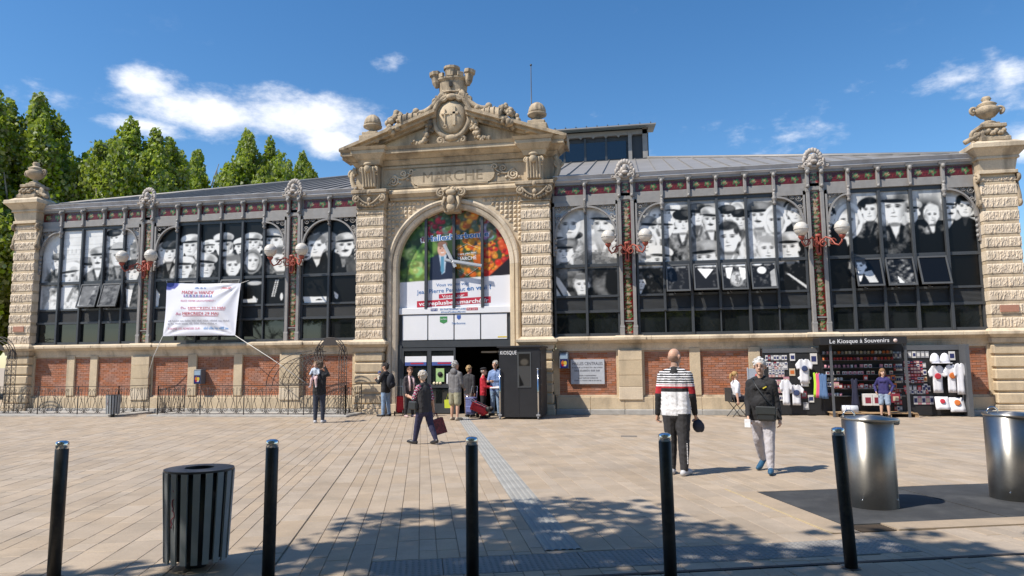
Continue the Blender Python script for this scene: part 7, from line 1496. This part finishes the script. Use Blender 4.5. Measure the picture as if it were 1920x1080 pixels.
# 11 girl at the stall, 12 seated woman
p11, I11 = build_person((13.08, -1.18), R(150), 1.36, dict(legs=((.02, .06, .02), (-.02, .06, .02)), arms=((-.25, .55, .9, .6), (-.25, .55, .9, .6))), dict(skin=SK2, top=cm('indigo', (.035, .03, .13)), bottom=cm('denim_short', (.30, .38, .50)), shoe=SHB, sock=SOCK), 'girl in indigo jumper and denim shorts with hands on hips at the stall', ('long', (.24, .13, .06)), .011, None, .92, .5, 0, shorts=True, hem=.50, head_k=1.06, sex=.92)
p12, I12 = build_person((9.02, -1.0), R(-70), 1.62, dict(legs=((1.45, .08, 1.45), (1.40, .08, 1.5)), arms=((.35, .1, .8, .2), (-.25, .25, .3)), lean=-.05, sit=True), dict(skin=SK, top=cm('white_striped', (.66, .66, .70)), bottom=BLK2, shoe=SHB), 'blonde woman with ponytail sitting on the folding chair', ('pony', (.42, .26, .10)), .012, None, .98, .15, 0, sleeves='skin', sex=.93, hem=.52)
p12.location.z = 0.02
# ------------------------------------------------------------------ trees and background
leafm = material('plane_leaves', (.25, .32, .06), .5, var=.5, scale=.6, island=.4, spec=.35)
nt_ = leafm.node_tree; bs = nt_.nodes['Principled BSDF']; bs.inputs['Subsurface Weight'].default_value = 0.0
tr_ = nt_.nodes.new('ShaderNodeBsdfTranslucent'); tr_.inputs[0].default_value = (.42, .52, .07, 1); mx_ = nt_.nodes.new('ShaderNodeMixShader'); mx_.inputs[0].default_value = .32
nt_.links.new(bs.outputs[0], mx_.inputs[1]); nt_.links.new(tr_.outputs[0], mx_.inputs[2]); nt_.links.new(mx_.outputs[0], nt_.nodes['Material Output'].inputs[0])
bark = material('plane_bark', (.23, .20, .15), .9, var=.3, scale=3, bump=.5, bscale=12, stain=(.38, .34, .26), stain_amt=.7)
def crown_mesh(seed, lobes, leaf=.20, per=520):
    """foliage: leaf-clump quads scattered through a set of ellipsoid lobes, denser near their skins"""
    rg = np.random.default_rng(seed); V = []; F = []
    allp = []
    for cx, cy, cz, rx, ry, rz in lobes:
        n = int(per*(rx*ry*rz)**(2/3)); d = rg.normal(size=(n, 3)); d /= np.linalg.norm(d, axis=1)[:, None]; rr = rg.random(n)**.42
        nz = np.array([mnoise.noise(Vector((x*1.3+cx, y*1.3+cy, z*1.3+cz))) for x, y, z in d*np.array([rx, ry, rz])])
        rr = rr*(1+.30*nz); p = np.array([cx, cy, cz])+d*rr[:, None]*np.array([rx, ry, rz]); keep = np.array([mnoise.noise(Vector((x*.9, y*.9, z*.9+seed))) > -.30 for x, y, z in p]); allp.append(p[keep])
    p = np.concatenate(allp); n = len(p); s = leaf*(.6+.8*rg.random(n)); a = rg.normal(size=(n, 3)); a /= np.linalg.norm(a, axis=1)[:, None]; b = np.cross(a, rg.normal(size=(n, 3))); b /= np.linalg.norm(b, axis=1)[:, None]
    c = np.cross(a, b); q = np.stack([p-b*s[:, None]*.5, p+c*s[:, None]*.42+a*s[:, None]*.1, p+b*s[:, None]*.6, p-c*s[:, None]*.42+a*s[:, None]*.1], 1).reshape(-1, 3)
    me = bpy.data.meshes.new('crown'); me.vertices.add(len(q)); me.vertices.foreach_set('co', q.astype(np.float32).ravel()); me.loops.add(4*n); me.loops.foreach_set('vertex_index', np.arange(4*n, dtype=np.int32)); me.polygons.add(n); me.polygons.foreach_set('loop_start', np.arange(0, 4*n, 4, dtype=np.int32)); me.polygons.foreach_set('loop_total', np.full(n, 4, np.int32)); me.materials.append(leafm); me.update(); me.validate(); return me
def trunk_mesh(seed, h, r, spread, top):
    rg = random.Random(seed); mb = MB(); pts = [(rg.uniform(-.1, .1)*i, rg.uniform(-.1, .1)*i, h*i/5) for i in range(6)]; pts[0] = (0, 0, -.1); mb.tube(pts, [r*(1-.09*i) for i in range(6)], 10)
    for k in range(9):
        a = k*2.4+rg.random(); b0 = Vector(pts[3 if k % 3 == 0 else 4 if k % 3 == 1 else 5]); e = b0+Vector((math.cos(a)*spread*rg.uniform(.4, .9), math.sin(a)*spread*rg.uniform(.4, .9), (top-h)*rg.uniform(.45, .95))); m_ = (b0+e)/2+Vector((rg.uniform(-.3, .3), rg.uniform(-.3, .3), .4)); mb.tube([b0, m_, e], [r*.42, r*.26, r*.08], 7)
        for j in range(3): e2 = m_+Vector((rg.uniform(-1, 1), rg.uniform(-1, 1), rg.uniform(.4, 1.6)))*spread*.35; mb.tube([m_, (m_+e2)/2, e2], [r*.2, r*.12, r*.04], 5)
    return mb.build('trunk', bark, mesh_only=True)
def plane_tree_lobes(seed, h, w, spires):
    rg = random.Random(seed); L = []
    for i in range(spires):
        a = i*2.4; rr = w*.62*math.sqrt((i+.3)/spires); x, y = rr*math.cos(a), rr*math.sin(a); t = h*rg.uniform(.80, 1.0)*(1-.14*rr/w); L.append((x, y, t-h*.16, w*.26, w*.26, h*.16)); L.append((x*1.05, y*1.05, t-h*.34, w*.38, w*.38, h*.17))
        L.append((x*.9, y*.9, t-h*.04, w*.11, w*.11, h*.08)); L.append((x*1.2+rg.uniform(-.8, .8), y*1.2+rg.uniform(-.8, .8), t-h*rg.uniform(.12, .25), w*.16, w*.16, h*.09))
    for i in range(7): a = i*1.3+seed; L.append((w*.55*math.cos(a), w*.55*math.sin(a), h*(.28+.09*(i % 4)), w*.46, w*.46, h*.14))
    return L
TM = []
for sd, h, w, sp in ((1, 16.5, 5.0, 8), (2, 17.5, 4.8, 7), (3, 16.0, 5.4, 9)): TM.append((crown_mesh(sd, plane_tree_lobes(sd, h, w, sp), .25, 1150), trunk_mesh(sd, h*.42, .38, w*.8, h*.9), h))
def tree(x, y, i, hh, rz, label, group, sxy=1.0):
    o = empty('plane_tree', (x, y, 0), rz, label, 'tree', group); k = hh/TM[i][2]; o.scale = (sxy, sxy, k); obj('crown', TM[i][0], o); obj('trunk', TM[i][1], o); return o
for j, (x, y, i, hh, rz, s_) in enumerate(((-31.0, 11, 0, 16.9, .3, .9), (-27.2, 9.5, 1, 17.2, 1.2, .85), (-23.4, 11.5, 2, 15.6, 2.2, .72), (-27, 18, 1, 18.5, 4, 1.0), (-34, 17, 2, 18, 3, 1.0))): tree(x, y, i, hh, rz, 'tall leafy plane tree rising beside the urn-topped corner pilaster', 'plane trees beside the hall', s_)
for j, (x, y, i, hh, rz, s_) in enumerate(((-39.5, 36, 2, 20.0, .2, .85), (-34.2, 34, 0, 24.2, 1.1, .95), (-29.0, 35, 1, 23.8, 2.9, 1.0), (-24.6, 34, 2, 21.6, 4.0, .9), (-20.9, 35, 0, 19.4, 5.2, .75), (-31.8, 40, 2, 23.0, 2.0, .9), (-26.8, 40, 1, 23.0, .6, .9), (-37, 40, 0, 22, 3.3, .9))): tree(x, y, i, hh, rz, 'tall leafy plane tree growing beyond the grey hall roof', 'plane trees beyond the hall roof', s_)
# street trees behind the viewer: they shade the foreground paving and show in the low panes
SM = []
for sd in (11, 12):
    rg = random.Random(sd); L = []
    for k in range(22): a = k*2.4; rr = 3.9*math.sqrt((k+.5)/22); L.append((rr*math.cos(a), rr*math.sin(a), 7.9+1.3*(1-(rr/4)**2)+rg.uniform(-.5, .5), 1.2, 1.2, .9))
    SM.append((crown_mesh(sd, L, .22, 470), trunk_mesh(sd, 4.2, .24, 2.6, 8.0)))
for j, (x, y, i, rz) in enumerate(((.3, -22.4, 0, 0), (5.4, -23.3, 1, 1.3), (11.8, -24.4, 0, 2.6), (-8.5, -25.5, 1, 4.1), (18.5, -25.5, 1, .8))):
    o = empty('street_tree', (x, y, 0), rz, 'broad street tree on the pavement opposite the hall', 'tree', 'street trees opposite the hall'); obj('crown', SM[i][0], o); obj('trunk', SM[i][1], o)
for j in range(10):
    o = empty('street_tree', (-30+j*6.6, -31+1.5*(j % 2), 0), j*1.1, 'low broad street tree in the row along the far house fronts', 'tree', 'row of street trees along the house fronts'); o.scale = (1.15, 1.15, .72); obj('crown', SM[j % 2][0], o); obj('trunk', SM[j % 2][1], o)
# pale house past the left corner and the facade across the street
hs = empty('pale_house', (-38, 8, 0), 0, 'pale rendered house with red roof past the left end of the hall', 'building'); mb = MB(); mb.box(-6, 6, -5, 5, 0, 6.5); mb.build('wall', plain('render_cream', (.55, .50, .44), .9), hs); mb = MB(); mb.add([(-6.4, -5.4, 6.5), (6.4, -5.4, 6.5), (6.4, 5.4, 6.5), (-6.4, 5.4, 6.5), (-6.4, 0, 8.6), (6.4, 0, 8.6)], [(0, 1, 5, 4), (2, 3, 4, 5), (1, 2, 5), (3, 0, 4)]); mb.build('roof', plain('roof_tile_red', (.36, .15, .09), .9, var=.25), hs)
for q in range(3): mb = MB(); mb.box(3+q*.0, 4, -5.03, -4.98, 1+q*1.9, 2.4+q*1.9); mb.build('window', M['glass'], hs)
hz2 = empty('street_house', (6, -40, 0), 0, 'plain rendered town house row across the street from the hall', 'building'); mb = MB(); mb.box(-30, 30, -5, 0, 0, 9); mb.build('wall', plain('render_grey', (.50, .47, .42), .9), hz2)
for q in range(20):
    for z in (1, 4, 6.6): mb = MB(); mb.box(-28+q*3, -26.8+q*3, -.02, .03, z, z+1.7); mb.build('window', M['glass'], hz2)
